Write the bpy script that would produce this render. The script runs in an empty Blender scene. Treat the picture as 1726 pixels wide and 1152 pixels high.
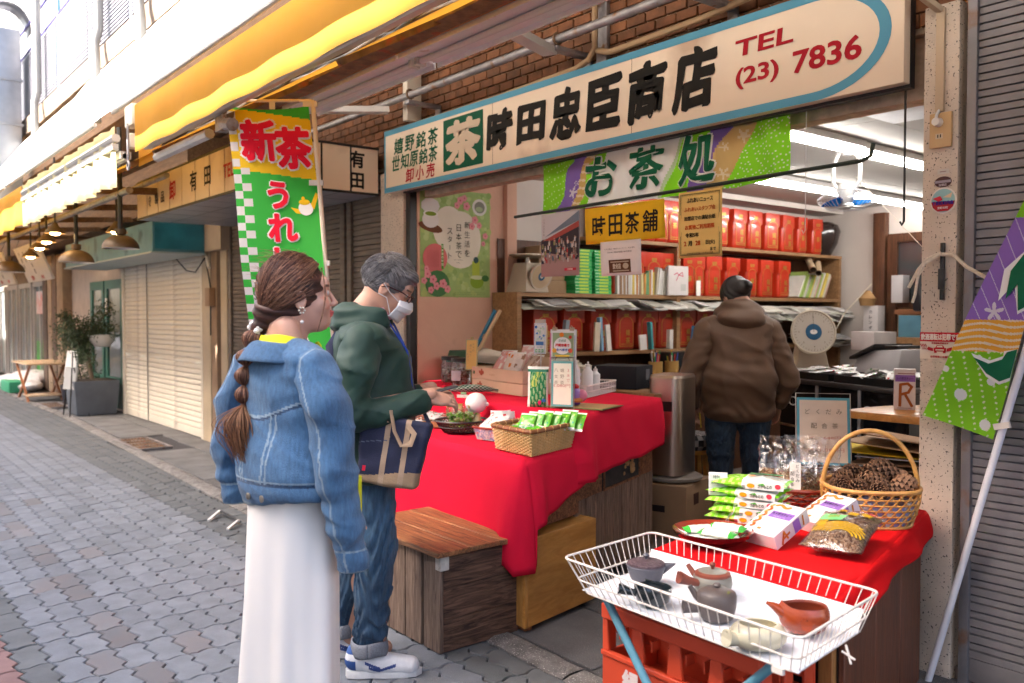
import bpy,bmesh,math,random
import numpy as np
from mathutils import Vector,Matrix,noise as mn
from mathutils.geometry import tessellate_polygon
random.seed(7); np.random.seed(7)
PI=math.pi; R=math.radians
S=bpy.context.scene; COL=S.collection
# ---------------------------------------------------------------- camera
cd=bpy.data.cameras.new('camera'); cam=bpy.data.objects.new('camera',cd); COL.objects.link(cam); S.camera=cam
cd.sensor_width=36; cd.lens=36*1450/1726; cd.clip_start=.05; cd.clip_end=300
cam.location=(0,0,1.42)
_a=R(38.8); _p=math.atan(44/1450)
_f0=Vector((-math.cos(_a),math.sin(_a),0)); _f=_f0*math.cos(_p) - Vector((0,0,1))*math.sin(_p)
cam.rotation_euler=_f.to_track_quat('-Z','Y').to_euler()
cd.dof.use_dof=True; cd.dof.focus_distance=3.5; cd.dof.aperture_fstop=3.2
# ---------------------------------------------------------------- light
SUN_EL,SUN_AZ=R(38),R(196)            # azimuth: direction towards the sun, from +Y clockwise (towards +X)
world=bpy.data.worlds.new('World'); S.world=world; world.use_nodes=True
_n=world.node_tree.nodes; _bg=_n['Background']
sky=_n.new('ShaderNodeTexSky'); sky.sky_type='NISHITA'; sky.sun_disc=False
sky.sun_elevation=SUN_EL; sky.sun_rotation=SUN_AZ; sky.air_density=.8; sky.dust_density=6; sky.ozone_density=.3
world.node_tree.links.new(sky.outputs[0],_bg.inputs[0]); _bg.inputs[1].default_value=.15
sd=bpy.data.lights.new('sun','SUN'); sd.energy=3.6; sd.angle=R(.5); sd.color=(1,.95,.88)
sun=bpy.data.objects.new('sun',sd); COL.objects.link(sun)
_sd=Vector((math.sin(SUN_AZ)*math.cos(SUN_EL),math.cos(SUN_AZ)*math.cos(SUN_EL),math.sin(SUN_EL)))
sun.rotation_euler=_sd.to_track_quat('Z','Y').to_euler(); sun.location=(0,-2,9)
S.view_settings.view_transform='Standard'; S.view_settings.look='None'; S.view_settings.gamma=1
S.view_settings.use_curve_mapping=False; S.view_settings.exposure=2.75
S.cycles.max_bounces=7; S.cycles.transparent_max_bounces=12; S.cycles.use_denoising=True
S.cycles.sample_clamp_indirect=6; S.cycles.caustics_reflective=False; S.cycles.caustics_refractive=False
# ---------------------------------------------------------------- materials
MATS={}
def mat(name,col=None,rough=.55,metal=0,var=.08,vs=6,bump=0,bs=60,rnd=0,coat=0,trans=0,emit=None,es=1,transl=0,spec=.5,
        mode='noise',c2=None,sc=(1,1,1),sheen=0,ior=1.45,speck=None,speckt=.68,specks=220,alpha=1,dirt=None):
    if name in MATS: return MATS[name]
    m=bpy.data.materials.new(name); m.use_nodes=True; MATS[name]=m
    t=m.node_tree; N=t.nodes; L=t.links; P=N['Principled BSDF']
    tc=N.new('ShaderNodeTexCoord'); mp=N.new('ShaderNodeMapping'); mp.inputs['Scale'].default_value=sc
    L.new(tc.outputs['Object'],mp.inputs[0]); vec=mp.outputs[0]
    if rnd:
        oi=N.new('ShaderNodeObjectInfo'); ad=N.new('ShaderNodeVectorMath'); ad.operation='ADD'
        sx=N.new('ShaderNodeVectorMath'); sx.operation='SCALE'; cx=N.new('ShaderNodeCombineXYZ')
        for i in range(3): L.new(oi.outputs['Random'],cx.inputs[i])
        L.new(cx.outputs[0],sx.inputs[0]); sx.inputs['Scale'].default_value=37.
        L.new(vec,ad.inputs[0]); L.new(sx.outputs[0],ad.inputs[1]); vec=ad.outputs[0]
    if col is None:
        at=N.new('ShaderNodeAttribute'); at.attribute_name='Col'; base=at.outputs['Color']
    else:
        rg=N.new('ShaderNodeRGB'); rg.outputs[0].default_value=(*col,1); base=rg.outputs[0]
    if c2 is not None:
        nz=N.new('ShaderNodeTexNoise'); nz.inputs['Scale'].default_value=vs; nz.inputs['Detail'].default_value=6; nz.inputs['Roughness'].default_value=.65
        if mode == 'wood': nz.inputs['Distortion'].default_value=1.2
        L.new(vec,nz.inputs['Vector'])
        mr=N.new('ShaderNodeMapRange'); mr.inputs[1].default_value=.36; mr.inputs[2].default_value=.64; L.new(nz.outputs[0],mr.inputs[0])
        mx=N.new('ShaderNodeMix'); mx.data_type='RGBA'; L.new(mr.outputs[0],mx.inputs[0]); L.new(base,mx.inputs[6]); mx.inputs[7].default_value=(*c2,1)
        base=mx.outputs[2]
    if var:
        nz=N.new('ShaderNodeTexNoise'); nz.inputs['Scale'].default_value=vs*(.37 if c2 is not None else 1); nz.inputs['Detail'].default_value=4
        L.new(vec,nz.inputs['Vector'])
        mr=N.new('ShaderNodeMapRange'); mr.inputs[1].default_value=.3; mr.inputs[2].default_value=.7
        mr.inputs[3].default_value=1-var; mr.inputs[4].default_value=1+var; L.new(nz.outputs[0],mr.inputs[0])
        fac=mr.outputs[0]
        if rnd:
            m2=N.new('ShaderNodeMapRange'); m2.inputs[3].default_value=1-rnd; m2.inputs[4].default_value=1+rnd; L.new(oi.outputs['Random'],m2.inputs[0])
            mu=N.new('ShaderNodeMath'); mu.operation='MULTIPLY'; L.new(fac,mu.inputs[0]); L.new(m2.outputs[0],mu.inputs[1]); fac=mu.outputs[0]
        sc_=N.new('ShaderNodeVectorMath'); sc_.operation='SCALE'; L.new(base,sc_.inputs[0]); L.new(fac,sc_.inputs['Scale']); base=sc_.outputs[0]
    for (dc,dt,ds) in ([(speck,speckt,specks)] if speck else []) + ([dirt] if dirt else []):
        nz=N.new('ShaderNodeTexNoise'); nz.inputs['Scale'].default_value=ds; nz.inputs['Detail'].default_value=3 if ds > 50 else 8
        L.new(vec,nz.inputs['Vector'])
        mr=N.new('ShaderNodeMapRange'); mr.inputs[1].default_value=dt; mr.inputs[2].default_value=dt+(.03 if ds > 50 else .12); L.new(nz.outputs[0],mr.inputs[0])
        mx=N.new('ShaderNodeMix'); mx.data_type='RGBA'; L.new(mr.outputs[0],mx.inputs[0]); L.new(base,mx.inputs[6]); mx.inputs[7].default_value=(*dc,1)
        base=mx.outputs[2]
    L.new(base,P.inputs['Base Color'])
    P.inputs['Roughness'].default_value=rough; P.inputs['Metallic'].default_value=metal; P.inputs['IOR'].default_value=ior
    P.inputs['Specular IOR Level'].default_value=spec; P.inputs['Coat Weight'].default_value=coat; P.inputs['Coat Roughness'].default_value=.08
    P.inputs['Transmission Weight'].default_value=trans; P.inputs['Sheen Weight'].default_value=sheen; P.inputs['Alpha'].default_value=alpha
    if emit: P.inputs['Emission Color'].default_value=(*emit,1); P.inputs['Emission Strength'].default_value=es
    if bump:
        bn=N.new('ShaderNodeTexNoise'); bn.inputs['Scale'].default_value=bs; bn.inputs['Detail'].default_value=5; L.new(vec,bn.inputs['Vector'])
        bb=N.new('ShaderNodeBump'); bb.inputs['Strength'].default_value=min(1,bump); bb.inputs['Distance'].default_value=.004*max(1,bump)
        L.new(bn.outputs[0],bb.inputs['Height']); L.new(bb.outputs[0],P.inputs['Normal'])
        rr=N.new('ShaderNodeMapRange'); rr.inputs[3].default_value=max(0,rough-.1); rr.inputs[4].default_value=min(1,rough+.1)
        L.new(bn.outputs[0],rr.inputs[0]); L.new(rr.outputs[0],P.inputs['Roughness'])
    if transl:
        tr=N.new('ShaderNodeBsdfTranslucent'); L.new(base,tr.inputs[0]); ms=N.new('ShaderNodeMixShader'); ms.inputs[0].default_value=transl
        L.new(P.outputs[0],ms.inputs[1]); L.new(tr.outputs[0],ms.inputs[2]); L.new(ms.outputs[0],N['Material Output'].inputs[0])
    return m
def wood(name,c1,c2,axis=2,vs=5,stretch=14,rough=.6,bump=.5,**k):
    sc=[stretch]*3; sc[axis]=1
    return mat(name,c1,rough,c2=c2,vs=vs,sc=tuple(sc),mode='wood',bump=bump,bs=14,var=.18,**k)
def film(name,tint=(1,1,1),glossy=.25,rough=.08,bs=30):
    """thin clear plastic: mostly see-through with crinkled highlights"""
    if name in MATS: return MATS[name]
    m=bpy.data.materials.new(name); m.use_nodes=True; MATS[name]=m
    N=m.node_tree.nodes; L=m.node_tree.links; N.remove(N['Principled BSDF'])
    tr=N.new('ShaderNodeBsdfTransparent'); tr.inputs[0].default_value=(*tint,1)
    gl=N.new('ShaderNodeBsdfGlossy'); gl.inputs['Roughness'].default_value=rough; gl.inputs[0].default_value=(.95,.95,.97,1)
    fr=N.new('ShaderNodeFresnel'); fr.inputs[0].default_value=1.5
    ad=N.new('ShaderNodeMath'); ad.operation='MULTIPLY_ADD'; ad.inputs[1].default_value=.62; ad.inputs[2].default_value=glossy*.16; L.new(fr.outputs[0],ad.inputs[0])
    nz=N.new('ShaderNodeTexNoise'); nz.inputs['Scale'].default_value=bs; nz.inputs['Detail'].default_value=3
    tc=N.new('ShaderNodeTexCoord'); L.new(tc.outputs['Object'],nz.inputs['Vector'])
    bb=N.new('ShaderNodeBump'); bb.inputs['Distance'].default_value=.01; bb.inputs['Strength'].default_value=.9; L.new(nz.outputs[0],bb.inputs['Height'])
    L.new(bb.outputs[0],gl.inputs['Normal']); L.new(bb.outputs[0],fr.inputs['Normal'])
    mx=N.new('ShaderNodeMixShader'); L.new(ad.outputs[0],mx.inputs[0]); L.new(tr.outputs[0],mx.inputs[1]); L.new(gl.outputs[0],mx.inputs[2])
    L.new(mx.outputs[0],N['Material Output'].inputs[0]); return m
# ---------------------------------------------------------------- objects
ORG={}
def thing(name,label,cat,loc=(0,0,0),rotz=0,group=None,kind=None,local=False):
    o=bpy.data.objects.new(name,None); COL.objects.link(o); o.location=loc; o.rotation_euler=(0,0,rotz); o.empty_display_size=.1
    ORG[o.name]=Vector((0,0,0)) if local else Vector(loc)
    tag(o,label,cat,group,kind); return o
def tag(o,label=None,cat=None,group=None,kind=None):
    if label: o['label']=label
    if cat: o['category']=cat
    if group: o['group']=group
    if kind: o['kind']=kind
    return o
def org(p):
    v=Vector((0,0,0))
    while p is not None: v=v + ORG.get(p.name,Vector((0,0,0))); p=p.parent
    return v
def copy_tree(o,parent=None):
    c=o.copy(); COL.objects.link(c); c.parent=parent
    for ch in o.children: copy_tree(ch,c)
    return c
def lin(h):
    h=h.lstrip('#'); v=[int(h[i:i+2],16)/255 for i in (0,2,4)]
    return tuple(x/12.92 if x <= .04045 else ((x+.055)/1.055)**2.4 for x in v)
class MB:
    def __init__(s): s.v=[]; s.f=[]; s.c=[]; s.col=(.8,.8,.8); s.T=None
    def add(s,vs,fs,col=None):
        n=len(s.v); c=col or s.col
        if s.T is not None: vs=[s.T @ Vector(p) for p in vs]
        s.v.extend([tuple(p) for p in vs])
        for f in fs: s.f.append([i+n for i in f]); s.c.append(c)
        return s
    def box(s,a,b,col=None,T=None):
        (x0,y0,z0),(x1,y1,z1)=a,b
        vs=[(x0,y0,z0),(x1,y0,z0),(x1,y1,z0),(x0,y1,z0),(x0,y0,z1),(x1,y0,z1),(x1,y1,z1),(x0,y1,z1)]
        if T is not None: vs=[T @ Vector(p) for p in vs]
        return s.add(vs,[(0,3,2,1),(4,5,6,7),(0,1,5,4),(1,2,6,5),(2,3,7,6),(3,0,4,7)],col)
    def cbox(s,c,d,col=None,rz=0,rx=0,ry=0):
        T=Matrix.Translation(c) @ Matrix.Rotation(rz,4,'Z') @ Matrix.Rotation(ry,4,'Y') @ Matrix.Rotation(rx,4,'X')
        return s.box((-d[0]/2,-d[1]/2,-d[2]/2),(d[0]/2,d[1]/2,d[2]/2),col,T)
    def hexa(s,bot,top,col=None):
        n=len(bot)
        return s.add(list(bot)+list(top),[tuple(reversed(range(n))),tuple(range(n,2*n))]+[(i,(i+1) % n,n+(i+1) % n,n+i) for i in range(n)],col)
    def beam(s,p,q,w,h,col=None,up=(0,0,1)):
        p,q=Vector(p),Vector(q); d=(q-p).normalized(); u=Vector(up)
        if abs(d.dot(u)) > .98: u=Vector((0,1,0))
        r=d.cross(u).normalized(); u=r.cross(d)
        o=[(-1,-1),(1,-1),(1,1),(-1,1)]
        return s.hexa([p+r*a*w/2+u*b*h/2 for a,b in o][::-1],[q+r*a*w/2+u*b*h/2 for a,b in o][::-1],col)
    def tube(s,pts,rad,n=8,col=None,closed=False,cap=True,flat=1.0,up=None):
        pts=[Vector(p) for p in pts]; m=len(pts)
        if not hasattr(rad,'__len__'): rad=[rad]*m
        vs=[]; prev=None
        for i in range(m):
            a=pts[(i-1) % m] if (closed or i > 0) else pts[0]; b=pts[(i+1) % m] if (closed or i < m-1) else pts[-1]
            d=(b-a); d=d.normalized() if d.length > 1e-9 else Vector((0,0,1))
            if prev is None:
                u=Vector(up) if up else (Vector((0,0,1)) if abs(d.z) < .9 else Vector((1,0,0)))
            else: u=prev
            r=d.cross(u)
            r=r.normalized() if r.length > 1e-6 else d.orthogonal().normalized()
            u=r.cross(d).normalized(); prev=u
            for k in range(n):
                t=2*PI*k/n; vs.append(pts[i]+(r*math.cos(t)+u*math.sin(t)*flat)*rad[i])
        fs=[]
        for i in range(m if closed else m-1):
            for k in range(n):
                a=i*n+k; b=i*n+(k+1) % n; c=((i+1) % m)*n+(k+1) % n; d=((i+1) % m)*n+k; fs.append((a,b,c,d))
        if cap and not closed: fs += [tuple(reversed(range(n))),tuple(range((m-1)*n,m*n))]
        return s.add(vs,fs,col)
    def lathe(s,prof,c=(0,0,0),n=24,col=None,T=None,cols=None):
        vs=[]; fs=[]; c=Vector(c)
        for (r,z) in prof:
            for k in range(n):
                t=2*PI*k/n; p=Vector((r*math.cos(t),r*math.sin(t),z)); vs.append((T @ p if T is not None else p)+c)
        base=len(s.v)
        for i in range(len(prof)-1):
            fs=[(i*n+k,i*n+(k+1) % n,(i+1)*n+(k+1) % n,(i+1)*n+k) for k in range(n)]
            if i == 0: s.add(vs,fs,cols[i] if cols else col)
            else:
                cc=cols[i] if cols else (col or s.col)
                for f in fs: s.f.append([j+base for j in f]); s.c.append(cc)
        return s
    def cyl(s,p,q,r,r2=None,n=16,col=None): return s.tube([p,q],[r,r if r2 is None else r2],n,col)
    def grid(s,fn,nu,nv,col=None,colfn=None,closed_u=False):
        vs=[fn(i/nu,j/nv) for j in range(nv+1) for i in range(nu+1)]; w=nu+1
        n=len(s.v); s.add(vs,[],col)
        for j in range(nv):
            for i in range(nu):
                s.f.append([n+j*w+i,n+j*w+i+1,n+(j+1)*w+i+1,n+(j+1)*w+i]); s.c.append(colfn((i+.5)/nu,(j+.5)/nv) if colfn else (col or s.col))
        return s
    def poly(s,pts,fn,col=None):
        """2d polygon mapped to 3d by fn(u, v)"""
        tri=tessellate_polygon([[Vector((p[0],p[1],0)) for p in pts]])
        vs=[fn(*p) for p in pts]; out=[]
        for a,b,c in tri:
            (x1,y1),(x2,y2),(x3,y3)=pts[a][:2],pts[b][:2],pts[c][:2]
            out.append((a,b,c) if (x2-x1)*(y3-y1)-(x3-x1)*(y2-y1) > 0 else (a,c,b))
        return s.add(vs,out,col)
    def build(s,name,m,parent=None,smooth=True,angle=.7,bevel=0,seg=2,weld=False,solid=0,subd=0):
        me=bpy.data.meshes.new(name); o=org(parent)
        vs=s.v if o.length == 0 else [(p[0]-o.x,p[1]-o.y,p[2]-o.z) for p in s.v]
        me.from_pydata(vs,[],s.f)
        la=me.color_attributes.new('Col','FLOAT_COLOR','CORNER')
        cnt=[len(f) for f in s.f]; arr=np.ones((sum(cnt),4),np.float32); arr[:,:3]=np.repeat(np.array(s.c,np.float32).reshape(-1,3),cnt,axis=0)
        la.data.foreach_set('color',arr.ravel())
        if bevel or weld:
            bm=bmesh.new(); bm.from_mesh(me)
            if weld: bmesh.ops.remove_doubles(bm,verts=bm.verts,dist=1e-5)
            if bevel:
                es=[e for e in bm.edges if len(e.link_faces) == 2 and e.calc_face_angle(0) > .5]
                bmesh.ops.bevel(bm,geom=es,offset=bevel,segments=seg,affect='EDGES',profile=.6,clamp_overlap=True)
            bm.to_mesh(me); bm.free()
        me.materials.append(m)
        if smooth:
            me.shade_smooth() if hasattr(me,'shade_smooth') else None
            me.set_sharp_from_angle(angle=angle)
        ob=bpy.data.objects.new(name,me); COL.objects.link(ob)
        if parent is not None: ob.parent=parent
        if solid:
            md=ob.modifiers.new('solid','SOLIDIFY'); md.thickness=solid; md.offset=0
        if subd:
            md=ob.modifiers.new('sub','SUBSURF'); md.levels=subd; md.render_levels=subd
        return ob
def struct(o,label=None): o['kind']='structure'; return o
def inst(me_obj,loc,parent=None,rz=0,name=None,sc=None):
    c=bpy.data.objects.new(name or me_obj.name.split('.')[0],me_obj.data); COL.objects.link(c)
    if parent is not None: c.parent=parent; loc=Vector(loc)-org(parent)
    c.location=loc; c.rotation_euler=(0,0,rz)
    if sc: c.scale=sc
    return c
# ---------------------------------------------------------------- lettering
_TC={}
def glyphs(txt,bold=0,res=3):
    k=(txt,bold,res)
    if k in _TC: return _TC[k]
    cu=bpy.data.curves.new('text','FONT'); cu.body=txt; cu.size=1; cu.offset=bold; cu.resolution_u=res; cu.fill_mode='FRONT'
    ob=bpy.data.objects.new('text',cu); COL.objects.link(ob)
    dg=bpy.context.evaluated_depsgraph_get(); ev=ob.evaluated_get(dg); me=ev.to_mesh()
    v=np.zeros(len(me.vertices)*3,np.float32); me.vertices.foreach_get('co',v); v=v.reshape(-1,3)[:,:2].copy()
    f=[tuple(p.vertices) for p in me.polygons]; ev.to_mesh_clear(); bpy.data.objects.remove(ob); bpy.data.curves.remove(cu)
    _TC[k]=(v,f); return v,f
class Print(MB):
    """flat print on a surface given by fn(u, v, lift)"""
    def __init__(s,fn): super().__init__(); s.fn=fn; s.lift=.0012
    def layer(s,k): s.lift=.0016*k; return s
    def P(s,pts,col): s.k=(getattr(s,'k',0)+1) % 180; q=s.lift+s.k*6e-6; return s.poly(pts,lambda u,v: s.fn(u,v,q),col)
    def rect(s,u0,v0,u1,v1,col,nu=1):
        for i in range(nu):
            a=u0+(u1-u0)*i/nu; b=u0+(u1-u0)*(i+1)/nu; s.P([(a,v0),(b,v0),(b,v1),(a,v1)],col)
        return s
    def frame(s,u0,v0,u1,v1,w,col):
        s.rect(u0,v0,u1,v0+w,col); s.rect(u0,v1-w,u1,v1,col); s.rect(u0,v0+w,u0+w,v1-w,col); return s.rect(u1-w,v0+w,u1,v1-w,col)
    def disc(s,u,v,r,col,r2=None,n=20,a=0):
        r2=r2 or r; return s.P([(u+r*math.cos(t)*math.cos(a)-r2*math.sin(t)*math.sin(a),v+r*math.cos(t)*math.sin(a)+r2*math.sin(t)*math.cos(a)) for t in [2*PI*k/n for k in range(n)]],col)
    def line(s,pts,w,col):
        for (a,b) in zip(pts[:-1],pts[1:]):
            d=Vector((b[0]-a[0],b[1]-a[1])); 
            if d.length < 1e-7: continue
            d.normalize(); n=Vector((-d.y,d.x))*w/2; e=d*w*.3
            s.P([(a[0]-n.x-e.x,a[1]-n.y-e.y),(b[0]-n.x+e.x,b[1]-n.y+e.y),(b[0]+n.x+e.x,b[1]+n.y+e.y),(a[0]+n.x-e.x,a[1]+n.y-e.y)],col)
        return s
    def text(s,txt,u,v,h,col,bold=.0,w=None,shear=0,res=3,anchor='c',rough=0,sx=1):
        """centred on (u, v), height h of the ink, width w if given"""
        if bold > .012:      # heavy strokes: the glyph repeated around a small circle, each copy a hair higher
            n=8 if bold < .05 else 14; V,F=glyphs(txt,.010,res)
            if not len(V): return s
            V0,n0=V,len(V); V=np.concatenate([V0+(bold-.008)*np.array((math.cos(2*PI*k/n),math.sin(2*PI*k/n)))*(.55 if k % 2 and bold > .06 else 1) for k in range(n)]); F=[tuple(i+k*n0 for i in f) for k in range(n) for f in F]; up=np.repeat(np.arange(n)*.00011,n0)
        else:
            V,F=glyphs(txt,bold,res); up=np.zeros(len(V))
        if not len(V): return s
        lo,hi=V.min(0),V.max(0); k=h/max(1e-6,hi[1]-lo[1]); kx=(w/(hi[0]-lo[0])) if w else k*sx
        c=(lo+hi)/2
        if anchor == 'l': c[0]=lo[0]
        U=(V-c)*np.array([kx,k]); U[:,0] += U[:,1]*shear
        if rough: U += np.stack([np.sin(U[:,1]/h*31+u*9),np.sin(U[:,0]/h*27+v*7)],1)*rough*h*.6
        return s.add([s.fn(u+p[0],v+p[1],s.lift+q) for p,q in zip(U,up)],F,col)
    def vtext(s,txt,u,v,h,step,col,bold=0,w=None,**k):
        """vertical column from (u, v) downwards"""
        for i,ch in enumerate(txt):
            if ch == ' ': continue
            hh=h*(.18 if ch == 'ー' else 1)
            if ch == 'ー': s.rect(u-h*.05,v-step*i-h*.4,u+h*.05,v-step*i+h*.4,col)
            else: s.text(ch,u,v-step*i,h,col,bold,**k)
        return s
def plane(o,u,v,n=None):
    o,u,v=Vector(o),Vector(u).normalized(),Vector(v).normalized(); n=Vector(n) if n else u.cross(v)
    return lambda a,b,l=0: o+u*a+v*b+n*l
# common materials
PRT=mat('print',None,.65,var=.03,spec=.2)
PAPER=mat('paper',None,.7,var=.03,vs=20)
PLAST=mat('plastic',None,.3,var=.03)
SATIN=mat('satin_film',None,.22,var=.08,vs=40,bump=.6,bs=45)
CARD=mat('cardboard',None,.75,var=.06,vs=10)
CLEAR=film('clear_film')
GLASSY=film('clear_plastic',glossy=.15,bs=4)
# ================================================================= materials of the place
M_PAVE=mat('paving_concrete',(.170,.184,.208),.8,var=.14,vs=9,bump=.8,bs=220,rnd=.15,speck=((.28,.29,.31)),speckt=.66,specks=260)
M_PAVED=mat('paving_concrete_dark',(.115,.123,.13),.8,var=.16,vs=9,bump=.8,bs=220,rnd=.15)
M_PAVEP=mat('paving_concrete_pink',(.24,.14,.13),.8,var=.16,vs=9,bump=.8,bs=220,rnd=.12)
M_PAVEM=mat('paving_concrete_mixed',(.152,.158,.172),.8,var=.12,vs=4,bump=.8,bs=220,rnd=.15,c2=(.17,.155,.16))
M_JOINT=mat('joint_sand',(.055,.054,.062),.95,var=.3,vs=30,bump=1,bs=90,dirt=((.12,.16,.04),.66,3.5))
M_KERB=mat('kerb_stone',(.17,.16,.155),.85,var=.3,vs=18,bump=1.6,bs=70,speck=(.5,.48,.46),speckt=.62,specks=160,rnd=.15)
M_SLAB=mat('footway_slab',(.10,.097,.10),.85,var=.25,vs=5,bump=1.2,bs=110,speck=(.36,.33,.31),speckt=.64,specks=240,rnd=.15)
M_CONC=mat('old_concrete',(.15,.15,.155),.85,var=.25,vs=4,bump=1.2,bs=60)
M_TERR=mat('terrazzo',(.62,.52,.43),.7,var=.12,vs=5,speck=(.045,.035,.03),speckt=.63,specks=115,bump=.6,bs=140,dirt=((.26,.19,.14),.60,3))
M_BRICK=mat('brown_brick',(.20,.078,.032),.7,var=.35,vs=12,bump=.8,bs=60,rnd=.30)
M_MORT=mat('mortar',(.56,.42,.30),.9,var=.2,vs=20)
M_CREAMSH=mat('cream_enamel',(.74,.68,.58),.45,var=.08,vs=3,dirt=((.42,.36,.3),.6,2.5))
M_DARKSH=mat('weathered_shutter',(.17,.135,.11),.55,metal=.35,var=.22,vs=5,sc=(1,1,6),bump=.4,bs=60,dirt=((.17,.085,.04),.60,9))
M_BLUESH=mat('blue_grey_shutter',(.21,.20,.215),.5,metal=.35,var=.2,vs=4,bump=.4,bs=60,dirt=((.21,.10,.045),.58,7))
M_PINKW=mat('pink_plaster',(.62,.37,.27),.75,var=.07,vs=3,bump=.4,bs=30,dirt=((.46,.28,.2),.64,4))
M_WHITEW=mat('white_wallboard',(.62,.55,.50),.7,var=.05,vs=3)
M_CEIL=mat('ceiling_board',(.40,.37,.33),.75,var=.05,vs=2)
M_DARKW=wood('dark_joinery',(.13,.05,.022),(.06,.025,.012),2,rough=.45)
M_SHELFW=wood('shelf_wood',(.36,.20,.09),(.24,.12,.05),1,vs=4,rough=.5)
M_FLOOR=mat('shop_floor',(.13,.10,.085),.6,var=.25,vs=3)
M_STEEL=mat('rusty_steel',(.20,.12,.07),.7,metal=.2,var=.35,vs=14,bump=1,bs=50,dirt=((.35,.09,.05),.58,12))
M_GALV=mat('galvanised_steel',(.33,.31,.32),.5,metal=.6,var=.25,vs=14,bump=.6,bs=50,dirt=((.26,.13,.06),.58,16))
M_STAIN=mat('brushed_steel',(.55,.47,.40),.32,metal=1,var=.05,vs=4)
M_ALU=mat('aluminium',(.62,.60,.60),.4,metal=.7,var=.1,vs=8)
M_YEL=mat('yellow_awning_cloth',(.78,.42,.05),.7,var=.05,vs=3,transl=.45,bump=.5,bs=9)
M_WHT=mat('white_awning_cloth',(.85,.84,.80),.7,var=.02,vs=3,transl=.35)
M_CREAM=mat('old_white_acrylic',(.80,.65,.50),.42,var=.05,vs=2,dirt=((.52,.36,.25),.60,1.6))
M_BLACK=mat('black_metal',(.02,.018,.018),.4,var=.1)
M_BLUEP=mat('blue_painted_panel',(.10,.27,.36),.5,var=.2,vs=3,dirt=((.03,.12,.17),.55,3))
M_WHITEP=mat('white_paint',(.72,.70,.68),.5,var=.06,vs=5)
M_GREENP=mat('green_paint',(.035,.16,.11),.45,var=.1)
M_BROWNP=mat('brown_render',(.30,.20,.13),.8,var=.2,vs=4)
M_RUSTW=wood('old_timber',(.20,.11,.055),(.10,.05,.025),0,rough=.75)
M_GLASS=mat('window_glass',(.05,.06,.065),.05,var=0,spec=.9,coat=.5)
M_TUBE=mat('lit_tube',(1,1,1),.4,var=0,emit=(1,.97,.93),es=8.5)
M_TUBEOFF=mat('unlit_tube',(.75,.75,.78),.3,var=0)
M_BULB=mat('lit_bulb',(1,.8,.5),.4,var=0,emit=(1,.62,.25),es=12)
_AX=Vector((-.95,.31))
# ================================================================= ground
g=MB(); g.box((-70,-14,-.6),(12,2.6,-.035)); gr=g.build('ground',M_JOINT,smooth=False); struct(gr)
# interlocking pavers: .258 x .1175 m, zigzag long sides, waved short sides
PX,PY,QX,QY=.258,.1175,-3.893,.593
def paver_outline(ins):
    zz=[(0,0),(.045,.015),(.075,-.011),(.129,.004),(.174,.015),(.204,-.011)]
    sw=[(.0,.0),(.009,.035),(-.004,.060),(-.010,.085)]
    lo=[(x,y) for x,y in zz]+[(PX+x,y) for x,y in sw]
    hi=[(PX-0,PY)]+[(x,PY+y) for x,y in zz[:0:-1]]+[(0,PY)]+[(x,y) for x,y in sw[:0:-1]]
    P=lo+hi; n=len(P); out=[]
    for i in range(n):
        a,b,c=Vector(P[i-1]),Vector(P[i]),Vector(P[(i+1) % n])
        d1=(b-a).normalized(); d2=(c-b).normalized(); nn=(Vector((-d1.y,d1.x))+Vector((-d2.y,d2.x)))
        nn=nn.normalized()/max(.5,nn.normalized().dot(Vector((-d1.y,d1.x)))); out.append((b.x+nn.x*ins,b.y+nn.y*ins))
    return out
def paver_geo(mb,x,y,z=0,tilt=(0,0)):
    a=paver_outline(.0032); b=paver_outline(.0066); n=len(a); f=lambda p,zz: (x+p[0]-PX/2,y+p[1]-PY/2,z+zz+(p[0]-PX/2)*tilt[0]+(p[1]-PY/2)*tilt[1])
    vs=[f(p,-.016) for p in a]+[f(p,-.005) for p in a]+[f(p,0) for p in b]
    fs=[(i,(i+1) % n,n+(i+1) % n,n+i) for i in range(n)]+[(n+i,n+(i+1) % n,2*n+(i+1) % n,2*n+i) for i in range(n)]
    o=len(mb.v); mb.add(vs,fs)
    for t in tessellate_polygon([[Vector((p[0],p[1],0)) for p in b]]):
        q=[b[i] for i in t]; s=(q[1][0]-q[0][0])*(q[2][1]-q[0][1])-(q[1][1]-q[0][1])*(q[2][0]-q[0][0])
        mb.f.append([o+2*n+i for i in (t if s > 0 else (t[0],t[2],t[1]))]); mb.c.append(mb.col)
pv=MB(); pv.box((-24,-2.6,-.034),(-1.4,2.7,-.0145)); pave=struct(pv.build('paved_street',M_JOINT,smooth=False))
def row_mat(r,i):
    y=QY+PY*r
    if r < 0: return M_PAVEP
    if r == 0: return M_PAVED
    if r == 3 and i % 3 or (r == 2 and (i*7) % 5 == 0) or (r == 5 and (i*3) % 7 == 0): return M_PAVEM
    if r >= 12: return M_PAVED
    return M_PAVE
def kerb_y(x): return 2.13-.036*x if x > -13 else 2.6
protos={}
for m_ in (M_PAVE,M_PAVED,M_PAVEP,M_PAVEM):
    b=MB(); paver_geo(b,0,0); o=b.build('paving_stone',m_,smooth=False); protos[m_.name]=o.data; bpy.data.objects.remove(o)
cells=[]
f_in=cam.matrix_world
def seen(p,mx=1.05,my=.71):
    d=Vector(p)-Vector((0,0,1.42)); z=d.dot(_f)
    if z < .3: return 0
    r=Vector((math.sin(_a),math.cos(_a),0)); u=r.cross(_f); x=d.dot(r)/z*1450/863; y=d.dot(u)/z*1450/863
    return z if abs(x) < mx and abs(y) < my else 0
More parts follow.
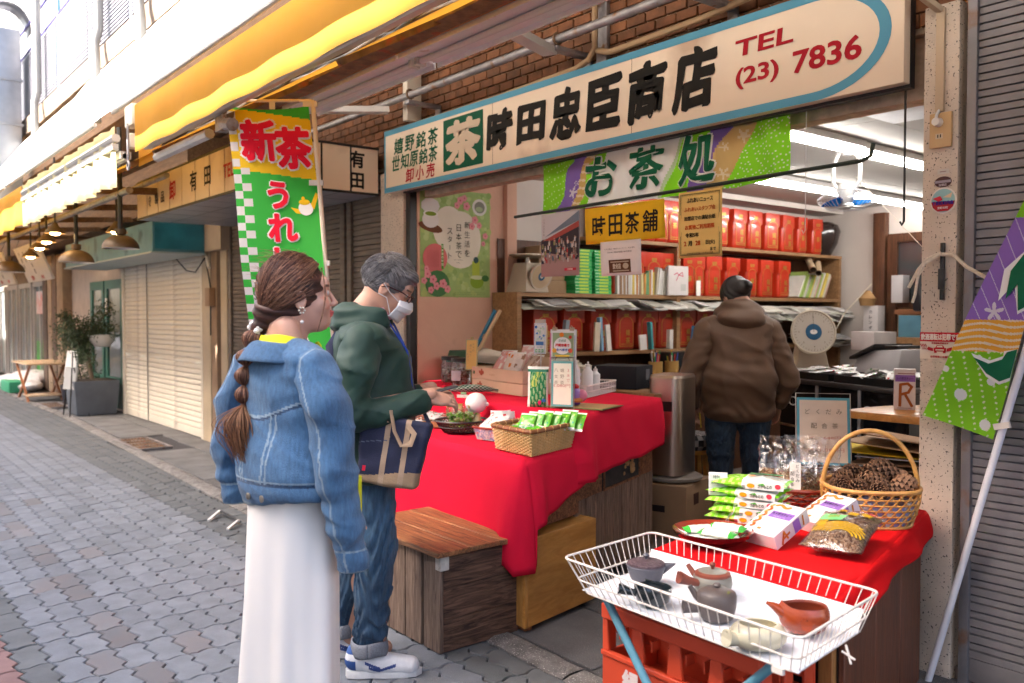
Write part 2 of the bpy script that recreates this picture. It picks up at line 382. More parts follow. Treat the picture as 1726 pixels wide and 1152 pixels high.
for r in range(-27,19):
    for i in range(-76,10):
        x=QX+PX*(i+.5); y=QY+PY*(r+.5)
        if x < -23.5 or y > kerb_y(x)+.03 or x > -1.5: continue
        cells.append((seen((x,y,0)) or 1e9,r,i,x,y))
cells.sort(); rest={}
# stones behind people and stool do not show: keep the nearest that do
for k,(z,r,i,x,y) in enumerate(cells):
    m_=row_mat(r,i); rg=random.Random(r*131+i); dz=rg.uniform(-.0022,.0008); tl=(rg.uniform(-.012,.012),rg.uniform(-.02,.02))
    if k < 300:
        o=bpy.data.objects.new('paving_stone',protos[m_.name]); COL.objects.link(o); o.parent=pave; o.location=(x,y,dz); o.rotation_euler=(tl[1],-tl[0],0)
    elif z < 1e9:
        rest.setdefault(m_.name,MB()); paver_geo(rest[m_.name],x,y,dz,tl)
allr=MB()
for n_,b in rest.items():
    for f in b.f: allr.f.append([i+len(allr.v) for i in f]); allr.c.append({'paving_concrete': (.170,.184,.208),'paving_concrete_dark': (.115,.123,.13),'paving_concrete_pink': (.20,.12,.11),'paving_concrete_mixed': (.158,.156,.166)}[n_])
    allr.v.extend(b.v)
# individual tone for every stone of the joined rest
tone={}
cc=[]; nst=len(paver_outline(.002)); per=nst*2+(nst-2)
for k,c in enumerate(allr.c):
    s_=k//per
    if s_ not in tone: tone[s_]=random.uniform(.9,1.1)
    cc.append(tuple(v*tone[s_] for v in c))
allr.c=cc
tag(allr.build('far_paving_stones',mat('paving_concrete_far',None,.8,var=.1,vs=3,bump=.5,bs=150),pave,smooth=False),kind='stuff')
# kerb stones
kb=MB(); kb.box((-24,0,-.03),(-1.2,.001,-.02)); 
kerb=thing('kerb','row of rough kerb stones along the street edge of the footway','kerb',(-6,2.3,0),kind='structure')
def kstone(x0,x1):
    b=MB(); dx=(x1-x0)/2; n=6
    def fn(u,v):
        t=v*4; prof=[(-.07,-.03),(-.068,.004),(-.03,.014+.004*math.sin(u*9)),(.045,.016),(.068,.004)]
        p=prof[min(4,int(round(t)))]; w=.004*math.sin(u*17+x0)
        return (x0+.006+(x1-x0-.012)*u,kerb_y((x0+x1)/2)+.07+p[0]+w-(x0+(x1-x0)*u-(x0+x1)/2)*.036,p[1])
    b.grid(fn,n,4); return b.build('kerb_stone',M_KERB,kerb,angle=.5)
x=-1.25
while x > -24: kstone(x-.6,x); x -= .6
# footway of slabs behind the kerb
fw_=MB(); fw_.hexa([(-1.0,2.3,-.03),(-1.0,3.6,-.03),(-24,3.6,-.03),(-24,2.64,-.03),(-13,2.64,-.03)],[(-1.0,2.3,-.006),(-1.0,3.6,-.006),(-24,3.6,-.006),(-24,2.64,-.006),(-13,2.64,-.006)]); footway=struct(fw_.build('footway',M_JOINT,smooth=False))
x=-1.2; k=0
while x > -20:
    w=.62; y0=kerb_y(x-w/2)+.145; 
    for (ya,yb) in ((y0,y0+.48),(y0+.488,3.42)):
        if yb-ya < .1: continue
        if (-10.4 < x-w/2 < -9.3 or -15.5 < x-w/2 < -14.4) and ya == y0: continue
        b=MB(); b.box((x-w+.004,ya+.004,-.02),(x-.004,yb-.004,.010+random.uniform(-.003,.003))); b.build('footway_slab',M_SLAB if x > -7 else M_CONC,footway,bevel=.004,seg=1)
    x -= w
def grate(x0,x1,y0,y1,lab):
    t=thing('drain_grate',lab,'drain grate',(x0,y0,.012),group='drain grates in the footway')
    b=MB(); b.box((x0,y0,.0),(x1,y0+.03,.018)); b.box((x0,y1-.03,0),(x1,y1,.018)); b.box((x0,y0+.03,0),(x0+.03,y1-.03,.018)); b.box((x1-.03,y0+.03,0),(x1,y1-.03,.018)); b.build('frame',M_GALV,t,smooth=False)
    b=MB(); b.box((x0+.03,y0+.03,-.002),(x1-.03,y1-.03,.001),(.02,.02,.02)); b.build('sump',M_BLACK,t,smooth=False)
    n=int((y1-y0-.06)/.036)
    for k in range(n):
        b=MB(); y=y0+.048+k*.036; b.box((x0+.03,y-.004,.002),(x1-.03,y+.004,.016)); b.build('bar',M_STEEL,t,smooth=False)
    for k in (1,2,3):
        b=MB(); xx=x0+(x1-x0)*k/4; b.box((xx-.008,y0+.03,.003),(xx+.008,y1-.03,.017)); b.build('cross_bar',M_GALV,t,smooth=False)
grate(-10.4,-9.45,2.56,2.93,'dark steel drain grate in front of the cream roller shutter')
grate(-15.45,-14.6,2.66,3.0,'dark steel drain grate under the folding wooden table further along')
# ================================================================= the tea shop
XW,YB,ZC=-5.42,8.8,2.58
shop=thing('tea_shop','open fronted tea shop with pink side wall and brown brick band above its sign','shop',(-3.5,3.45,0),kind='structure')
b=MB(); b.box((-6.2,3.43,-.02),(-.6,9.2,.05)); struct(b.build('floor',M_FLOOR,shop,smooth=False))
b=MB(); b.box((-5.60,3.46,.05),(XW,4.27,2.62)); b.build('side_wall',M_PINKW,shop,smooth=False)
b=MB(); b.box((-5.58,4.27,.05),(XW+.05,4.37,2.62)); b.build('wall_post',M_PINKW,shop,bevel=.006)
b=MB(); b.box((-5.62,4.37,.05),(XW-.004,YB,2.62)); b.build('rear_side_wall',M_WHITEW,shop,smooth=False)
b=MB(); b.box((-5.62,YB,.05),(-.6,YB+.1,2.62)); b.build('back_wall',M_WHITEW,shop,smooth=False)
b=MB(); b.box((-1.62,3.60,.05),(-1.5,YB,2.62)); b.build('far_side_wall',M_WHITEW,shop,smooth=False)
# ceiling boards with a stepped soffit
for i in range(6):
    for j in range(4):
        b=MB(); x0,y0=XW+.3+i*.62,3.62+j*1.30; b.box((x0+.003,y0+.003,ZC),(x0+.617,y0+1.297,ZC+.03)); b.build('ceiling_board',M_CEIL,shop,smooth=False)
b=MB(); b.box((-5.6,3.55,ZC+.032),(-.6,9.0,ZC+.1)); b.build('ceiling',M_CEIL,shop,smooth=False)
b=MB(); b.box((XW,3.62,ZC-.05),(XW+.296,YB,ZC+.028)); b.build('soffit',M_WHITEW,shop,smooth=False)
b=MB(); b.box((-2.62,4.6,ZC-.01),(-2.2,5.05,ZC-.002)); b.build('ceiling_vent',M_ALU,shop,smooth=False)
b=MB(); b.box((-5.9,3.52,2.3),(-1.4,3.62,3.35)); b.build('lintel',M_MORT,shop,smooth=False)
# door post, door and notice board on the back wall
b=MB(); b.box((-4.73,YB-.09,.05),(-4.60,YB-.002,2.50)); b.build('door_post',M_DARKW,shop,bevel=.004)
b=MB(); b.box((-4.58,YB-.07,2.18),(-3.3,YB-.002,2.27)); b.box((-4.58,YB-.07,.05),(-4.48,YB-.002,2.18)); b.box((-4.2,YB-.06,.05),(-4.12,YB-.002,2.18)); b.box((-4.48,YB-.06,1.50),(-4.2,YB-.002,1.56)); b.build('door_frame',M_DARKW,shop,smooth=False)
b=MB(); b.box((-4.48,YB-.03,1.56),(-4.2,YB-.004,2.18)); b.build('door_glass',M_GLASS,shop,smooth=False)
b=MB(); b.box((-4.48,YB-.04,.05),(-4.2,YB-.004,1.50)); b.build('door_panel',M_SHELFW,shop,smooth=False)
# brick band: real bricks
bw=thing('brick_wall','band of brown brick wall above the white shop sign','wall',(-3.5,3.5,2.7),kind='structure')
b=MB(); b.box((-10.2,3.47,2.55),(-.9,3.52,3.40)); b.build('mortar_bed',M_MORT,bw,smooth=False)
b=MB(); b.box((-.065,-.012,-.0245),(.065,.012,.0245)); bo=b.build('brick',M_BRICK,None,bevel=.0025,seg=1); bd=bo.data; bpy.data.objects.remove(bo)
sb=MB(); nb=0
for j in range(14):
    z=2.60+j*.058
    for i in range(0,68):
        x=-1.2-.14*i-(.07 if j % 2 else 0)
        if x < -10.1: continue
        vis=z > 2.78 and x > -6.2
        rg=random.Random(i*31+j)
        if vis and nb < 300:
            o=bpy.data.objects.new('brick',bd); COL.objects.link(o); o.parent=bw; o.location=Vector((x,3.462+rg.uniform(-.002,.002),z))-org(bw); o.rotation_euler=(0,rg.uniform(-.008,.008),0); nb += 1
        else:
            s=rg.uniform(.7,1.3); sb.box((x-.066,3.45,z-.0255),(x+.066,3.474,z+.0255),(.20*s,.078*s,.032*s))
tag(sb.build('far_bricks',mat('brown_brick_far',None,.7,var=.3,vs=9,bump=.6,bs=50),bw,smooth=False),kind='stuff')
# ceiling of the arcade and the upper floor
up=thing('upper_storey','upper storey over the arcade with pale balcony panels and white drain pipes','building',(-8,2.3,3.3),kind='structure')
b=MB(); b.box((-30,2.34,3.36),(3,3.52,3.5)); b.build('arcade_ceiling',M_RUSTW,up,smooth=False)
b=MB(); b.box((-30,2.25,3.9),(3,2.45,4.12)); b.build('slab_edge',mat('stained_concrete',(.20,.15,.11),.85,var=.3,vs=6,bump=1,bs=30),up,smooth=False)
b=MB(); b.box((-30,2.45,3.5),(3,2.6,3.92)); b.build('upper_wall',MATS['stained_concrete'],up,smooth=False)
b=MB(); b.box((-30,3.3,4.12),(3,3.5,8.5)); b.build('wall',mat('pale_cladding',(.26,.26,.27),.7,var=.06,vs=2),up,smooth=False)
M_MESH=mat('perforated_panel',(.20,.20,.235),.5,var=.05,vs=9)
x=-5.4; k=0
while x > -24:
    w=1.55
    b=MB(); b.box((x-w+.03,2.30,4.16),(x-.03,2.32,5.02))
    b.build('balcony_panel',M_MESH,up,smooth=False)
    b=MB()
    for j in range(22): b.box((x-w+.05,2.288,4.19+j*.037),(x-.05,2.299,4.205+j*.037))
    b.build('panel_ribs',M_MESH,up,smooth=False)
    b=MB(); b.tube([(x-w,2.31,4.12),(x-w,2.31,5.45)],.02,6); b.build('baluster',M_BLUEP if k % 2 else M_ALU,up)
    x -= w; k += 1
b=MB(); b.tube([(-24,2.31,5.05),(-5,2.31,5.05)],.022,6); b.tube([(-24,2.31,5.42),(-5,2.31,5.42)],.018,6); b.build('handrail',mat('blue_rail',(.10,.09,.30),.4),up)
for x in (-9.25,-6.55,-12.3,-7.75):
    b=MB(); b.tube([(x,2.20,5.6),(x,2.20,4.25),(x,2.16,4.1),(x+.12,2.14,3.9),(x+.12,2.14,3.3)],.045,10); b.build('drain_pipe',mat('grey_white_pipe',(.24,.24,.23),.5),up)
# building that closes the street at the far left
fb=thing('clad_building','tall pale clad building with a small window beyond the arcade','building',(-24,3,0),kind='structure')
b=MB(); b.box((-26,2.0,0),(-24.6,8,12)); b.build('wall',mat('white_cladding',(.24,.24,.245),.6,var=.04),fb,smooth=False)
for j in range(30):
    b=MB(); b.box((-24.6,2.0+j*.2,.1),(-24.585,2.19+j*.2,12)); b.build('cladding_panel',MATS['white_cladding'],fb,smooth=False)
w_=MB(); w_.box((-24.58,3.3,8.3),(-24.52,4.6,9.2)); w_=w_.build('window',M_GREENP,fb,smooth=False)
b=MB(); b.box((-24.519,3.4,8.38),(-24.515,4.5,9.12)); b.build('pane',mat('pane_teal',(.12,.3,.33),.15),w_,smooth=False)
fd=thing('exhaust_duct','shiny steel exhaust duct with hooded top at the far end of the arcade','duct',(-13.6,2.05,3))
b=MB(); b.box((-13.82,1.92,2.9),(-13.42,2.2,5.3)); mat('duct_steel',(.26,.27,.29),.35,metal=.6,var=.2,vs=3); b.build('shaft',MATS['duct_steel'],fd,bevel=.01)
for z in (3.4,4.0,4.6): b=MB(); b.box((-13.84,1.90,z),(-13.40,2.22,z+.03)); b.build('flange',MATS['duct_steel'],fd,smooth=False)
b=MB(); b.grid(lambda u,v: (-13.42-.4*v,2.06+.28*math.cos(PI*u),5.3+.36*math.sin(PI*u)),12,1); b.build('hood',MATS['duct_steel'],fd,solid=.01)
b=MB(); b.box((-14.15,1.9,5.28),(-13.85,2.2,5.42),(.02,.02,.03)); b.build('outlet',M_BLACK,fd,smooth=False)
# opposite side of the street (behind the camera), unseen; heights stepped to set the sun's shadow line
ob=thing('opposite_building','pale rendered building across the street behind the viewer','building',(-8,-5,0),kind='structure')
b=MB(); b.box((-40,-5.4,0),(-7.9,-4.6,7.40)); b.box((-7.9,-5.4,0),(10,-4.6,7.55)); b.build('wall',mat('pale_render',(.80,.77,.73),.8,var=.08,vs=1),ob,smooth=False)
for k in range(12):
    b=MB(); x=-30+k*3.2; b.box((x,-4.598,.3),(x+2.2,-4.57,2.4)); b.build('shop_front',M_CREAMSH,ob,smooth=False)
    b=MB(); b.box((x+.2,-4.598,4.2),(x+1.8,-4.57,5.6)); b.build('window',M_CREAMSH,ob,smooth=False)  # fronts and windows given pale enamel to bounce light into the arcade
nm=MB(); nm.box((-24,3.625,0),(-5.64,9.2,3.4)); nm.box((-1.49,3.625,0),(3,9.2,3.4)); nm.box((-24,9.2,0),(3,9.4,3.4)); tag(nm.build('neighbour_walls',M_WHITEW,None,smooth=False),'walls of the neighbouring shops on both sides of the tea shop','wall',kind='structure')
def post(name,lab,x0,x1,y0,y1,zt,m,cat='pillar'):
    t=thing(name,lab,cat,((x0+x1)/2,(y0+y1)/2,0)); b=MB(); b.box((x0,y0,0),(x1,y1,zt)); b.build('shaft',m,t,bevel=.008); return t
pil=post('terrazzo_pillar','speckled terrazzo pillar at the right end of the shop with a socket and stickers',-1.64,-1.505,3.39,3.56,2.62,M_TERR)
post('terrazzo_pillar','speckled terrazzo pillar at the left end of the shop behind the man in green',-5.82,-5.49,3.38,3.56,2.5,M_TERR)
b=MB(); b.box((-5.485,3.40,.0),(-5.43,3.55,2.5)); tag(b.build('door_jamb',M_BLACK,None,bevel=.003),'narrow black metal jamb between the left pillar and the pink wall','door jamb')
def shutter(name,lab,x0,x1,y,z0,z1,pitch,m,mr,rails=(),group=None,flat=False,depth=.014):
    t=thing(name,lab,'roller shutter',((x0+x1)/2,y,z0),group=group); n=int((z1-z0)/pitch)
    b=MB(); L=(x1-x0)/2
    def fn(u,v):
        prof=[(0,0),(-.6*depth,.06),(-depth,.25),(-depth,.55),(-.55*depth,.8),(.1*depth,.9),(.1*depth,1.0)] if not flat else [(0,0),(-depth,.05),(-depth,.48),(-.2*depth,.52),(-.2*depth,.56),(-depth*.9,.6),(-depth*.9,.95),(.3*depth,.97)]
        k=min(len(prof)-1,int(round(v*(len(prof)-1)))); return (-L+2*L*u,prof[k][0],prof[k][1]*pitch)
    b.grid(fn,1,6 if not flat else 7); pr=b.build('slat',m,None,angle=.4); d=pr.data; bpy.data.objects.remove(pr)
    for k in range(n):
        o=bpy.data.objects.new('slat',d); COL.objects.link(o); o.parent=t; o.location=Vector(((x0+x1)/2+random.uniform(-.001,.001),y,z0+.09+k*pitch))-org(t)
    b=MB(); b.box((x0,y-.018,z0),(x1,y+.01,z0+.09)); b.build('bottom_rail',m,t,bevel=.004)
    b=MB(); b.box((x0,y+.012,z0),(x1,y+.02,z1)); b.build('backing',m,t,smooth=False)
    for (xa,xb) in rails: b=MB(); b.box((xa,y-.035,z0-.02),(xb,y+.01,z1+.05)); b.build('guide_rail',mr,t,bevel=.004)
    return t
cs=shutter('cream_shutter','closed cream slatted roller shutter left of the denim jacket woman',-13.0,-9.85,3.40,.02,2.12,.0625,M_CREAMSH,M_CREAMSH,[(-13.1,-13.0),(-9.85,-9.78)])
b=MB(); b.box((-11.93,3.372,.02),(-11.918,3.384,2.12)); b.build('joint_strip',mat('grey_joint',(.3,.28,.25)),cs,smooth=False)
shutter('grey_shutter','weathered dark roller shutter behind the green flag and the man',-8.98,-5.83,3.43,.02,2.34,.085,M_DARKSH,M_DARKSH,[(-9.06,-8.98),(-6.52,-6.44),(-6.40,-6.33)],flat=True)
shutter('blue_grey_shutter','blue grey rusty roller shutter at the right edge beyond the terrazzo pillar',-1.44,.6,3.42,.02,2.95,.0615,M_BLUESH,M_BLUESH,[(-1.475,-1.44)],flat=True,depth=.02)
# right-hand neighbour: head and mass above the shutter
b=MB(); b.box((-1.50,3.44,2.62),(.8,3.6,3.3)); tag(b.build('shutter_box',M_DARKSH,None,smooth=False),'dark shutter housing above the right hand shutter','shutter box')
# timber posts between shutter 1 and 2
for (xa,xb,lab) in ((-9.76,-9.50,'wide weathered cream post at the right side of the cream shutter'),(-9.47,-9.30,'brown post carrying the small meter box'),(-9.27,-9.08,'narrow pale post beside the dark shutter')):
    m_={0: mat('cream_post',(.50,.40,.28),.6,var=.15,vs=4),1: M_BROWNP}[0 if 'cream' in lab or 'pale' in lab else 1]
    post('post',lab,xa,xb,3.36+(.03 if xa > -9.4 else 0),3.6,2.3,m_,'post')
t=thing('meter_box','small brown meter box with a looping cable on the brown post','meter box',(-9.4,3.36,1.6)); b=MB(); b.box((-9.47,3.29,1.52),(-9.33,3.36,1.72)); b.build('housing',mat('box_brown',(.30,.18,.10),.5),t,bevel=.008)
b=MB(); b.tube([(-10.7,3.30,2.28),(-10.4,3.27,2.1),(-10.0,3.27,1.93),(-9.7,3.27,1.9),(-9.45,3.29,2.05),(-9.42,3.31,1.9),(-9.40,3.33,1.72),(-9.41,3.33,1.2)],.008,6); b.build('cable',M_BLACK,t)
b=MB(); b.tube([(-9.47,3.31,2.06),(-9.38,3.31,1.94)],.02,8); b.build('cable_end',M_CREAMSH,t)
# fascia above cream shutter, blue canopy box
b=MB(); b.box((-13.2,3.30,2.12),(-9.0,3.6,2.62)); tag(b.build('fascia',mat('beige_fascia',(.50,.38,.27),.7,var=.1,vs=3),None,smooth=False),'beige fascia over the cream roller shutter','fascia',kind='structure')
t=thing('blue_canopy','faded blue box canopy over the cream roller shutter','canopy',(-11,2.75,2.1))
b=MB(); b.box((-13.6,2.75,2.10),(-9.48,3.30,2.42)); b.build('box',M_BLUEP,t,bevel=.006)
b=MB(); b.box((-9.482,2.77,2.13),(-9.474,3.28,2.40)); b.build('end_panel',mat('teal_panel',(.03,.22,.32),.4,var=.25,vs=5),t,smooth=False)
b=MB(); b.box((-13.62,2.73,2.08),(-9.46,3.30,2.098)); b.build('trim',mat('pale_blue_trim',(.35,.45,.50),.5),t,smooth=False)
# ================================================================= shops at the far left
t=thing('green_door_shop','pale shop front with a green framed glass door left of the cream shutter','shop front',(-14.5,3.45,0),kind='structure')
b=MB(); b.box((-16.6,3.45,0),(-13.1,3.6,2.6)); b.build('wall',mat('pink_white_wall',(.55,.47,.42),.8,var=.08),t,smooth=False)
for (xa,xb) in ((-15.1,-14.25),(-14.18,-13.2)):
    f_=MB(); f_.box((xa,3.40,.05),(xa+.13,3.446,1.95)); f_.box((xb-.13,3.40,.05),(xb,3.446,1.95)); f_.box((xa+.13,3.40,1.82),(xb-.13,3.446,1.95)); f_.box((xa+.13,3.40,.05),(xb-.13,3.446,.5)); f_.box((xa+.13,3.405,1.1),(xb-.13,3.44,1.14))
    d_=f_.build('door',M_GREENP,t,smooth=False); b=MB(); b.box((xa+.13,3.425,.5),(xb-.13,3.43,1.82)); b.build('pane',mat('bright_pane',(.35,.38,.38),.08,spec=.8),d_,smooth=False)
b=MB(); b.box((-14.1,3.38,1.42),(-13.98,3.395,1.68)); tag(b.build('door_tag',PAPER,None),'small white tag hanging on the green door','tag')
for k,(xa,xb,c_,lab) in enumerate(((-17.1,-16.6,(.33,.23,.15),'beige'),(-17.5,-17.15,(.16,.10,.07),'dark brown'),(-17.9,-17.55,(.38,.28,.2),'light brown'),(-18.35,-18.0,(.12,.08,.06),'blackish'))):
    b=MB(); b.box((xa,3.3,0),(xb,3.5,2.5)); tag(b.build('post',mat('post_%d' % k,c_,.7,var=.2),None,bevel=.01),lab+' timber post in the row beyond the green door','post')
t=thing('far_shop_front','dim shop front with glass doors and a green panel at the far left','shop front',(-21,3.5,0),kind='structure')
b=MB(); b.box((-28,3.5,0),(-18.3,3.7,3.3)); b.build('wall',mat('dim_wall',(.22,.17,.13),.8,var=.2),t,smooth=False)
for k,(xa,xb) in enumerate(((-20.0,-18.6),(-21.6,-20.2),(-23.2,-21.8),(-25,-23.4))):
    f_=MB(); f_.box((xa,3.42,.05),(xa+.1,3.49,2.1)); f_.box((xb-.1,3.42,.05),(xb,3.49,2.1)); f_.box((xa+.1,3.42,2.0),(xb-.1,3.49,2.1)); f_.box(((xa+xb)/2-.04,3.42,.05),((xa+xb)/2+.04,3.49,2.0)); w_=f_.build('door',mat('pale_frame',(.45,.42,.40),.5),t,smooth=False)
    b=MB(); b.box((xa+.1,3.46,.9),(xb-.1,3.47,2.0)); b.build('pane',MATS['bright_pane'],w_,smooth=False)
    b=MB(); b.box((xa+.1,3.46,.05),(xb-.1,3.47,.9)); b.build('lower_panel',mat('green_panel',(.07,.30,.05),.5) if k == 0 else MATS['bright_pane'],w_,smooth=False)
b=MB(); b.box((-19.6,3.415,1.45),(-19.0,3.44,1.9)); tag(b.build('poster',mat('red_white_poster',(.8,.25,.2),.6,c2=(.85,.85,.85),vs=5),None,smooth=False),'red and white poster in the far glass door','poster')
b=MB(); b.box((-24.5,3.0,2.6),(-9.1,3.5,3.3)); tag(b.build('fascia',M_RUSTW,None,smooth=False),'dark timber fascia above the far shop fronts','fascia',kind='structure')
# tilted hand-lettered boards
def board(x,y,z,w,h,lab,rz):
    t=thing('menu_board',lab,'sign board',(x,y,z),0,'tilted white hanging boards')
    T=Matrix.Translation((x,y,z)) @ Matrix.Rotation(rz,4,'Z') @ Matrix.Rotation(R(22),4,'X')
    b=MB(); b.box((-w/2,-.02,-h/2),(w/2,.02,h/2),None,T); b.build('panel',M_WHITEP,t,bevel=.01)
    p=Print(lambda u,v,l=0: T @ Vector((u,-.0215-l,v)))
    for i,s_ in enumerate(('海鮮丼','刺身','季節料理','煮魚','定食')): p.vtext(s_,-w*.34+i*w*.17,h*.30,h*.13,h*.17,(.03,.03,.05),.02)
    p.text('営業中',-w*.2,-h*.38,h*.13,(.6,.05,.05),.02); p.text('御予約',w*.2,-h*.38,h*.13,(.6,.05,.05),.02); p.build('lettering',PRT,t,smooth=False)
    for sx in (-1,1): b=MB(); b.tube([T @ Vector((sx*w*.42,0,h/2)),(x+sx*w*.42,y+.1,3.2)],.006,5); b.build('hanger',M_BLACK,t)
board(-16.0,2.75,2.28,2.0,.62,'tilted white board with dark lettering nearest the dome lamps',0)
board(-19.2,2.75,2.30,1.9,.62,'tilted white board further left with dark lettering',0)
# pendant lamps
M_DOME=mat('bronze_enamel',(.13,.085,.05),.55,metal=.2,var=.1); M_DOMEI=mat('silver_inside',(.75,.72,.70),.3,metal=.6)
def dome(x,y,z,r,lab):
    t=thing('dome_lamp',lab,'pendant lamp',(x,y,z+.75),group='dome pendant lamps')
    b=MB(); pr=[(r*math.cos(a),r*.78*math.sin(a)) for a in [R(k*9) for k in range(0,10)]]; pr=[(p[0],z+p[1]) for p in pr]+[(.045,z+r*.82),(.045,z+r*1.1),(.0,z+r*1.1)]
    b.lathe(pr,(x,y,0),28); b.build('shade',M_DOME,t,solid=0)
    b=MB(); b.lathe([(r*.985*math.cos(R(k*9)),z-.002+r*.76*math.sin(R(k*9))) for k in range(0,10)],(x,y,0),28); b.build('reflector',M_DOMEI,t)
    b=MB(); b.tube([(x,y,z+r*1.1),(x,y,3.0)],.02,8); b.build('stem',M_BLACK,t)
dome(-7.75,1.99,1.985,.148,'nearest bronze dome pendant lamp below the folded awning')
dome(-9.55,2.03,1.955,.165,'middle bronze dome pendant lamp beside the tilted board')
dome(-13.0,1.95,1.99,.19,'farthest bronze dome pendant lamp cut by the left edge')
for k,(x,y,z,lab) in enumerate(((-11.9,2.02,2.13,'leftmost small lit pendant'),(-10.9,1.94,2.17,'second small lit pendant from the left'),(-10.3,1.90,2.2,'third small lit pendant from the left'),(-9.6,1.85,2.24,'highest small lit pendant of the row'),(-8.9,2.25,2.22,'small lit pendant in front of the blue canopy'))):
    t=thing('small_lamp',lab+' with a brown shade','pendant lamp',(x,y,z),group='small lit pendant lamps')
    b=MB(); b.lathe([(.10,z-.0),(.085,z+.03),(.04,z+.07),(.02,z+.11),(.0,z+.11)],(x,y,0),16); b.build('shade',M_DOME,t)
    b=MB(); b.lathe([(.0,z-.02),(.04,z-.01),(.05,z+.01),(.04,z+.04),(0,z+.05)],(x,y,0),14); b.build('bulb',M_BULB,t)
    b=MB(); b.tube([(x,y,z+.11),(x,y,3.0)],.01,6); b.build('cord',M_BLACK,t)
b=MB(); b.tube([(-14,2.0,2.45),(-7.5,2.0,2.45)],.03,8); b.tube([(-14,2.3,2.6),(-7.5,2.3,2.6)],.025,8); tag(b.build('ceiling_pipe',M_GALV,None),'grey pipes running along the arcade ceiling above the small lamps','pipe')
for k in range(5):
    b=MB(); x=-8.2-1.5*k; b.beam((x,1.65,2.50),(x,3.4,2.62),.05,.06); tag(b.build('cross_beam',M_RUSTW,None,smooth=False),'timber cross beam %s the far awning' % ('nearest under','second under','third under','fourth under','farthest under')[k],'beam','cross beams under the far awning')
# folding table
M_TW=wood('table_wood',(.42,.17,.07),(.25,.09,.03),0,rough=.5); M_TT=wood('pale_table_top',(.60,.45,.30),(.45,.3,.18),0)
t=thing('folding_table','folding wooden table with crossed legs beside the olive planter','table',(-16.3,3.0,0))
b=MB(); b.box((-16.9,2.55,.62),(-15.5,3.2,.645)); b.build('table_top',M_TT,t,bevel=.004)
for y in (2.62,3.12):
    for (xa,xb) in ((-16.9,-15.8),(-15.8,-16.9)):
        b=MB(); b.beam((xa,y+(.03 if xa < xb else 0),.0),(xb,y+(.03 if xa < xb else 0),.62),.03,.045); b.build('leg',M_TW,t,smooth=False)
b=MB(); b.box((-16.2,2.60,.10),(-15.7,3.1,.12)); b.build('lower_shelf',M_TT,t,smooth=False)
# bags and crate
M_BAG=mat('white_bag',(.75,.75,.78),.3,var=.15,vs=6,bump=1.5,bs=12)
for k,(x,y,s_,lab) in enumerate(((-18.0,2.95,.34,'crumpled white plastic bag nearest the folding table'),(-18.9,2.9,.42,'big grey white plastic bag in the heap'),(-19.8,3.0,.36,'pale plastic bag at the left edge of the heap'),(-18.9,3.2,.55,'tall white wrapped bundle behind the plastic bags'))):
    b=MB(); 
    def fn(u,v,x=x,y=y,s_=s_,k=k):
        th=2*PI*u; ph=PI*v; r=s_*(1+.18*mn.noise(Vector((math.cos(th)*2,math.sin(th)*2,v*4+k*9)))); return (x+r*math.sin(ph)*math.cos(th)*1.3,y+r*.8*math.sin(ph)*math.sin(th),.02+max(0,s_*.62*(1+math.cos(PI-ph*1.0))*.5+.02*mn.noise(Vector((u*9,v*9,k)))))
    b.grid(fn,20,12); tag(b.build('plastic_bag',M_BAG,None),lab,'plastic bag','plastic bags by the far shop')
b=MB(); b.box((-18.6,2.62,.02),(-17.7,2.9,.22)); tag(b.build('crate',mat('green_crate',(.05,.35,.18),.5),None,bevel=.02),'low green crate among the plastic bags','crate')
# planter with olive tree
t=thing('olive_planter','grey square planter with a leaning olive tree before the green door','plant',(-13.3,3.05,0))
b=MB(); w=.30; wb=.26; x,y=-13.35,3.02
b.hexa([(x-wb,y-wb,.02),(x+wb,y-wb,.02),(x+wb,y+wb,.02),(x-wb,y+wb,.02)],[(x-w,y-w,.50),(x+w,y-w,.50),(x+w,y+w,.50),(x-w,y+w,.50)]); b.build('pot',mat('grey_pot',(.10,.115,.14),.6,var=.15,vs=5),t,bevel=.012)
b=MB(); b.box((x-w+.03,y-w+.03,.48),(x+w-.03,y+w-.03,.503)); b.build('soil',mat('soil',(.05,.035,.02),.9),t)
br=MB(); lf=MB(); rg=random.Random(3)
def leafs(c,n,s_,ln=.05):
    for _ in range(n):
        p=Vector(c)+Vector((rg.gauss(0,s_),rg.gauss(0,s_),rg.gauss(0,s_))); d=Vector((rg.gauss(0,1),rg.gauss(0,1),rg.gauss(0,1))).normalized(); u=d.orthogonal().normalized()*ln*.16; d *= ln/2
        g_=rg.uniform(.7,1.4); lf.add([p-d,p+u,p+d,p-u],[(0,1,2,3)],(.055*g_,.085*g_,.038*g_))
br.tube([(x,y,.5),(x-.08,y-.03,.75),(x-.25,y-.1,1.05)],[.035,.03,.02],8); br.tube([(x+.02,y,.5),(x-.14,y,.9),(x-.5,y+.05,1.15)],[.02,.015,.008],6)
for k in range(22):
    a=rg.uniform(0,6.28); L_=rg.uniform(.3,.85); s0=Vector((x-.2,y-.08,rg.uniform(.8,1.1))); e=s0+Vector((math.cos(a)*L_*.8-.1,math.sin(a)*L_*.5,rg.uniform(-.15,.75)*L_*1.3)); m_=(s0+e)/2+Vector((0,0,.08))
    br.tube([s0,m_,e],[.009,.006,.003],5)
    for q in range(9): leafs(s0.lerp(e,q/8)+Vector((0,0,.08*math.sin(PI*q/8))),20,.045)
br.build('branches',mat('olive_bark',(.12,.09,.06),.9),t); lf.build('leaves',mat('olive_leaf',None,.5,var=.1,transl=.2),t,smooth=False)
t=thing('hanging_planter','white bowl of reddish plants on the wall beside the green door','plant',(-13.5,3.2,1.0))
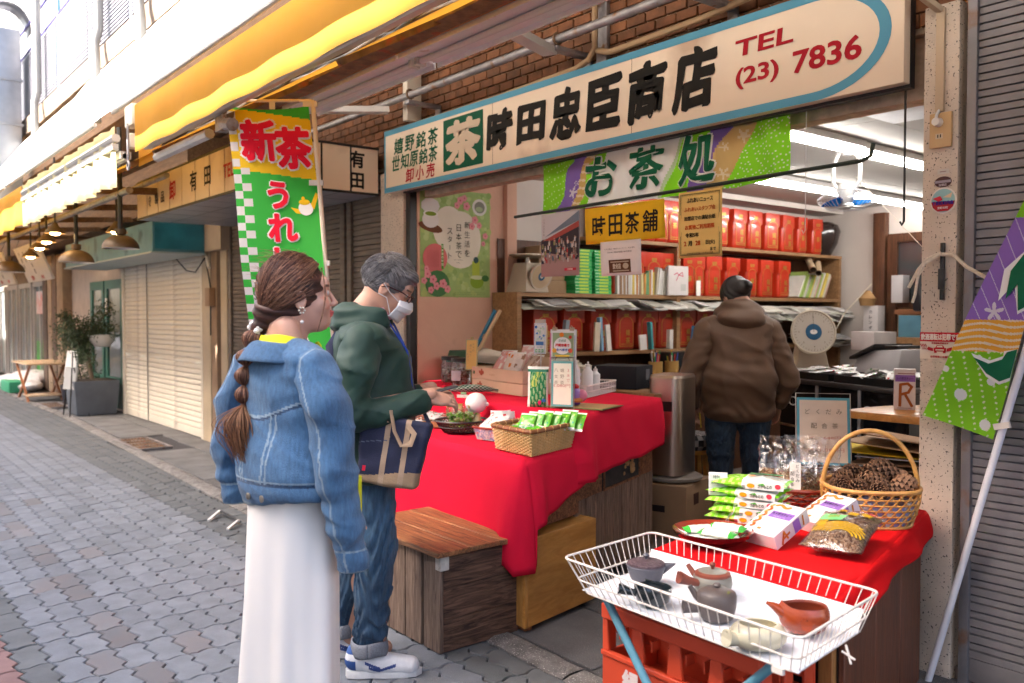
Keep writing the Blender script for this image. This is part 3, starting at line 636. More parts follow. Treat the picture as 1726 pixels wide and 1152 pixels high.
b=MB(); b.lathe([(0,.96),(.10,.97),(.17,1.05),(.19,1.14),(.17,1.14),(0,1.10)],(-13.45,3.18,0),20); b.build('bowl',M_WHITEP,t)
lf=MB()
for _ in range(30): leafs((-13.45+rg.gauss(0,.13),3.18+rg.gauss(0,.1),1.22+rg.gauss(0,.07)),14,.05,.055)
lf.build('foliage',MATS['olive_leaf'],t,smooth=False)
for k,(x,y,hh,lab) in enumerate(((-13.25,2.72,.75,'dark folding A-board with a pale panel before the planter'),(-14.3,2.95,.95,'tall leaning white notice easel behind the planter'))):
    t=thing('easel',lab,'easel',(x,y,0)); b=MB(); b.cbox((x,y,hh*.72),(.30,.02,hh*.42),None,.3,-.15); b.build('panel',PAPER if k else mat('grey_panel',(.4,.4,.4),.5),t)
    for (dx,dy) in ((-.2,-.06),(.2,-.06),(-.16,.2),(.16,.2)): b=MB(); b.tube([(x+dx,y+dy,.01),(x+dx*.6,y+dy*.1,hh*.92)],.009,6); b.build('leg',M_BLACK,t)
# foliage and bicycles-like clutter by the brown posts: potted shrubs
for k,(x,y,h_,lab) in enumerate(((-15.6,3.2,.9,'leafy potted shrub behind the folding table'),(-14.8,3.25,.6,'small potted shrub at the foot of the green door'))):
    t=thing('potted_shrub',lab,'plant',(x,y,0)); b=MB(); b.lathe([(0,.01),(.12,.01),(.16,.28),(.14,.28),(0,.25)],(x,y,0),16); b.build('pot',mat('dark_pot',(.05,.05,.07),.5),t)
    lf=MB()
    for _ in range(40): leafs((x+rg.gauss(0,.16),y+rg.gauss(0,.1),.35+rg.random()*h_),12,.06,.06)
    lf.build('foliage',MATS['olive_leaf'],t,smooth=False)
# ================================================================= light box sign
t=thing('light_box_sign','boxy lettered light box sign of the neighbour with the telephone number','sign',(-7.3,2.9,2.35))
x0,x1,y0,y1,z0,z1=-8.82,-5.84,2.42,3.38,2.345,2.70
b=MB(); b.box((x0+.012,y0+.012,z0+.01),(x1-.012,y1,z1-.012)); b.build('core',M_BLACK,t,smooth=False)
n=9
for k in range(n):
    a=x0+(x1-x0)*k/n; b=MB(); b.box((a+.009,y0,z0+.012),(a+(x1-x0)/n-.009,y0+.01,z1-.012)); b.build('front_panel',M_CREAM,t,smooth=False)
for k in range(4):
    a=y0+(y1-y0)*k/4; b=MB(); b.box((x1-.010,a+.010,z0+.012),(x1,a+(y1-y0)/4-.010,z1-.012)); b.build('side_panel',M_CREAM,t,smooth=False)
for i in range(8):
    for j in range(3):
        a=x0+(x1-x0)*i/8; c=y0+(y1-y0)*j/3; b=MB(); b.box((a+.007,c+.007,z0-.002),(a+(x1-x0)/8-.007,c+(y1-y0)/3-.007,z0+.008)); b.build('under_panel',mat('grey_acrylic',(.30,.31,.36),.3,var=.08),t,smooth=False)
b=MB(); b.box((x0+.002,y0+.004,z0+.0),(x1-.004,y1,z0+.007)); b.box((x0-.004,y0-.004,z0-.006),(x1+.004,y0+.004,z0+.012)); b.box((x0-.004,y0-.004,z1-.012),(x1+.004,y0+.006,z1+.006)); b.box((x1-.004,y0+.004,z0-.006),(x1+.004,y1,z0+.012)); b.box((x1-.004,y0+.006,z1-.012),(x1+.004,y1,z1+.006)); b.box((x0+.004,y0+.006,z1-.01),(x1-.004,y1,z1)); b.build('frame',M_BLACK,t,smooth=False)
W=x1-x0; p=Print(plane((x0,y0-.0005,z0),(1,0,0),(0,0,1),(0,-1,0)))
p.text('食',.42,.14,.10,(.04,.03,.03),.02); p.text('製',.62,.14,.10,(.04,.03,.03),.02); p.text('品',.80,.14,.10,(.04,.03,.03),.02); p.text('卸',1.08,.17,.17,(.5,.03,.03),.03)
p.text('有',1.62,.185,.17,(.03,.025,.025),.02); p.text('田',1.95,.185,.15,(.03,.025,.025),.02); p.text('TEL22-5117',2.62,.17,.11,(.5,.03,.03),.02,w=.64)
p.build('lettering',PRT,t,smooth=False)
p=Print(plane((x1+.0005,y0,z0),(0,1,0),(0,0,1),(1,0,0)))
p.text('有',.77,.255,.13,(.02,.018,.018),.03); p.text('田',.77,.095,.12,(.02,.018,.018),.03); p.text('品',.42,.09,.12,(.02,.018,.018),.04); p.text('食',.18,.18,.13,(.02,.018,.018),.04); p.build('lettering',PRT,t,smooth=False)
# ================================================================= awnings
def awning(name,lab,x0,x1,zt,fringe):
    t=thing(name,lab,'awning',((x0+x1)/2,1.7,2.5))
    xt=x1+(.55 if -7 < x1 < -6 else .2 if x1 < -9 else 0)
    b=MB(); b.grid(lambda u,v: (x0+(xt-x0)*u,1.44+.78*v,2.70+(zt-2.70)*v+.012*math.sin(PI*v)*math.sin(u*19)+.0015*math.sin(u*55)),60,4); b.build('top_sheet',M_WHT,t)
    b=MB(); b.grid(lambda u,v: (x0+.03+(xt-x0-.06)*u,1.71+.72*v,2.49+.41*v+.008*math.sin(v*PI)*math.sin(u*40)),40,6); b.build('under_sheet',M_YEL,t)
    if fringe: b=MB(); b.grid(lambda u,v: (x0+(x1-x0)*u,1.60+.004*math.sin(u*(x1-x0)*11)*(1-v)+.004*math.sin(u*67)*(1-v),2.470+.003*math.sin(u*31)*(1-v)+.30*v),160,6); b.build('valance',M_YEL,t)
    b=MB(); b.tube([(x0,1.47,2.705),(x1,1.47,2.705)],.014,8); b.build('front_roll',M_ALU,t)
    b=MB(); b.box((x0,1.63,2.50),(x1,1.70,2.55)); b.tube([(x0,1.665,2.515),(x1,1.665,2.515)],.022,10); b.build('front_bar',M_ALU,t,angle=.6)
    n=max(2,int((x1-x0)/1.1))
    for k in range(n+1):
        x=x0+.05+(x1-x0-.1)*k/n; b=MB(); b.beam((x,1.7,2.47),(x,2.4,2.86),.025,.03); b.build('arm',M_STEEL,t,smooth=False)
    return t
awning('awning','yellow awning with sunlit white top and hanging valance over the tea shop',-5.86,.6,3.95,True)
aw=awning('awning','second awning with a sunlit white gathered fringe before the neighbour',-9.85,-6.32,3.85,False)
b=MB(); M_FR=mat('white_fringe',(.80,.72,.42),.7,var=.05,transl=.3); b.grid(lambda u,v: (-9.8+3.45*u,1.60+.02*math.sin(u*95)*(1-v*.7)+.012*math.sin(u*41),2.31+.01*math.sin(u*23)*(1-v)+.41*v),220,5); b.build('valance',M_FR,aw)
b=MB(); b.box((-9.8,1.585,2.56),(-6.35,1.625,2.60)); b.tube([(-9.8,1.61,2.64),(-6.35,1.61,2.64)],.03,8); b.build('fringe_rail',M_ALU,aw,angle=.6)
b=MB(); b.grid(lambda u,v: (-6.36+.52*u,1.76,2.46+.28*v),3,2); b.build('sun_gap_flap',M_YEL,aw)  # added cloth closing the gap so no sun leaks onto sign and pillar
aw3=awning('awning','third awning with a yellow edge at the far left',-24,-9.98,3.8,False)
b=MB(); b.grid(lambda u,v: (-23.9+14.05*u,1.60+.02*math.sin(u*120)*(1-v),2.33+.39*v),120,4,colfn=None); b.build('valance',M_YEL,aw3)
for a,c,lab in (((-6.28,1.66,2.56),(-6.20,1.74,2.66),'small white gear box at the end of the fringed awning'),((-6.1,1.6,2.66),(-5.92,1.66,2.80),'white gear box above the crank hook')): b=MB(); b.box(a,c); tag(b.build('awning_gear',M_CREAMSH,None,bevel=.012),lab,'gear box')
t=thing('crank_hook','steel crank hook with a ring hanging between the two awnings','hook',(-6.05,1.6,2.6)); b=MB(); b.tube([(-6.02,1.6,2.68),(-6.02,1.6,2.43)],.009,8); b.tube([(-6.02+.022*math.sin(a),1.6,2.405+.028*math.cos(a)) for a in [2*PI*k/12 for k in range(12)]],.007,6,closed=True); b.build('ring_rod',M_GALV,t)
b=MB(); b.tube([(-4.62,1.72,2.455),(-4.5,1.72,2.43)],.035,10); b.box((-4.7,1.70,2.42),(-4.60,1.76,2.5)); tag(b.build('awning_knuckle',M_GALV,None,angle=.5),'grey folding arm knuckle under the awning bar','arm joint')
b=MB(); b.tube([(-5.8,1.72,2.44),(-4.9,1.74,2.45)],.03,8); tag(b.build('awning_roller',M_ALU,None),'short aluminium roller under the left end of the awning bar','roller')
# ================================================================= steel, pipes and the outdoor lamp
b=MB(); b.box((-9.2,2.18,2.745),(.6,2.235,2.785)); b.box((-9.2,2.17,2.735),(.6,2.28,2.745)); tag(b.build('steel_beam',M_STEEL,None,smooth=False),'rusty steel beam with red flaking paint along the arcade edge','beam')
b=MB(); b.box((-9.2,2.30,3.02),(.6,2.5,3.05)); b.build('x',M_BLACK,None); bpy.data.objects.remove(bpy.data.objects['x'])
t=thing('cable_bundle','black cables strung behind the rusty steel beam','cable',(-4,2.33,2.85))
for k in range(4):
    b=MB(); b.tube([(-7+i*.45,2.30+.02*math.sin(i*1.7+k),2.82+.025*k+.03*math.sin(i*(1.1+.3*k)+k)) for i in range(18)],.007+.003*(k % 2),6); b.build('cable',M_BLACK if k != 2 else M_GALV,t)
t=thing('batten_lamp','long unlit white fluorescent batten hanging under the arcade','lamp',(-4,2.5,2.78))
for (xa,xb) in ((-5.38,-3.96),(-3.93,-2.5),(-2.47,-1.0)):
    h_=MB(); h_.hexa([(xa,2.40,2.79),(xb,2.40,2.79),(xb,2.64,2.79),(xa,2.64,2.79)],[(xa,2.47,2.84),(xb,2.47,2.84),(xb,2.57,2.84),(xa,2.57,2.84)]); h_.box((xa,2.39,2.765),(xb,2.40,2.80)); h_.box((xa,2.64,2.765),(xb,2.65,2.80)); hs=h_.build('housing',mat('white_enamel_lamp',(.92,.91,.94),.35,var=.06,dirt=((.45,.22,.08),.66,7)),t,smooth=False)
    b=MB(); b.tube([(xa+.03,2.52,2.772),(xb-.03,2.52,2.772)],.016,12); b.build('tube',M_TUBEOFF,t)
    for x in (xa,xb-.03): b=MB(); b.box((x,2.49,2.75),(x+.03,2.55,2.80)); b.build('holder',M_WHITEP,t,bevel=.004)
b=MB(); b.box((-5.4,2.345,2.79),(-1.0,2.385,2.83)); tag(b.build('batten_strip',mat('orange_timber',(.45,.2,.07),.6,var=.2),None,smooth=False),'orange brown timber strip along the fluorescent batten','strip')
for k,(x,xx) in enumerate(((-3.32,-3.62),(-5.6,-5.36))):
    b=MB(); b.beam((x,2.56,2.835),(xx,3.18,2.88),.085,.04); tag(b.build('lamp_bracket',M_WHITEP,None,smooth=False),('dusty white bracket from the fluorescent batten to the grey pipe','white bracket at the left end of the fluorescent batten')[k],'bracket')
b=MB(); b.tube([(-9.0,3.2,2.93),(-1.0,3.2,2.95)],.024,12); tag(b.build('grey_pipe',M_GALV,None),'grey steel pipe running along the brick band','pipe')
for k,x in enumerate((-5.1,-3.58,-2.58,-7.2)):
    t=thing('pipe_bracket','angle bracket holding the grey pipe, %s' % ('left of the green tea square','above the third big sign letter','above the big letters at the right','behind the light box sign')[k],'bracket',(x,3.3,2.9),group='pipe brackets on the brick band')
    b=MB(); b.box((x-.03,3.17,2.875),(x+.03,3.44,2.90)); b.box((x-.03,3.425,2.74),(x+.03,3.44,2.875)); b.build('angle',M_GALV,t,bevel=.004); b=MB(); b.tube([(x,3.2+.03*math.cos(a),2.945+.03*math.sin(a)) for a in [2*PI*q/10 for q in range(10)]],.008,6,closed=True); b.build('clamp',M_STEEL,t)
b=MB(); b.tube([(-3.47,3.38,3.3),(-3.47,3.38,2.98),(-3.46,3.37,2.90),(-3.50,3.36,2.84),(-3.6,3.36,2.815),(-4.3,3.37,2.80),(-5.5,3.38,2.80)],.017,8); b.tube([(-3.44,3.37,2.88),(-3.33,3.36,2.845),(-3.1,3.35,2.845),(-2.7,3.36,2.86),(-2.3,3.37,2.90),(-2.1,3.38,3.0),(-2.0,3.38,3.15)],.017,8); tag(b.build('conduit',mat('tan_conduit',(.42,.28,.16),.6),None),'bent tan cable conduit above the shop sign','conduit')
b=MB(); b.box((-5.36,3.3,2.82),(-5.30,3.42,3.34)); tag(b.build('strut',M_CREAMSH,None,bevel=.003),'pale vertical strut beside the left end of the shop sign','strut')
b=MB(); b.box((-3.50,3.42,2.78),(-3.42,3.45,3.2)); tag(b.build('conduit_plate',M_GALV,None,bevel=.003),'dark steel plate behind the bent conduit','plate')
# ================================================================= the shop sign
sg=thing('shop_sign','long cream shop sign with blue border and big brush lettering','sign',(-3.75,3.34,2.6))
SX0,SX1,SZ0,SZ1,SY=-5.67,-1.69,2.335,2.795,3.33
b=MB(); b.box((SX0,SY,SZ0),(SX1,SY+.05,SZ1)); b.build('panel',M_CREAM,sg,bevel=.003)
b=MB(); b.box((SX0,SY+.052,SZ0-.012),(SX1,SY+.09,SZ1+.02)); b.build('back_frame',M_BLACK,sg,smooth=False)
p=Print(plane((SX0,SY-.0006,SZ0),(1,0,0),(0,0,1),(0,-1,0))); W=SX1-SX0; H_=SZ1-SZ0; BL=(.10,.32,.46)
# border: straight on the left, half-round at the right
cx=W-.40; ro,ri=.212,.178
p.rect(0,0,W-.40,.038,BL,8); p.rect(0,H_-.038,W-.40,H_,BL,8); p.rect(0,.038,.02,H_-.038,BL)
N_=22; cy=H_/2
for k in range(N_):
    a0,a1=-PI/2+PI*k/N_,-PI/2+PI*(k+1)/N_
    p.P([(cx+.30*math.cos(a0),cy+(H_/2-.038)*math.sin(a0)),(cx+.35*math.cos(a0),cy+H_/2*math.sin(a0)),(cx+.35*math.cos(a1),cy+H_/2*math.sin(a1)),(cx+.30*math.cos(a1),cy+(H_/2-.038)*math.sin(a1))],BL)
GRN=(.004,.09,.045); RED=(.40,.008,.02); BK=(.012,.010,.008)
for i,ch in enumerate('嬉野銘茶'): p.text(ch,.205+i*.150,.325,.115,GRN,.018,shear=.12,w=.125,rough=.012)
for i,ch in enumerate('世知原銘茶'): p.text(ch,.165+i*.123,.205,.11,GRN,.018,shear=.12,w=.11,rough=.012)
for i,ch in enumerate('卸小売'): p.text(ch,.355+i*.135,.095,.10,RED,.02,shear=.12,w=.105,rough=.012)
p.rect(.785,.06,1.235,.405,GRN); p.layer(2).text('茶',1.01,.235,.30,(.62,.50,.38),.046,w=.40,shear=.08,rough=.02).layer(1)
for i,(ch,u,s_) in enumerate((('時',1.405,.27),('田',1.71,.23),('忠',2.02,.29),('臣',2.325,.28),('商',2.63,.31),('店',2.94,.31))):
    p.text(ch,u,.235,s_,BK,.050,w=.262,shear=.10,rough=.03)
p.text('TEL',3.335,.315,.075,RED,.02,w=.31,shear=.1); p.text('(23)',3.30,.175,.10,RED,.025,w=.23); p.text('7836',3.645,.185,.10,RED,.025,w=.32)
p.build('lettering',PRT,sg,smooth=False)
for k,u in enumerate((.42,.79)): b=MB(); x=SX0+W*(.335+.30*k); b.box((x-.0015,SY-.0008,SZ0+.01),(x+.0015,SY,SZ1-.01)); b.build('panel_joint',M_STEEL,sg,smooth=False)
for k,x in enumerate((-2.174,-1.727)):
    t=thing('hook_wire',('thin wire hanging from the sign in front of the shop','black hooked wire hanging from the right end of the sign')[k],'hook',(x,3.4,2.3)); b=MB(); b.tube([(x-.03,3.42,2.365),(x,3.42,2.37),(x,3.42,1.80),(x-.008,3.42,1.785),(x-.016,3.42,1.80)],.0045 if k else .002,6); b.build('wire',M_BLACK if k else M_WHITEP,t)
# ================================================================= things on the pillar
t=thing('wall_socket','beige power socket with a white plug on the terrazzo pillar','socket',(-1.565,3.385,2.13))
b=MB(); b.box((-1.608,3.374,2.066),(-1.524,3.389,2.20)); b.build('plate',mat('beige_plastic',(.55,.36,.18),.4),t,bevel=.004)
b=MB(); b.cyl((-1.572,3.375,2.163),(-1.572,3.345,2.163),.018,.015,12); b.tube([(-1.572,3.35,2.16),(-1.574,3.36,2.19),(-1.573,3.378,2.21)],.006,6); b.build('plug',M_WHITEP,t)
p=Print(plane((-1.565,3.3735,2.11),(1,0,0),(0,0,1),(0,-1,0))); p.rect(-.018,-.01,.010,.01,(.6,.5,.35)); p.layer(2).rect(-.010,-.006,-.006,.006,(.02,.02,.02)).rect(.000,-.006,.004,.006,(.02,.02,.02)); p.build('socket_holes',PRT,t,smooth=False)
b=MB(); b.box((-1.588,3.374,2.205),(-1.556,3.389,2.60)); b.beam((-1.572,3.38,2.59),(-1.63,3.30,2.66),.03,.02); tag(b.build('cable_duct',mat('tan_duct',(.50,.38,.26),.5),None,bevel=.002),'narrow beige cable duct running up the terrazzo pillar','cable duct')
PY_=3.3885
def sticker(name,lab,u,v,fn): 
    t=thing(name,lab,'sticker',(u,PY_,v)); p=Print(plane((u,PY_,v),(1,0,0),(0,0,1),(0,-1,0))); fn(p); p.build('print',PRT,t,smooth=False); return t
sticker('paper_tag','tiny white label above the round stickers',-1.558,1.975,lambda p: (p.rect(-.022,-.009,.022,.009,(.6,.56,.5)),p.layer(2).rect(-.012,-.002,.012,.001,(.3,.2,.2))))
sticker('oval_sticker','small oval brown and grey sticker on the pillar',-1.558,1.935,lambda p: (p.disc(0,0,.033,(.10,.05,.05),.021),p.layer(2).rect(-.03,-.004,.03,.006,(.35,.30,.35)),p.layer(3).text('加盟店',0,-.012,.010,(.7,.6,.6),.02)))
def rnd_st(p):
    p.disc(0,0,.051,(.75,.68,.62)); p.layer(2).disc(0,0,.045,(.30,.50,.52)); p.layer(3).P([(-.045,-.004),(.045,-.004),(.038,-.026),(.02,-.041),(-.02,-.041),(-.038,-.026)],(.45,.03,.04))
    p.layer(4).text('下京町町内会',0,-.009,.016,(.03,.02,.25),.04,w=.082).text('京町の町',0,-.028,.010,(.8,.7,.7),.02).P([(-.04,.01),(-.01,.018),(.0,.002),(-.016,-.004)],(.55,.03,.05)).P([(.0,.012),(.036,.028),(.03,.008)],(.75,.55,.35))
sticker('round_sticker','round red and teal neighbourhood sticker on the pillar',-1.556,1.863,rnd_st)
def banner_st(p):
    w,h=.078,.052
    p.rect(-w,-h,w,h,(.72,.62,.52)); p.layer(2).rect(-w,.016,w,h,(.52,.015,.03)); p.layer(3).text('飲酒運転は犯罪です',0,.034,.026,(.85,.75,.68),.04,w=.148)
    p.layer(2).text('飲酒運転根絶宣言',0,.010,.008,(.45,.02,.03),.02); p.text('STOP',-.055,-.012,.008,(.45,.02,.03),.03); p.text('佐世保商工会議所',0,-.043,.009,(.45,.02,.03),.02)
    p.rect(-.024,-.022,.024,-.008,(.45,.02,.03)).P([(-.018,-.008),(.018,-.008),(.012,.002),(-.012,.002)],(.45,.02,.03)).rect(-.022,-.028,-.012,-.022,(.45,.02,.03)).rect(.012,-.028,.022,-.022,(.45,.02,.03)); p.layer(3).rect(-.016,-.018,.016,-.014,(.75,.65,.55)).P([(-.012,-.006),(.012,-.006),(.009,0),(-.009,0)],(.75,.65,.55)).layer(2)
    for s in (-1,1): p.P([(s*.026,-.01),(s*.046,-.004),(s*.046,-.018),(s*.026,-.022)][::s],(.45,.02,.03)); 
    for s in (-1,1):
        for k in range(4): p.line([(s*(.052+k*.006),-.004),(s*(.056+k*.007),.006)],.003,(.45,.02,.03))
sticker('warning_sticker','red and white drink driving warning sticker on the pillar',-1.560,1.302,banner_st)
t=thing('door_latch','dark iron latch bar fixed upright on the pillar','latch',(-1.555,3.385,1.58)); b=MB(); b.box((-1.56,3.375,1.48),(-1.545,3.388,1.70)); b.box((-1.565,3.370,1.52),(-1.54,3.3745,1.60)); b.build('bar',M_BLACK,t,bevel=.002)
sticker('wall_cord_label','small brass plate on the left terrazzo pillar',-5.62,1.75,lambda p: (p.rect(-.03,-.09,.03,.09,(.5,.28,.08)),p.layer(2).rect(-.02,-.08,.02,.08,(.45,.36,.26))))
# ================================================================= interior lamps and fan
for k,(x,y0,y1,z,lab) in enumerate(((-3.05,3.75,5.42,2.505,'nearest lit ceiling tube at the shop front'),(-3.07,5.48,6.9,2.505,'second lit ceiling tube in line behind the nearest'),(-4.2,5.75,8.72,2.505,'long lit ceiling tube over the back of the shop'))):
    t=thing('ceiling_tube_lamp',lab,'lamp',(x,(y0+y1)/2,z)); b=MB(); b.box((x-.05,y0-.02,z+.03),(x+.05,y1+.02,ZC-.001)); b.build('batten',M_WHITEP,t,bevel=.006)
    b=MB(); b.tube([(x,y0,z),(x,y1,z)],.018,12); b.build('tube',M_TUBE,t)
    for y in (y0-.01,y1+.01): b=MB(); b.box((x-.02,y-.012,z-.022),(x+.02,y+.012,z+.03)); b.build('holder',M_WHITEP,t,bevel=.003)
t=thing('ceiling_fan','white caged ceiling fan with blue blades hanging inside the shop','fan',(-3.24,5.6,2.2)); fx,fy,fz=-3.24,5.6,2.235
for s in (-1,1): b=MB(); b.tube([(fx+s*.055,fy,fz+.33),(fx+s*.10,fy,fz+.25),(fx+s*.10,fy,fz+.12),(fx+s*.05,fy,fz+.04)],.014,8); b.build('bracket',M_WHITEP,t)
b=MB(); b.lathe([(0,fz+.10),(.05,fz+.10),(.06,fz+.05),(.05,fz-.02),(.02,fz-.05),(0,fz-.05)],(fx,fy,0),20); b.tube([(fx,fy,fz+.3),(fx,fy,ZC)],.03,10); b.build('motor',M_WHITEP,t)
M_BLADE=mat('blue_translucent_blade',(.01,.22,.65),.15,transl=.3,coat=.4)
for k in range(3):
    a=2*PI*k/3+2.4; b=MB(); b.grid(lambda u,v: (fx+math.cos(a+(v-.5)*(.5+.7*u))*(.04+.13*u),fy+math.sin(a+(v-.5)*(.5+.7*u))*(.04+.13*u),fz-.03+(v-.5)*.05),5,5); b.build('blade',M_BLADE,t,solid=.003)
b=MB(); b.lathe([(0,fz-.065),(.05,fz-.065),(.06,fz-.05),(.05,fz-.035)],(fx,fy,0),18); b.build('hub_cap',M_ALU,t)
b=MB()
for k in range(36):
    a=2*PI*k/36; b.tube([(fx+math.cos(a)*r,fy+math.sin(a)*r,fz+z) for r,z in ((.06,-.068),(.13,-.07),(.185,-.03),(.19,.0),(.13,.045),(.06,.055))],.0016,3,cap=False)
for r,z in ((.19,-.01),(.13,-.071),(.10,.052)): b.tube([(fx+math.cos(a)*r,fy+math.sin(a)*r,fz+z) for a in [2*PI*q/30 for q in range(30)]],.0025,4,closed=True)
tag(b.build('cage',M_ALU,t),kind=None)
# ================================================================= shelf unit on the left wall
SF,SB=-5.10,XW+.01
su=thing('shelf_unit','long wooden wall shelves packed with red tea tins along the left wall','shelf',(-5.25,6.4,.05))
for (z,ya,yb) in ((2.035,4.9,8.74),(1.565,4.18,8.72),(1.09,4.20,8.60),(.62,4.2,8.6)):
    b=MB(); b.box((SB,ya,z),(SF,yb,z+.032)); b.build('shelf',M_SHELFW,su,bevel=.002,seg=1)
for y,z0,z1 in ((4.17,.05,1.60),(6.02,.05,2.03),(8.70,.05,2.03)):
    b=MB(); b.box((SB,y-.022,z0),(SF+.004,y+.022,z1)); b.build('side_panel',M_SHELFW,su,smooth=False)
b=MB(); b.box((SB-.0,4.2,.05),(SB+.006,8.7,2.03)); b.build('back_board',M_DARKW,su,smooth=False)
# tins
ORD='first second third fourth fifth sixth seventh eighth ninth tenth eleventh twelfth thirteenth fourteenth fifteenth sixteenth seventeenth eighteenth nineteenth twentieth twenty-first twenty-second twenty-third twenty-fourth twenty-fifth twenty-sixth twenty-seventh twenty-eighth twenty-ninth thirtieth'.split()
M_TIN=mat('red_lacquer_tin',None,.28,var=.06,vs=5,coat=.4); M_GOLD=mat('gold_print',(.50,.30,.06),.35,metal=.6,var=.15,vs=30)
TR=(.56,.035,.012)
def tin_proto(w,h,d,ch='茶',dull=False):
    root=thing('tea_tin','x','tea tin'); c=(.42,.035,.015) if dull else TR
    b=MB(); b.box((-d,-w/2,0),(0,w/2,h-.012),c); b.build('body',M_TIN,root,bevel=.034,seg=3)
    b=MB(); b.box((-d-.003,-w/2-.003,h*.66),(.003,w/2+.003,h),c); b.tube([(-d/2,-.03,h),(-d/2,-.03,h+.014),(-d/2,.03,h+.014),(-d/2,.03,h)],.003,5,c); b.build('lid',M_TIN,root,bevel=.034,seg=3)
    p=Print(lambda u,v,l=0: Vector((.0035+l,u,v))); g=(.4,.25,.05); p.lift=.001
    r=w*.36; q=[(r*math.cos(a),h*.62+r*.8*math.sin(a)) for a in [PI*k/10 for k in range(11)]]
    p.line([(w*.36,h*.09)]+q+[(-w*.36,h*.09),(w*.36,h*.09)],.006,g); p.vtext('銘茶' if w > .2 else '茶',0 if w < .2 else w*.08,h*.42,h*.15,h*.19,g,.04)
    p.text('嬉野',0,h*.83,h*.09,g,.03); p.line([(-w*.3,h*.14),(w*.3,h*.14)],.005,g); p.build('gold_print',M_GOLD,root,smooth=False)
    return root
def hide_proto(root):
    for o in [root]+list(root.children_recursive): bpy.data.objects.remove(o)
P1=tin_proto(.155,.375,.24); P2=tin_proto(.215,.375,.24); P3=tin_proto(.235,.355,.26,dull=True)
def put_tin(P,x,y,z,rz,lab,grp):
    o=copy_tree(P); o.location=(x,y,z); o.rotation_euler=(0,0,rz); o['label']=lab; o['group']=grp; ORG[o.name]=Vector((x,y,z)); return o
g1='red tins on the top shelf'
y=6.08; k=0; names=['first','second','third','fourth','fifth','sixth','seventh','eighth','ninth','tenth','eleventh','twelfth','thirteenth','fourteenth']
ys=[5.20,5.36,5.52,5.68,5.84,6.0,6.165,6.33,6.50,6.70,6.965,7.21,7.495,7.77,8.03,8.31]
for k,y in enumerate(ys):
    rem=len(ys)-k
    put_tin(P2 if 11 <= k < 14 or k == 10 else P1,-5.13,y,2.069,random.uniform(-.08,.08),'glossy red tea tin with gold print on the top shelf, %s from the dark vase' % names[min(rem-1,13)] if rem <= 14 else 'glossy red tea tin on the top shelf hidden behind the yellow signs',g1)
for k,(y,P) in enumerate(((5.32,P1),(5.52,P2),(5.74,P2),(5.92,P1),(6.22,P1),(6.36,P1),(6.58,P2),(6.87,P2),(7.17,P1),(7.42,P2),(7.72,P2))):
    put_tin(P,-5.14,y,1.599,random.uniform(-.06,.06),'matt red tea tin on the middle shelf, %s from the rolled papers' % names[10-k],'red tins on the middle shelf')
for k,y in enumerate((4.48,4.79,5.1,5.40,5.68,5.94,6.2,6.46,6.72)):
    put_tin(P3,-5.15,y,1.124,random.uniform(-.05,.05),'dull red tea tin on the lower shelf, %s from the left shelf end' % names[k],'red tins on the lower shelf')
for P in (P1,P2,P3): hide_proto(P)
# dark vase
t=thing('lidded_jar','big dark glazed jar with a cloth cover at the end of the top shelf','jar',(-5.25,8.55,2.069)); b=MB(); b.lathe([(0,2.07),(.09,2.07),(.16,2.2),(.19,2.33),(.16,2.40),(.10,2.43),(0,2.43)],(-5.23,8.56,0),28); b.build('body',mat('dark_glaze',(.03,.02,.018),.2,coat=.5),t)
b=MB(); b.grid(lambda u,v: (-5.23+(.005+.15*v)*math.cos(2*PI*u),8.56+(.005+.15*v)*math.sin(2*PI*u),2.44-.10*v*v-(.05*v*max(0,math.sin(4*PI*u)))),32,5); b.build('cloth_cover',mat('tan_cloth',(.5,.42,.28),.8),t)
# green tea boxes in stacks
M_GB=mat('green_card',None,.35,var=.08,vs=20)
def flat_box(x,y,z,dx,dy,dz,c,lab,grp,name='tea_box',stripe=(.55,.75,.12)):
    t=thing(name,lab,'box',(x,y,z),group=grp); b=MB(); b.box((x-dx/2,y-dy/2,z),(x+dx/2,y+dy/2,z+dz),c); b.build('carton',M_GB,t,bevel=.002,seg=1)
    p=Print(lambda u,v,l=0: Vector((x+dx/2+l,u,v))); p.rect(y-dy*.25,z+dz*.2,y+dy*.3,z+dz*.8,stripe); p.rect(y-dy*.5+.002,z+dz*.45,y-dy*.27,z+dz*.6,(.85,.88,.8)); p.build('band',PRT,t,smooth=False); return t
for s_,(y,n) in enumerate(((4.88,14),(5.10,14))):
    for k in range(n):
        flat_box(-5.22,y+random.uniform(-.008,.008),1.599+k*.026,.18,.19,.025,(.03,.42,.11) if k % 3 else (.06,.50,.16),'flat green tea carton in the %s stack, %s' % (('left','right')[s_],('at the bottom' if k == 0 else 'on top' if k == n-1 else ORD[k]+' from the bottom')),'flat green cartons stacked on the middle shelf')
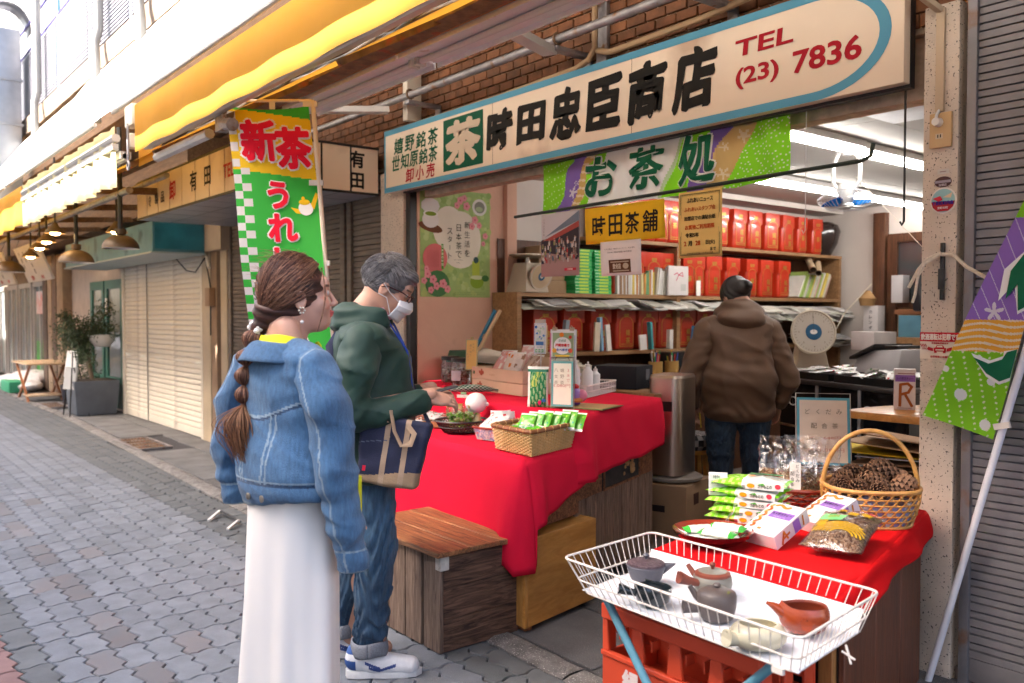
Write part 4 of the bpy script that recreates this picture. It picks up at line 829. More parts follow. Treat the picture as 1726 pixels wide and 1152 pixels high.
# cardboard boxes and small scale at shelf start
for k,(x,y,z,dx,dy,dz,lab) in enumerate(((-5.3,4.60,1.599,.2,.30,.10,'low brown cardboard box on the middle shelf below the photo poster'),(-5.3,4.60,1.702,.18,.28,.09,'second brown box stacked behind the photo poster'),(-5.3,4.60,1.795,.18,.27,.09,'third brown box of the stack with a small logo'),(-5.3,4.60,1.888,.18,.26,.09,'topmost brown box of the stack behind the photo poster'))):
    b=MB(); b.box((x-dx/2,y-dy/2,z),(x+dx/2,y+dy/2,z+dz),(.36,.23,.13)); tag(b.build('cardboard_box',CARD,None,bevel=.003),lab,'box','brown boxes on the middle shelf')
t=thing('counter_scale','old white spring scale with a round dial at the left shelf end','scale',(-5.2,4.33,1.6)); M_IVORY=mat('ivory_enamel',(.48,.40,.31),.35,var=.06)
b=MB(); b.hexa([(-5.33,4.22,1.6),(-5.08,4.22,1.6),(-5.08,4.46,1.6),(-5.33,4.46,1.6)],[(-5.28,4.26,1.83),(-5.12,4.26,1.83),(-5.12,4.42,1.83),(-5.28,4.42,1.83)]); b.build('body',M_IVORY,t,bevel=.01)
T=Matrix.Translation((-5.075,4.36,1.725)) @ Matrix.Rotation(R(90),4,'Y') @ Matrix.Rotation(R(14),4,'Y')
b=MB(); b.lathe([(.0,-.01),(.10,-.01),(.112,.01),(.108,.02),(.098,.016),(0,.014)],(0,0,0),36,None,None,None); b.v=[tuple(T @ Vector(q)) for q in b.v]; b.build('dial_rim',M_IVORY,t)
p=Print(lambda u,v,l=0: T @ Vector((-v,u,.0165+l))); p.disc(0,0,.093,(.50,.38,.25)); p.layer(2).disc(0,0,.034,(.05,.13,.22)); p.layer(3).disc(0,0,.015,(.7,.65,.6)); p.build('dial',PRT,t,smooth=False)
b=MB(); b.lathe([(0,0),(.10,0),(.15,.02),(.15,.026),(.10,.01),(0,.01)],(-5.2,4.34,1.87),28); b.cyl((-5.2,4.34,1.82),(-5.2,4.34,1.88),.02); b.build('pan',M_STAIN,t)
# books and files
M_BOOK=mat('book_cover',None,.5,var=.06,vs=20)
def books(y0,y1,z,hmax,lean,lab,grp,pal,x=-5.14,dmax=.2,dulled=1):
    y=y0; k=0
    while y < y1:
        w=random.uniform(.008,.028); h=hmax*random.uniform(.82,1); d=dmax*random.uniform(.8,1); c=random.choice(pal); rx=lean+random.uniform(-.03,.03)
        T=Matrix.Translation((x,y+w/2,z+.001+abs(math.sin(rx))*w)) @ Matrix.Rotation(-rx,4,'X'); b=MB(); b.box((-d,-w/2,0),(0,w/2,h),c,T)
        b.box((-d+.004,-w/2+.003,h+.0005),(-.006,w/2-.003,h+.001),(.7,.66,.58),T)
        tag(b.build('book',M_BOOK,None,smooth=False),lab[0]+', '+ORD[k]+' from the left','book',grp); y += w/math.cos(rx)+.003+(.006 if lean else 0); k += 1
PAL=[(.62,.60,.55),(.5,.46,.38),(.35,.22,.12),(.62,.45,.08),(.12,.3,.14),(.65,.63,.62),(.25,.14,.08),(.55,.5,.25),(.7,.68,.65),(.6,.25,.05)]
books(5.26,5.72,1.599,.22,0,['thin upright file between green cartons and red tins'],'thin files on the middle shelf',PAL,x=-5.12)
books(5.72,5.93,1.599,.26,.12,['pale folder leaning before the red tins on the middle shelf'],'pale folders on the middle shelf',PAL[:2]+PAL[5:6]+PAL[8:9],x=-5.10)
b=MB(); b.cbox((-5.075,5.98,1.73),(.02,.27,.26),(.62,.57,.55)); p_=tag(b.build('gift_wrapper',PAPER,None),'white gift wrapper with a pink bow before the red tins','wrapper')
p=Print(lambda u,v,l=0: Vector((-5.0645+l,5.98+u,1.73+v))); p.line([(-.06,.05),(-.02,.07),(0,.05),(.05,.075),(.06,.04),(0,.05),(-.03,.0)],.008,(.55,.06,.12)); p.rect(.03,-.09,.1,-.03,(.5,.48,.45)); p.build('bow_print',PRT,p_,smooth=False)
b=MB(); b.cbox((-5.10,6.30,1.67),(.004,.06,.14),(.8,.76,.72)); tag(b.build('white_card',PAPER,None),'small white card propped against the red tins','card')
books(7.90,8.42,1.599,.30,.50,['leaning file beyond the middle shelf tins'],'leaning files on the middle shelf',[(.55,.53,.5),(.6,.58,.45),(.3,.42,.1),(.65,.5,.1),(.5,.3,.25),(.7,.68,.6)],x=-5.10)
for k,(y,z,dy,lab) in enumerate(((8.02,1.93,.22,'tan cardboard roll lying on the leaning files'),(8.12,1.90,.30,'longer tan cardboard roll lying on the leaning files'))):
    b=MB(); p0=Vector((-5.0,y,z-.04)); p1=p0+Vector((-.2,dy,.13)); b.tube([p0,p1],.034,14,(.45,.32,.2),cap=False); b.tube([p0,p1],.028,14,(.10,.06,.04),cap=False); tag(b.build('paper_roll',PAPER,None),lab,'paper roll')
# newspapers: sheaves under the middle shelf
def sheaf(x,y,z,n,w,d,grp,lab,sag=.0):
    for k in range(n):
        g_=random.uniform(.35,.72); c=(g_,g_*random.uniform(.92,1),g_*random.uniform(.78,.95)); cx,cy=x+random.uniform(-.03,.05),y+random.uniform(-.12,.12); rz=random.uniform(-.5,.5); ww,dd=w*random.uniform(.6,1),d*random.uniform(.6,1); a_=random.uniform(.0,.03); ph=random.uniform(0,6)
        b=MB(); b.grid(lambda u,v: (cx+(u-.5)*ww*math.cos(rz)-(v-.5)*dd*math.sin(rz),cy+(u-.5)*ww*math.sin(rz)+(v-.5)*dd*math.cos(rz),z+k*.0085+.006+a_*(u-.5)**2+.004*math.sin(7*v+ph)-sag*max(0,u-.6)),5,7,c); tag(b.build('paper_sheaf',PAPER,None,solid=.006),lab,'papers',grp)
for k,y in enumerate((4.5,4.85,5.2,5.6,6.0,6.4,6.8)): sheaf(-5.17,y,1.50 if k < 7 else 1.5,6,.34,.42,'loose papers stuffed below the middle shelf','loose papers lying on the dull red tins below the middle shelf',.12)
for y in (7.3,7.7,8.1,8.45): sheaf(-5.12,y,1.40,13,.38,.42,'newspapers piled at the far end of the shelves','folded newspapers piled below the leaning files',.15)
for y in (8.2,8.5): sheaf(-5.10,y,1.12,12,.34,.36,'newspapers piled low at the far end of the shelves','folded newspapers on the low pile by the back wall',.1)
# clutter on lower shelf: things clipped before the tins
for k,(y,h,w,c,lab) in enumerate(((4.42,.22,.05,(.55,.38,.22),'tan envelope before the lower red tins'),(4.62,.26,.04,(.25,.30,.33),'grey pen case before the lower red tins'),(4.95,.24,.06,(.62,.52,.40),'cream envelope bundle before the lower red tins'),(5.03,.28,.03,(.2,.35,.5),'blue file before the lower red tins'),(5.10,.22,.05,(.7,.65,.6),'white envelope before the lower red tins'),(5.85,.17,.05,(.6,.55,.5),'pale receipt roll before the lower red tins'),(6.22,.2,.05,(.06,.25,.5),'blue marker box before the lower red tins'),(6.40,.22,.09,(.68,.6,.55),'pale booklet before the lower red tins'),(5.50,.13,.08,(.66,.62,.6),'white plastic dispenser before the lower red tins'),(5.64,.24,.03,(.05,.3,.32),'teal scissors case before the lower red tins'))):
    b=MB(); b.cbox((-5.09+.02*(k % 3),y,1.124+h/2),(.02+.02*(k % 2),w,h),c,.1*math.sin(k*3),.12*math.sin(k*5)); tag(b.build('stationery',M_BOOK,None,bevel=.002,seg=1),lab,'stationery')
# counter below the shelves
t=thing('rear_counter','wooden counter ledge below the tin shelves','counter',(-4.9,6,.05)); b=MB(); b.box((-5.40,4.25,.88),(-4.62,7.4,.92)); b.build('top',M_SHELFW,t,bevel=.004); b=MB(); b.box((-5.38,4.3,.05),(-4.72,7.3,.88)); b.build('cabinet',M_DARKW,t,smooth=False)
# pen cups, blue tray, box, brass pan
M_TAN=mat('tan_tin',(.45,.27,.08),.5,var=.1)
for k,(x,y) in enumerate(((-4.76,5.34),(-4.76,5.54))):
    t=thing('pen_cup',('left tan cup crammed with pens','right tan cup crammed with pens')[k]+' on the wooden ledge','pen cup',(x,y,.92)); b=MB(); b.lathe([(0,.921),(.058,.921),(.058,1.04),(.053,1.04),(.053,.93),(0,.93)],(x,y,0),20); b.build('cup',M_TAN,t)
    for q in range(16):
        a=random.uniform(0,6.28); r=random.uniform(0,.04); b=MB(); c=random.choice([(.02,.02,.02),(.55,.03,.03),(.03,.08,.4),(.6,.58,.55),(.03,.3,.1),(.5,.3,.02)]); b.tube([(x+r*.7*math.cos(a),y+r*.7*math.sin(a),.94),(x+r*1.4*math.cos(a),y+r*1.4*math.sin(a),1.04+random.uniform(.03,.1))],.005,6,c); b.build('pen',M_BOOK,t)
b=MB(); b.hexa([(-4.78,5.80,.922),(-4.56,5.80,.922),(-4.56,6.15,.922),(-4.78,6.15,.922)],[(-4.81,5.77,.955),(-4.53,5.77,.955),(-4.53,6.18,.955),(-4.81,6.18,.955)],(.02,.16,.5)); tag(b.build('blue_tray',PLAST,None,bevel=.004),'shallow blue plastic tray on the wooden ledge','tray')
t=thing('desk_clutter','black radio and wires behind the blue tray','radio',(-5.0,5.9,.92)); b=MB(); b.box((-5.15,5.75,.921),(-4.95,6.3,1.10),(.02,.02,.02)); b.build('radio_body',PLAST,t,bevel=.01); b=MB(); b.tube([(-4.9,5.9,.95),(-4.86,5.85,1.02),(-4.85,5.95,1.05),(-4.9,6.0,.99)],.012,6,(.6,.62,.58)); b.build('wire',PLAST,t)
b=MB(); T=Matrix.Translation((-4.55,6.25,1.13)) @ Matrix.Rotation(R(72),4,'Y'); b.lathe([(0,0),(.05,.004),(.11,.03),(.13,.05),(.126,.05),(.1,.036),(.0,.008)],(0,0,0),28); b.v=[tuple(T @ Vector(q)) for q in b.v]; tag(b.build('brass_pan',mat('brass',(.55,.33,.12),.22,metal=1),None),'round brass pan tilted up beside the man in the brown coat','pan')
# ================================================================= table B, table A, and their red cloths
M_RED=mat('red_felt',(.70,.010,.042),.95,var=.04,vs=5,bump=.4,bs=300,spec=.15)
M_OLDW=wood('weathered_board',(.42,.17,.075),(.11,.045,.022),0,vs=4.5,stretch=11,rough=.7,bump=1)
M_GREYW=wood('grey_board',(.34,.21,.15),(.13,.08,.055),2,vs=5,stretch=12,rough=.8,bump=1)
M_GREYH=wood('grey_board_flat',(.20,.11,.07),(.045,.025,.018),1,vs=5,stretch=11,rough=.8,bump=1)
M_PLY=wood('varnished_board',(.62,.30,.075),(.48,.20,.04),1,vs=3.2,stretch=7,rough=.4,bump=.15,coat=.2)
def V(*a): return Vector(a)
B=[V(-3.03,2.85,0),V(-3.40,3.85,0),V(-5.36,3.95,0),V(-5.36,3.52,0),V(-4.7,2.92,0)]   # FR, BR, BL, left, FL
ZB=.93
t=thing('display_counter','dark old timber counter under the higher red cloth','counter',(-3.6,3.4,.05))
def vert_plank(p,q,z0,z1,m,par,th=.02,name='plank'):
    p,q=Vector(p),Vector(q); n=Vector((-(q-p).y,(q-p).x,0)).normalized()*th; b=MB(); b.hexa([p+V(0,0,z0),q+V(0,0,z0),q+n+V(0,0,z0),p+n+V(0,0,z0)],[p+V(0,0,z1),q+V(0,0,z1),q+n+V(0,0,z1),p+n+V(0,0,z1)]); return b.build(name,m,par,bevel=.003,seg=1)
b0,b1=V(-3.08,2.88,0),V(-3.44,3.84,0)
b=MB(); b.hexa([V(-3.12,2.92,.06),V(-3.48,3.82,.06),V(-5.3,3.85,.06),V(-5.0,3.0,.06)],[V(-3.12,2.92,.92),V(-3.48,3.82,.92),V(-5.3,3.85,.92),V(-5.0,3.0,.92)]); b.build('carcass',M_GREYW,t,smooth=False)
n=9
for k in range(n): vert_plank(b0.lerp(b1,(k+.04)/n),b0.lerp(b1,(k+.96)/n),.06,.50,M_GREYW,t)
b=MB(); vert_plank(b0.lerp(b1,0),b0.lerp(b1,.30),.50,.90,M_OLDW,t,.024); vert_plank(b0.lerp(b1,.80),b0.lerp(b1,.99),.50,.90,M_OLDW,t,.024)
nrm=V((b1-b0).y,-(b1-b0).x,0).normalized()
rp=vert_plank(b0.lerp(b1,.31),b0.lerp(b1,.79),.50,.90,mat('slate_dark',(.05,.04,.035),.7,var=.3,vs=20),t,.026,'relief_panel')
b=MB(); fr0=b0.lerp(b1,.31)+nrm*.001; d_=(b1-b0).normalized(); L_=(b1-b0).length*.48
for (a,c,e,f) in ((0,.50,L_,.512),(0,.888,L_,.90),(0,.512,.01,.888),(L_-.01,.512,L_,.888)):
    b.hexa([fr0+d_*a+V(0,0,c),fr0+d_*e+V(0,0,c),fr0+d_*e+nrm*.008+V(0,0,c),fr0+d_*a+nrm*.008+V(0,0,c)][::-1],[fr0+d_*a+V(0,0,f),fr0+d_*e+V(0,0,f),fr0+d_*e+nrm*.008+V(0,0,f),fr0+d_*a+nrm*.008+V(0,0,f)][::-1])
b.build('panel_frame',M_OLDW,rp,smooth=False)
b=MB(); rg=random.Random(5)
for k in range(46):
    u=.12+.76*rg.random(); v=.1+.8*rg.random()
    if abs(u-.5-.25*math.sin(v*7)) > .26: continue
    c=fr0+d_*L_*u+V(0,0,.51+.37*v)+nrm*.0; r=rg.uniform(.010,.024)
    for q in range(1):
        b.lathe([(0,0),(r,.0),(r*.9,r*.35),(r*.4,r*.6),(0,r*.5)],(0,0,0),9); n0=len(b.v)-45
        Tm=Matrix.Translation(c) @ nrm.to_track_quat('Z','Y').to_matrix().to_4x4(); b.v[n0:]=[tuple(Tm @ Vector(z)) for z in b.v[n0:]]
tag(b.build('carved_relief',mat('ochre_relief',(.50,.27,.11),.7,var=.3,vs=40,bump=1,bs=90),rp),kind='stuff')
def cloth(name,lab,top,zt,skirts,m=M_RED,ns=44,seed=0,pleats=()):
    """top polygon (list of xy) and a hanging skirt along edges given as (i, j, [(t, drop)...])"""
    b=MB(); c=sum((Vector((p.x,p.y,0)) for p in top),V(0,0,0))/len(top)
    per=[]
    for i in range(len(top)):
        p,q=top[i],top[(i+1) % len(top)]
        for s in range(12): per.append(p.lerp(q,s/12))
    o=len(b.v); nr=8; vs=[]
    for r in range(nr+1):
        for p in per:
            w=c.lerp(p,r/nr); vs.append((w.x,w.y,zt+.0025*mn.noise(V(w.x*5,w.y*5,seed))*(1 if r < nr else 0)))
    n=len(per); fs=[(r*n+k,r*n+(k+1) % n,(r+1)*n+(k+1) % n,(r+1)*n+k) for r in range(nr) for k in range(n)]
    b.add(vs,[tuple(reversed(f)) for f in fs])
    # skirt: follow a path of edges around corners
    path=[]; 
    for (p,q,d0,d1,m_) in skirts:
        for s in range(m_): path.append((p.lerp(q,s/m_),d0+(d1-d0)*s/m_,(q-p).normalized()))
    path.append((skirts[-1][1],skirts[-1][3],(skirts[-1][1]-skirts[-1][0]).normalized()))
    P_=len(path); nv=14; vs=[]
    L_=0; acc=[]
    for k in range(P_):
        if k: L_ += (path[k][0]-path[k-1][0]).length
        acc.append(L_)
    for j in range(nv+1):
        v=j/nv
        for k in range(P_):
            p,d,_t=path[k]; tdir=(path[min(P_-1,k+1)][0]-path[max(0,k-1)][0]).normalized(); out=V(tdir.y,-tdir.x,0)
            fl=sum(a*math.exp(-((acc[k]-s0)/w)**2) for (s0,w,a) in pleats); s=acc[k]
            wob=.016*mn.noise(V(s*4.2,v*1.2,seed+3))+.012*math.sin(s*9+seed)*v*v*.6
            rnd_=.012*(1-math.exp(-v*12)); off=rnd_+(wob+fl)*min(1,v*1.6)+.02*v
            w=p+out*off; ed=.012*mn.noise(V(s*7,1,seed+9)); vs.append((w.x,w.y,zt-.0-(d+ed*(v > .9))*v-.004*(1-math.exp(-v*12))))
    b.add(vs,[(j*P_+k,(j+1)*P_+k,(j+1)*P_+k+1,j*P_+k+1) for j in range(nv) for k in range(P_-1)])
    o=b.build(name,m,None,angle=1.2,weld=True,solid=.003); tag(o,lab,'tablecloth'); return o
topB=[V(-4.7,2.90,0),V(-3.03,2.84,0),V(-3.40,3.86,0),V(-5.38,3.98,0),V(-5.38,3.5,0)]
cloth('tablecloth','upper red felt tablecloth under the tall price stand and box of snacks',topB,ZB+.003,[(V(-4.4,2.89,0),topB[1],.16,.17,30),(topB[1],topB[2],.31,.27,40),(topB[2],topB[2].lerp(topB[3],.15),.27,.25,6)],seed=2,pleats=((1.37,.05,.05),(1.46,.05,.03)))
# lower table
t=thing('display_crate','dark timber stand under the lower red cloth','stand',(-3.5,2.6,0))
b=MB(); b.hexa([V(-2.97,2.47,.44),V(-3.07,2.85,.44),V(-4.8,2.85,.44),V(-4.8,2.52,.44)],[V(-2.97,2.47,.772),V(-3.07,2.85,.772),V(-4.8,2.85,.772),V(-4.8,2.52,.772)]); b.build('carcass',M_OLDW,t,smooth=False)
for (z0,z1) in ((.445,.60),(.605,.768)): vert_plank(V(-2.955,2.44,0),V(-3.08,2.90,0),z0,z1,M_OLDW,t,.02)
b=MB(); b.box((-4.8,2.6,0),(-3.7,2.85,.44)); b.build('leg_frame',M_OLDW,t,smooth=False)
topA=[V(-4.75,2.50,0),V(-2.90,2.395,0),V(-3.02,2.845,0),V(-4.75,2.9,0)]
cloth('tablecloth','lower red felt tablecloth hanging over the wooden stool and varnished box',topA,.783,[(topA[0],topA[1],.44,.46,50),(topA[1],topA[1].lerp(topA[2],.06),.50,.44,5),(topA[1].lerp(topA[2],.06),topA[2],.30,.17,26)],seed=6,pleats=((1.80,.07,.045),(1.93,.05,.04),(1.0,.2,.015),(.55,.25,.02)))
# varnished box with feet
t=thing('varnished_box','honey varnished wooden box on small feet below the lower cloth','box',(-3.1,2.65,0))
c0,c1,c2,c3=V(-2.892,2.40,0),V(-3.0,2.94,0),V(-3.62,2.88,0),V(-3.52,2.42,0); zz=(.035,.43)
for (p,q,nm) in ((c0,c1,'side_board'),(c3,c0,'front_board'),(c1,c2,'back_board')):
    n_=V(-(q-p).y,(q-p).x,0).normalized()*.018
    if nm == 'side_board': p=p-(q-p).normalized()*.0
    b=MB(); e=.001 if nm != 'side_board' else 0; b.hexa([p+n_*e+V(0,0,zz[0]),q+n_*e+V(0,0,zz[0]),q+n_+V(0,0,zz[0]),p+n_+V(0,0,zz[0])],[p+V(0,0,zz[1]),q+V(0,0,zz[1]),q+n_+V(0,0,zz[1]),p+n_+V(0,0,zz[1])]); b.build(nm,M_PLY if nm != 'front_board' else wood('varnished_board_front',(.60,.30,.08),(.42,.19,.05),2,vs=3,stretch=6,rough=.4,bump=.15),t,bevel=.002,seg=1)
b=MB(); b.hexa([c0+V(-.02,.02,.41),c1+V(-.02,-.02,.41),c2+V(0,0,.41),c3+V(0,.02,.41)],[c0+V(-.02,.02,.428),c1+V(-.02,-.02,.428),c2+V(0,0,.428),c3+V(0,.02,.428)]); b.build('lid',M_PLY,t,smooth=False)
for p in (c0+V(-.05,.04,0),c1+V(-.05,-.06,0),c3+V(.05,.04,0)): b=MB(); b.box((p.x-.025,p.y-.02,.012),(p.x+.025,p.y+.02,.036)); b.build('foot',M_OLDW,t,bevel=.003)
# old wooden stool box
t=thing('wooden_stool','weathered plank box used as a stool with two white corner blocks','stool',(-3.25,2.2,0))
M_TOPW=wood('orange_worn_board',(.42,.19,.075),(.12,.05,.025),0,vs=5,stretch=16,rough=.5,bump=1)
M_TOPW2=wood('grey_upright',(.26,.18,.13),(.10,.06,.045),2,vs=5,stretch=14,rough=.75,bump=1)
x0,x1,y0,y1=-3.66,-2.955,1.99,2.41
for k,(a,c) in enumerate(((y0-.03,y0+.14),(y0+.142,y0+.30),(y0+.302,y1+.02))): b=MB(); b.box((x0-.02,a,.418+.002*(k == 1)),(x1+.03,c-.001,.440+.001*k)); b.build('top_plank',M_TOPW,t,bevel=.003,seg=1)
for k in range(3): b=MB(); z0=.006+k*.137; b.box((x1-.022,y0+.02,z0),(x1+.001*(k-1),y1,z0+.1345)); b.build('side_plank',M_GREYH,t,bevel=.0025,seg=1)
for k in range(3): b=MB(); z0=.006+k*.137; b.box((x0,y0+.02,z0),(x0+.022,y1,z0+.1345)); b.build('side_plank',M_GREYH,t,bevel=.0025,seg=1)
for (a,c) in ((x0,x0+.14),(x0+.145,x0+.29),(x0+.295,x0+.43),(x0+.435,x0+.56),(x1-.125,x1-.0)): b=MB(); b.box((a,y0,.004),(c,y0+.0195,.415)); b.build('front_plank',M_TOPW2,t,bevel=.003,seg=1)
b=MB(); b.box((x0+.03,y0+.03,.02),(x1-.03,y1-.03,.41)); b.build('inner',M_BLACK,t,smooth=False)
for y in (y0-.004,y1-.045): b=MB(); b.box((x1-.03,y,.355),(x1+.012,y+.045,.417)); b.build('corner_block',mat('white_block',(.62,.58,.52),.7,var=.2,vs=30,dirt=((.2,.12,.07),.62,40)),t,bevel=.003,seg=1)
# ================================================================= things hung in the opening
t=thing('tea_poster','tall green tea poster with blossoms on the pink side wall','poster',(XW,3.8,1.97))
PX0,PX1,PZ0,PZ1=3.48,4.13,1.56,2.375; b=MB(); b.box((XW+.001,PX0,PZ0),(XW+.004,PX1,PZ1),(.30,.42,.14)); b.build('sheet',PAPER,t,smooth=False)
p=Print(lambda u,v,l=0: Vector((XW+.004+l,PX0+u,PZ0+v))); rg=random.Random(11)
for k in range(240): p.disc(rg.uniform(.01,.64),rg.uniform(.01,.80),rg.uniform(.008,.03),random.choice([(.38,.48,.16),(.42,.52,.22),(.26,.38,.12),(.33,.45,.15)]),n=7)
p.layer(2); p.disc(.36,.44,.20,(.66,.60,.50),.22,28); p.disc(.26,.52,.15,(.66,.60,.50),.17,24)
p.disc(.09,.68,.085,(.60,.56,.54),.06,9).disc(.09,.52,.11,(.14,.05,.02),.035,16,-.2)
p.layer(3).disc(.09,.575,.075,(.66,.62,.58),.06).layer(4).disc(.09,.62,.066,(.72,.68,.64),.024).layer(5).disc(.09,.62,.05,(.22,.30,.03),.017)
p.layer(3).disc(.545,.70,.07,(.62,.60,.56),.065).layer(4).disc(.545,.70,.05,(.22,.22,.18),.045).layer(5).disc(.54,.685,.035,(.35,.42,.25),.02)
p.layer(3).disc(.13,.29,.11,(.58,.15,.15),.11,26).layer(4).rect(.185,.21,.205,.40,(.08,.25,.04)).vtext('日本茶の時間',.195,.38,.020,.027,(.7,.7,.5),.02)
for k in range(9): p.rect(.06+k*.012,.22,.063+k*.012,.35,(.45,.10,.10))
p.layer(3).disc(.15,.10,.11,(.06,.17,.06),.10,20)
def blossom(u,v,r):
    for q in range(5): p.disc(u+r*.6*math.cos(q*1.257),v+r*.6*math.sin(q*1.257),r*.5,(.66,.25,.28),n=8)
    p.disc(u,v,r*.25,(.45,.08,.12),n=6)
p.layer(4)
for (u,v,r) in ((.36,.74,.03),(.42,.70,.032),(.33,.70,.025),(.40,.76,.025),(.50,.60,.03),(.54,.56,.025),(.47,.55,.028),(.60,.48,.025),(.58,.42,.02),(.06,.17,.03),(.11,.13,.032),(.05,.21,.022),(.20,.10,.034),(.14,.08,.028),(.24,.06,.028),(.09,.05,.026),(.03,.12,.026)): blossom(u,v,r)
p.layer(3).rect(.475,.16,.545,.28,(.40,.48,.06)).disc(.51,.29,.025,(.03,.07,.07)).disc(.52,.12,.065,(.20,.33,.03),.05).layer(4).disc(.52,.155,.065,(.55,.60,.35),.016).disc(.60,.15,.035,(.05,.15,.04),.025)
p.layer(5).vtext('新生活を',.425,.555,.052,.072,(.05,.05,.04),.0).vtext('日本茶で',.345,.53,.052,.068,(.05,.05,.04),.0).vtext('スタート',.262,.50,.046,.062,(.05,.05,.04),.0)
p.text('Japan Tea Action',.34,.285,.011,(.1,.1,.1),.0).text('Project',.34,.262,.011,(.1,.1,.1),.0); p.rect(.3,.035,.6,.037,(.2,.25,.1)).rect(.3,.022,.6,.024,(.2,.25,.1))
p.build('print',PRT,t,smooth=False)
# dark rod under the sign
b=MB(); b.tube([(-4.20,3.40,2.035),(-1.90,3.40,2.065),(-1.86,3.40,2.08),(-1.85,3.40,2.13)],.0095,8); tag(b.build('curtain_rod',mat('dark_green_rod',(.02,.03,.02),.4),None),'thin dark curtain rod slanting under the shop sign','rod')
# noren
def flowers(n,seed,u0,u1,v0,v1):
    rg=random.Random(seed); return [(rg.uniform(u0,u1),rg.uniform(v0,v1),rg.uniform(.02,.045),rg.uniform(0,6)) for _ in range(n)]
FL=flowers(26,4,0,1.75,0,.34)
def noren_col(x,z):
    d=x+.0-(z-.17)*.55; w_=.02*math.sin(z*22)
    def fl(c,cf):
        for (a,b_,r,ph) in FL:
            dx,dz=x-a,z-b_; rr=math.hypot(dx,dz)
            if rr < r*(.62+.38*math.cos(5*math.atan2(dz,dx)+ph)): return cf
        return c
    G_=(.25,.72,.015)
    if d < .20+w_: return (.22,.62,.012) if (math.sin(x*210+z*90)+math.sin(z*170-x*60)) < 1.55 else (.5,.75,.3)
    if d < .34+w_: return fl((.20,.12,.42),(.62,.58,.66))
    if d < .40+w_: return (.60,.40,.12) if math.sin(z*140+x*30) < .6 else (.75,.62,.4)
    if d < .47: return G_
    if d < 1.0: return (.82,.82,.80)
    if d < 1.07: return (.45,.62,.35) if d < 1.03 else G_
    if d < 1.21-w_: return fl(G_,(.72,.62,.25))
    if d < 1.30+w_: return fl((.20,.12,.42),(.62,.58,.66))
    if d < 1.43: return fl((.62,.42,.16),(.72,.6,.4))
    q=math.sin(x*60+z*310+math.sin(x*90)*.8)*math.sin(x*230-z*40)
    return (.72,.78,.62) if q > .74 else G_
def nz_top(x):
    P_=[(0,.325),(.10,.335),(.28,.30),(.35,.335),(.62,.335),(.66,.34),(.95,.325),(1.28,.335),(1.36,.315),(1.46,.285),(1.56,.30),(1.67,.325),(1.75,.33)]
    for (a,c) in zip(P_[:-1],P_[1:]):
        if x <= c[0]: t_=(x-a[0])/(c[0]-a[0]); return a[1]+(c[1]-a[1])*t_
    return .33
def noren_fn(x,v,l=0):
    z=v; return Vector((-3.963+x,3.425-l+.012*math.sin(x*14)+.008*math.sin(x*37+z*9),2.033+z))
b=MB(); b.grid(lambda u,v: noren_fn(u*1.71-(0),(.0 if u < .82 else (u-.82)*.12)+(nz_top(u*1.71)-(.0 if u < .82 else (u-.82)*.12))*v),210,44,colfn=lambda u,v: noren_col(u*1.71,v*.33))
M_CLO=mat('printed_cloth',None,.75,var=.04,vs=8,transl=.25)
t=thing('noren_curtain','green and purple flowered shop curtain lettered in dark green','curtain',(-3.1,3.43,2.05)); b.build('cloth',M_CLO,t,angle=2)
p=Print(lambda u,v,l=0: noren_fn(u,v,l)); DG=(.006,.12,.055)
for (ch,u,h_) in (('お',.505,.225),('茶',.845,.225),('処',1.185,.25)):
    p.layer(3).text(ch,u,.165,h_*1.06,(.80,.80,.76),.062,w=h_*1.10,shear=.1); p.layer(6).text(ch,u,.165,h_,DG,.030,w=h_*1.04,shear=.1)
p.build('lettering',PRT,t,smooth=False)
for k,x in enumerate((.02,.34,.66,1.28,1.69)): b=MB(); b.cbox((-3.963+x,3.42,2.36),(.022,.004,.055),(.7,.68,.66)); b.build('loop',PRT,t,smooth=False)
# yellow cloth sign
def hung(name,lab,cat,x0,x1,z0,z1,col,fn,y=3.40,tilt=0,m=None):
    t=thing(name,lab,cat,((x0+x1)/2,y,z1)); w,h=x1-x0,z1-z0
    f=lambda u,v,l=0: Vector((x0+u-v*tilt+h*tilt,y-l+.006*math.sin(u*11)*(1-v/h)+.01*(1-v/h)**2,z0+v))
    b=MB(); b.grid(lambda u,v: f(u*w,v*h),12,8,col); b.build('sheet',m or M_CLO,t,angle=2,solid=.0012); p=Print(lambda u,v,l=0: f(u,v,l+.0012)); fn(p,w,h); p.build('lettering',PRT,t,smooth=False); return t
BK2=(.018,.014,.012)
hung('cloth_sign','small yellow cloth sign with black brush lettering under the curtain rod','sign',-3.567,-2.977,1.822,2.022,(.88,.56,.015),lambda p,w,h: [p.text(ch,.11+i*.128,h*.47,.115,BK2,.016,w=.105,shear=.06) for i,ch in enumerate('時田茶舗')])
OR=(.60,.10,.02); YN=(.86,.60,.19)
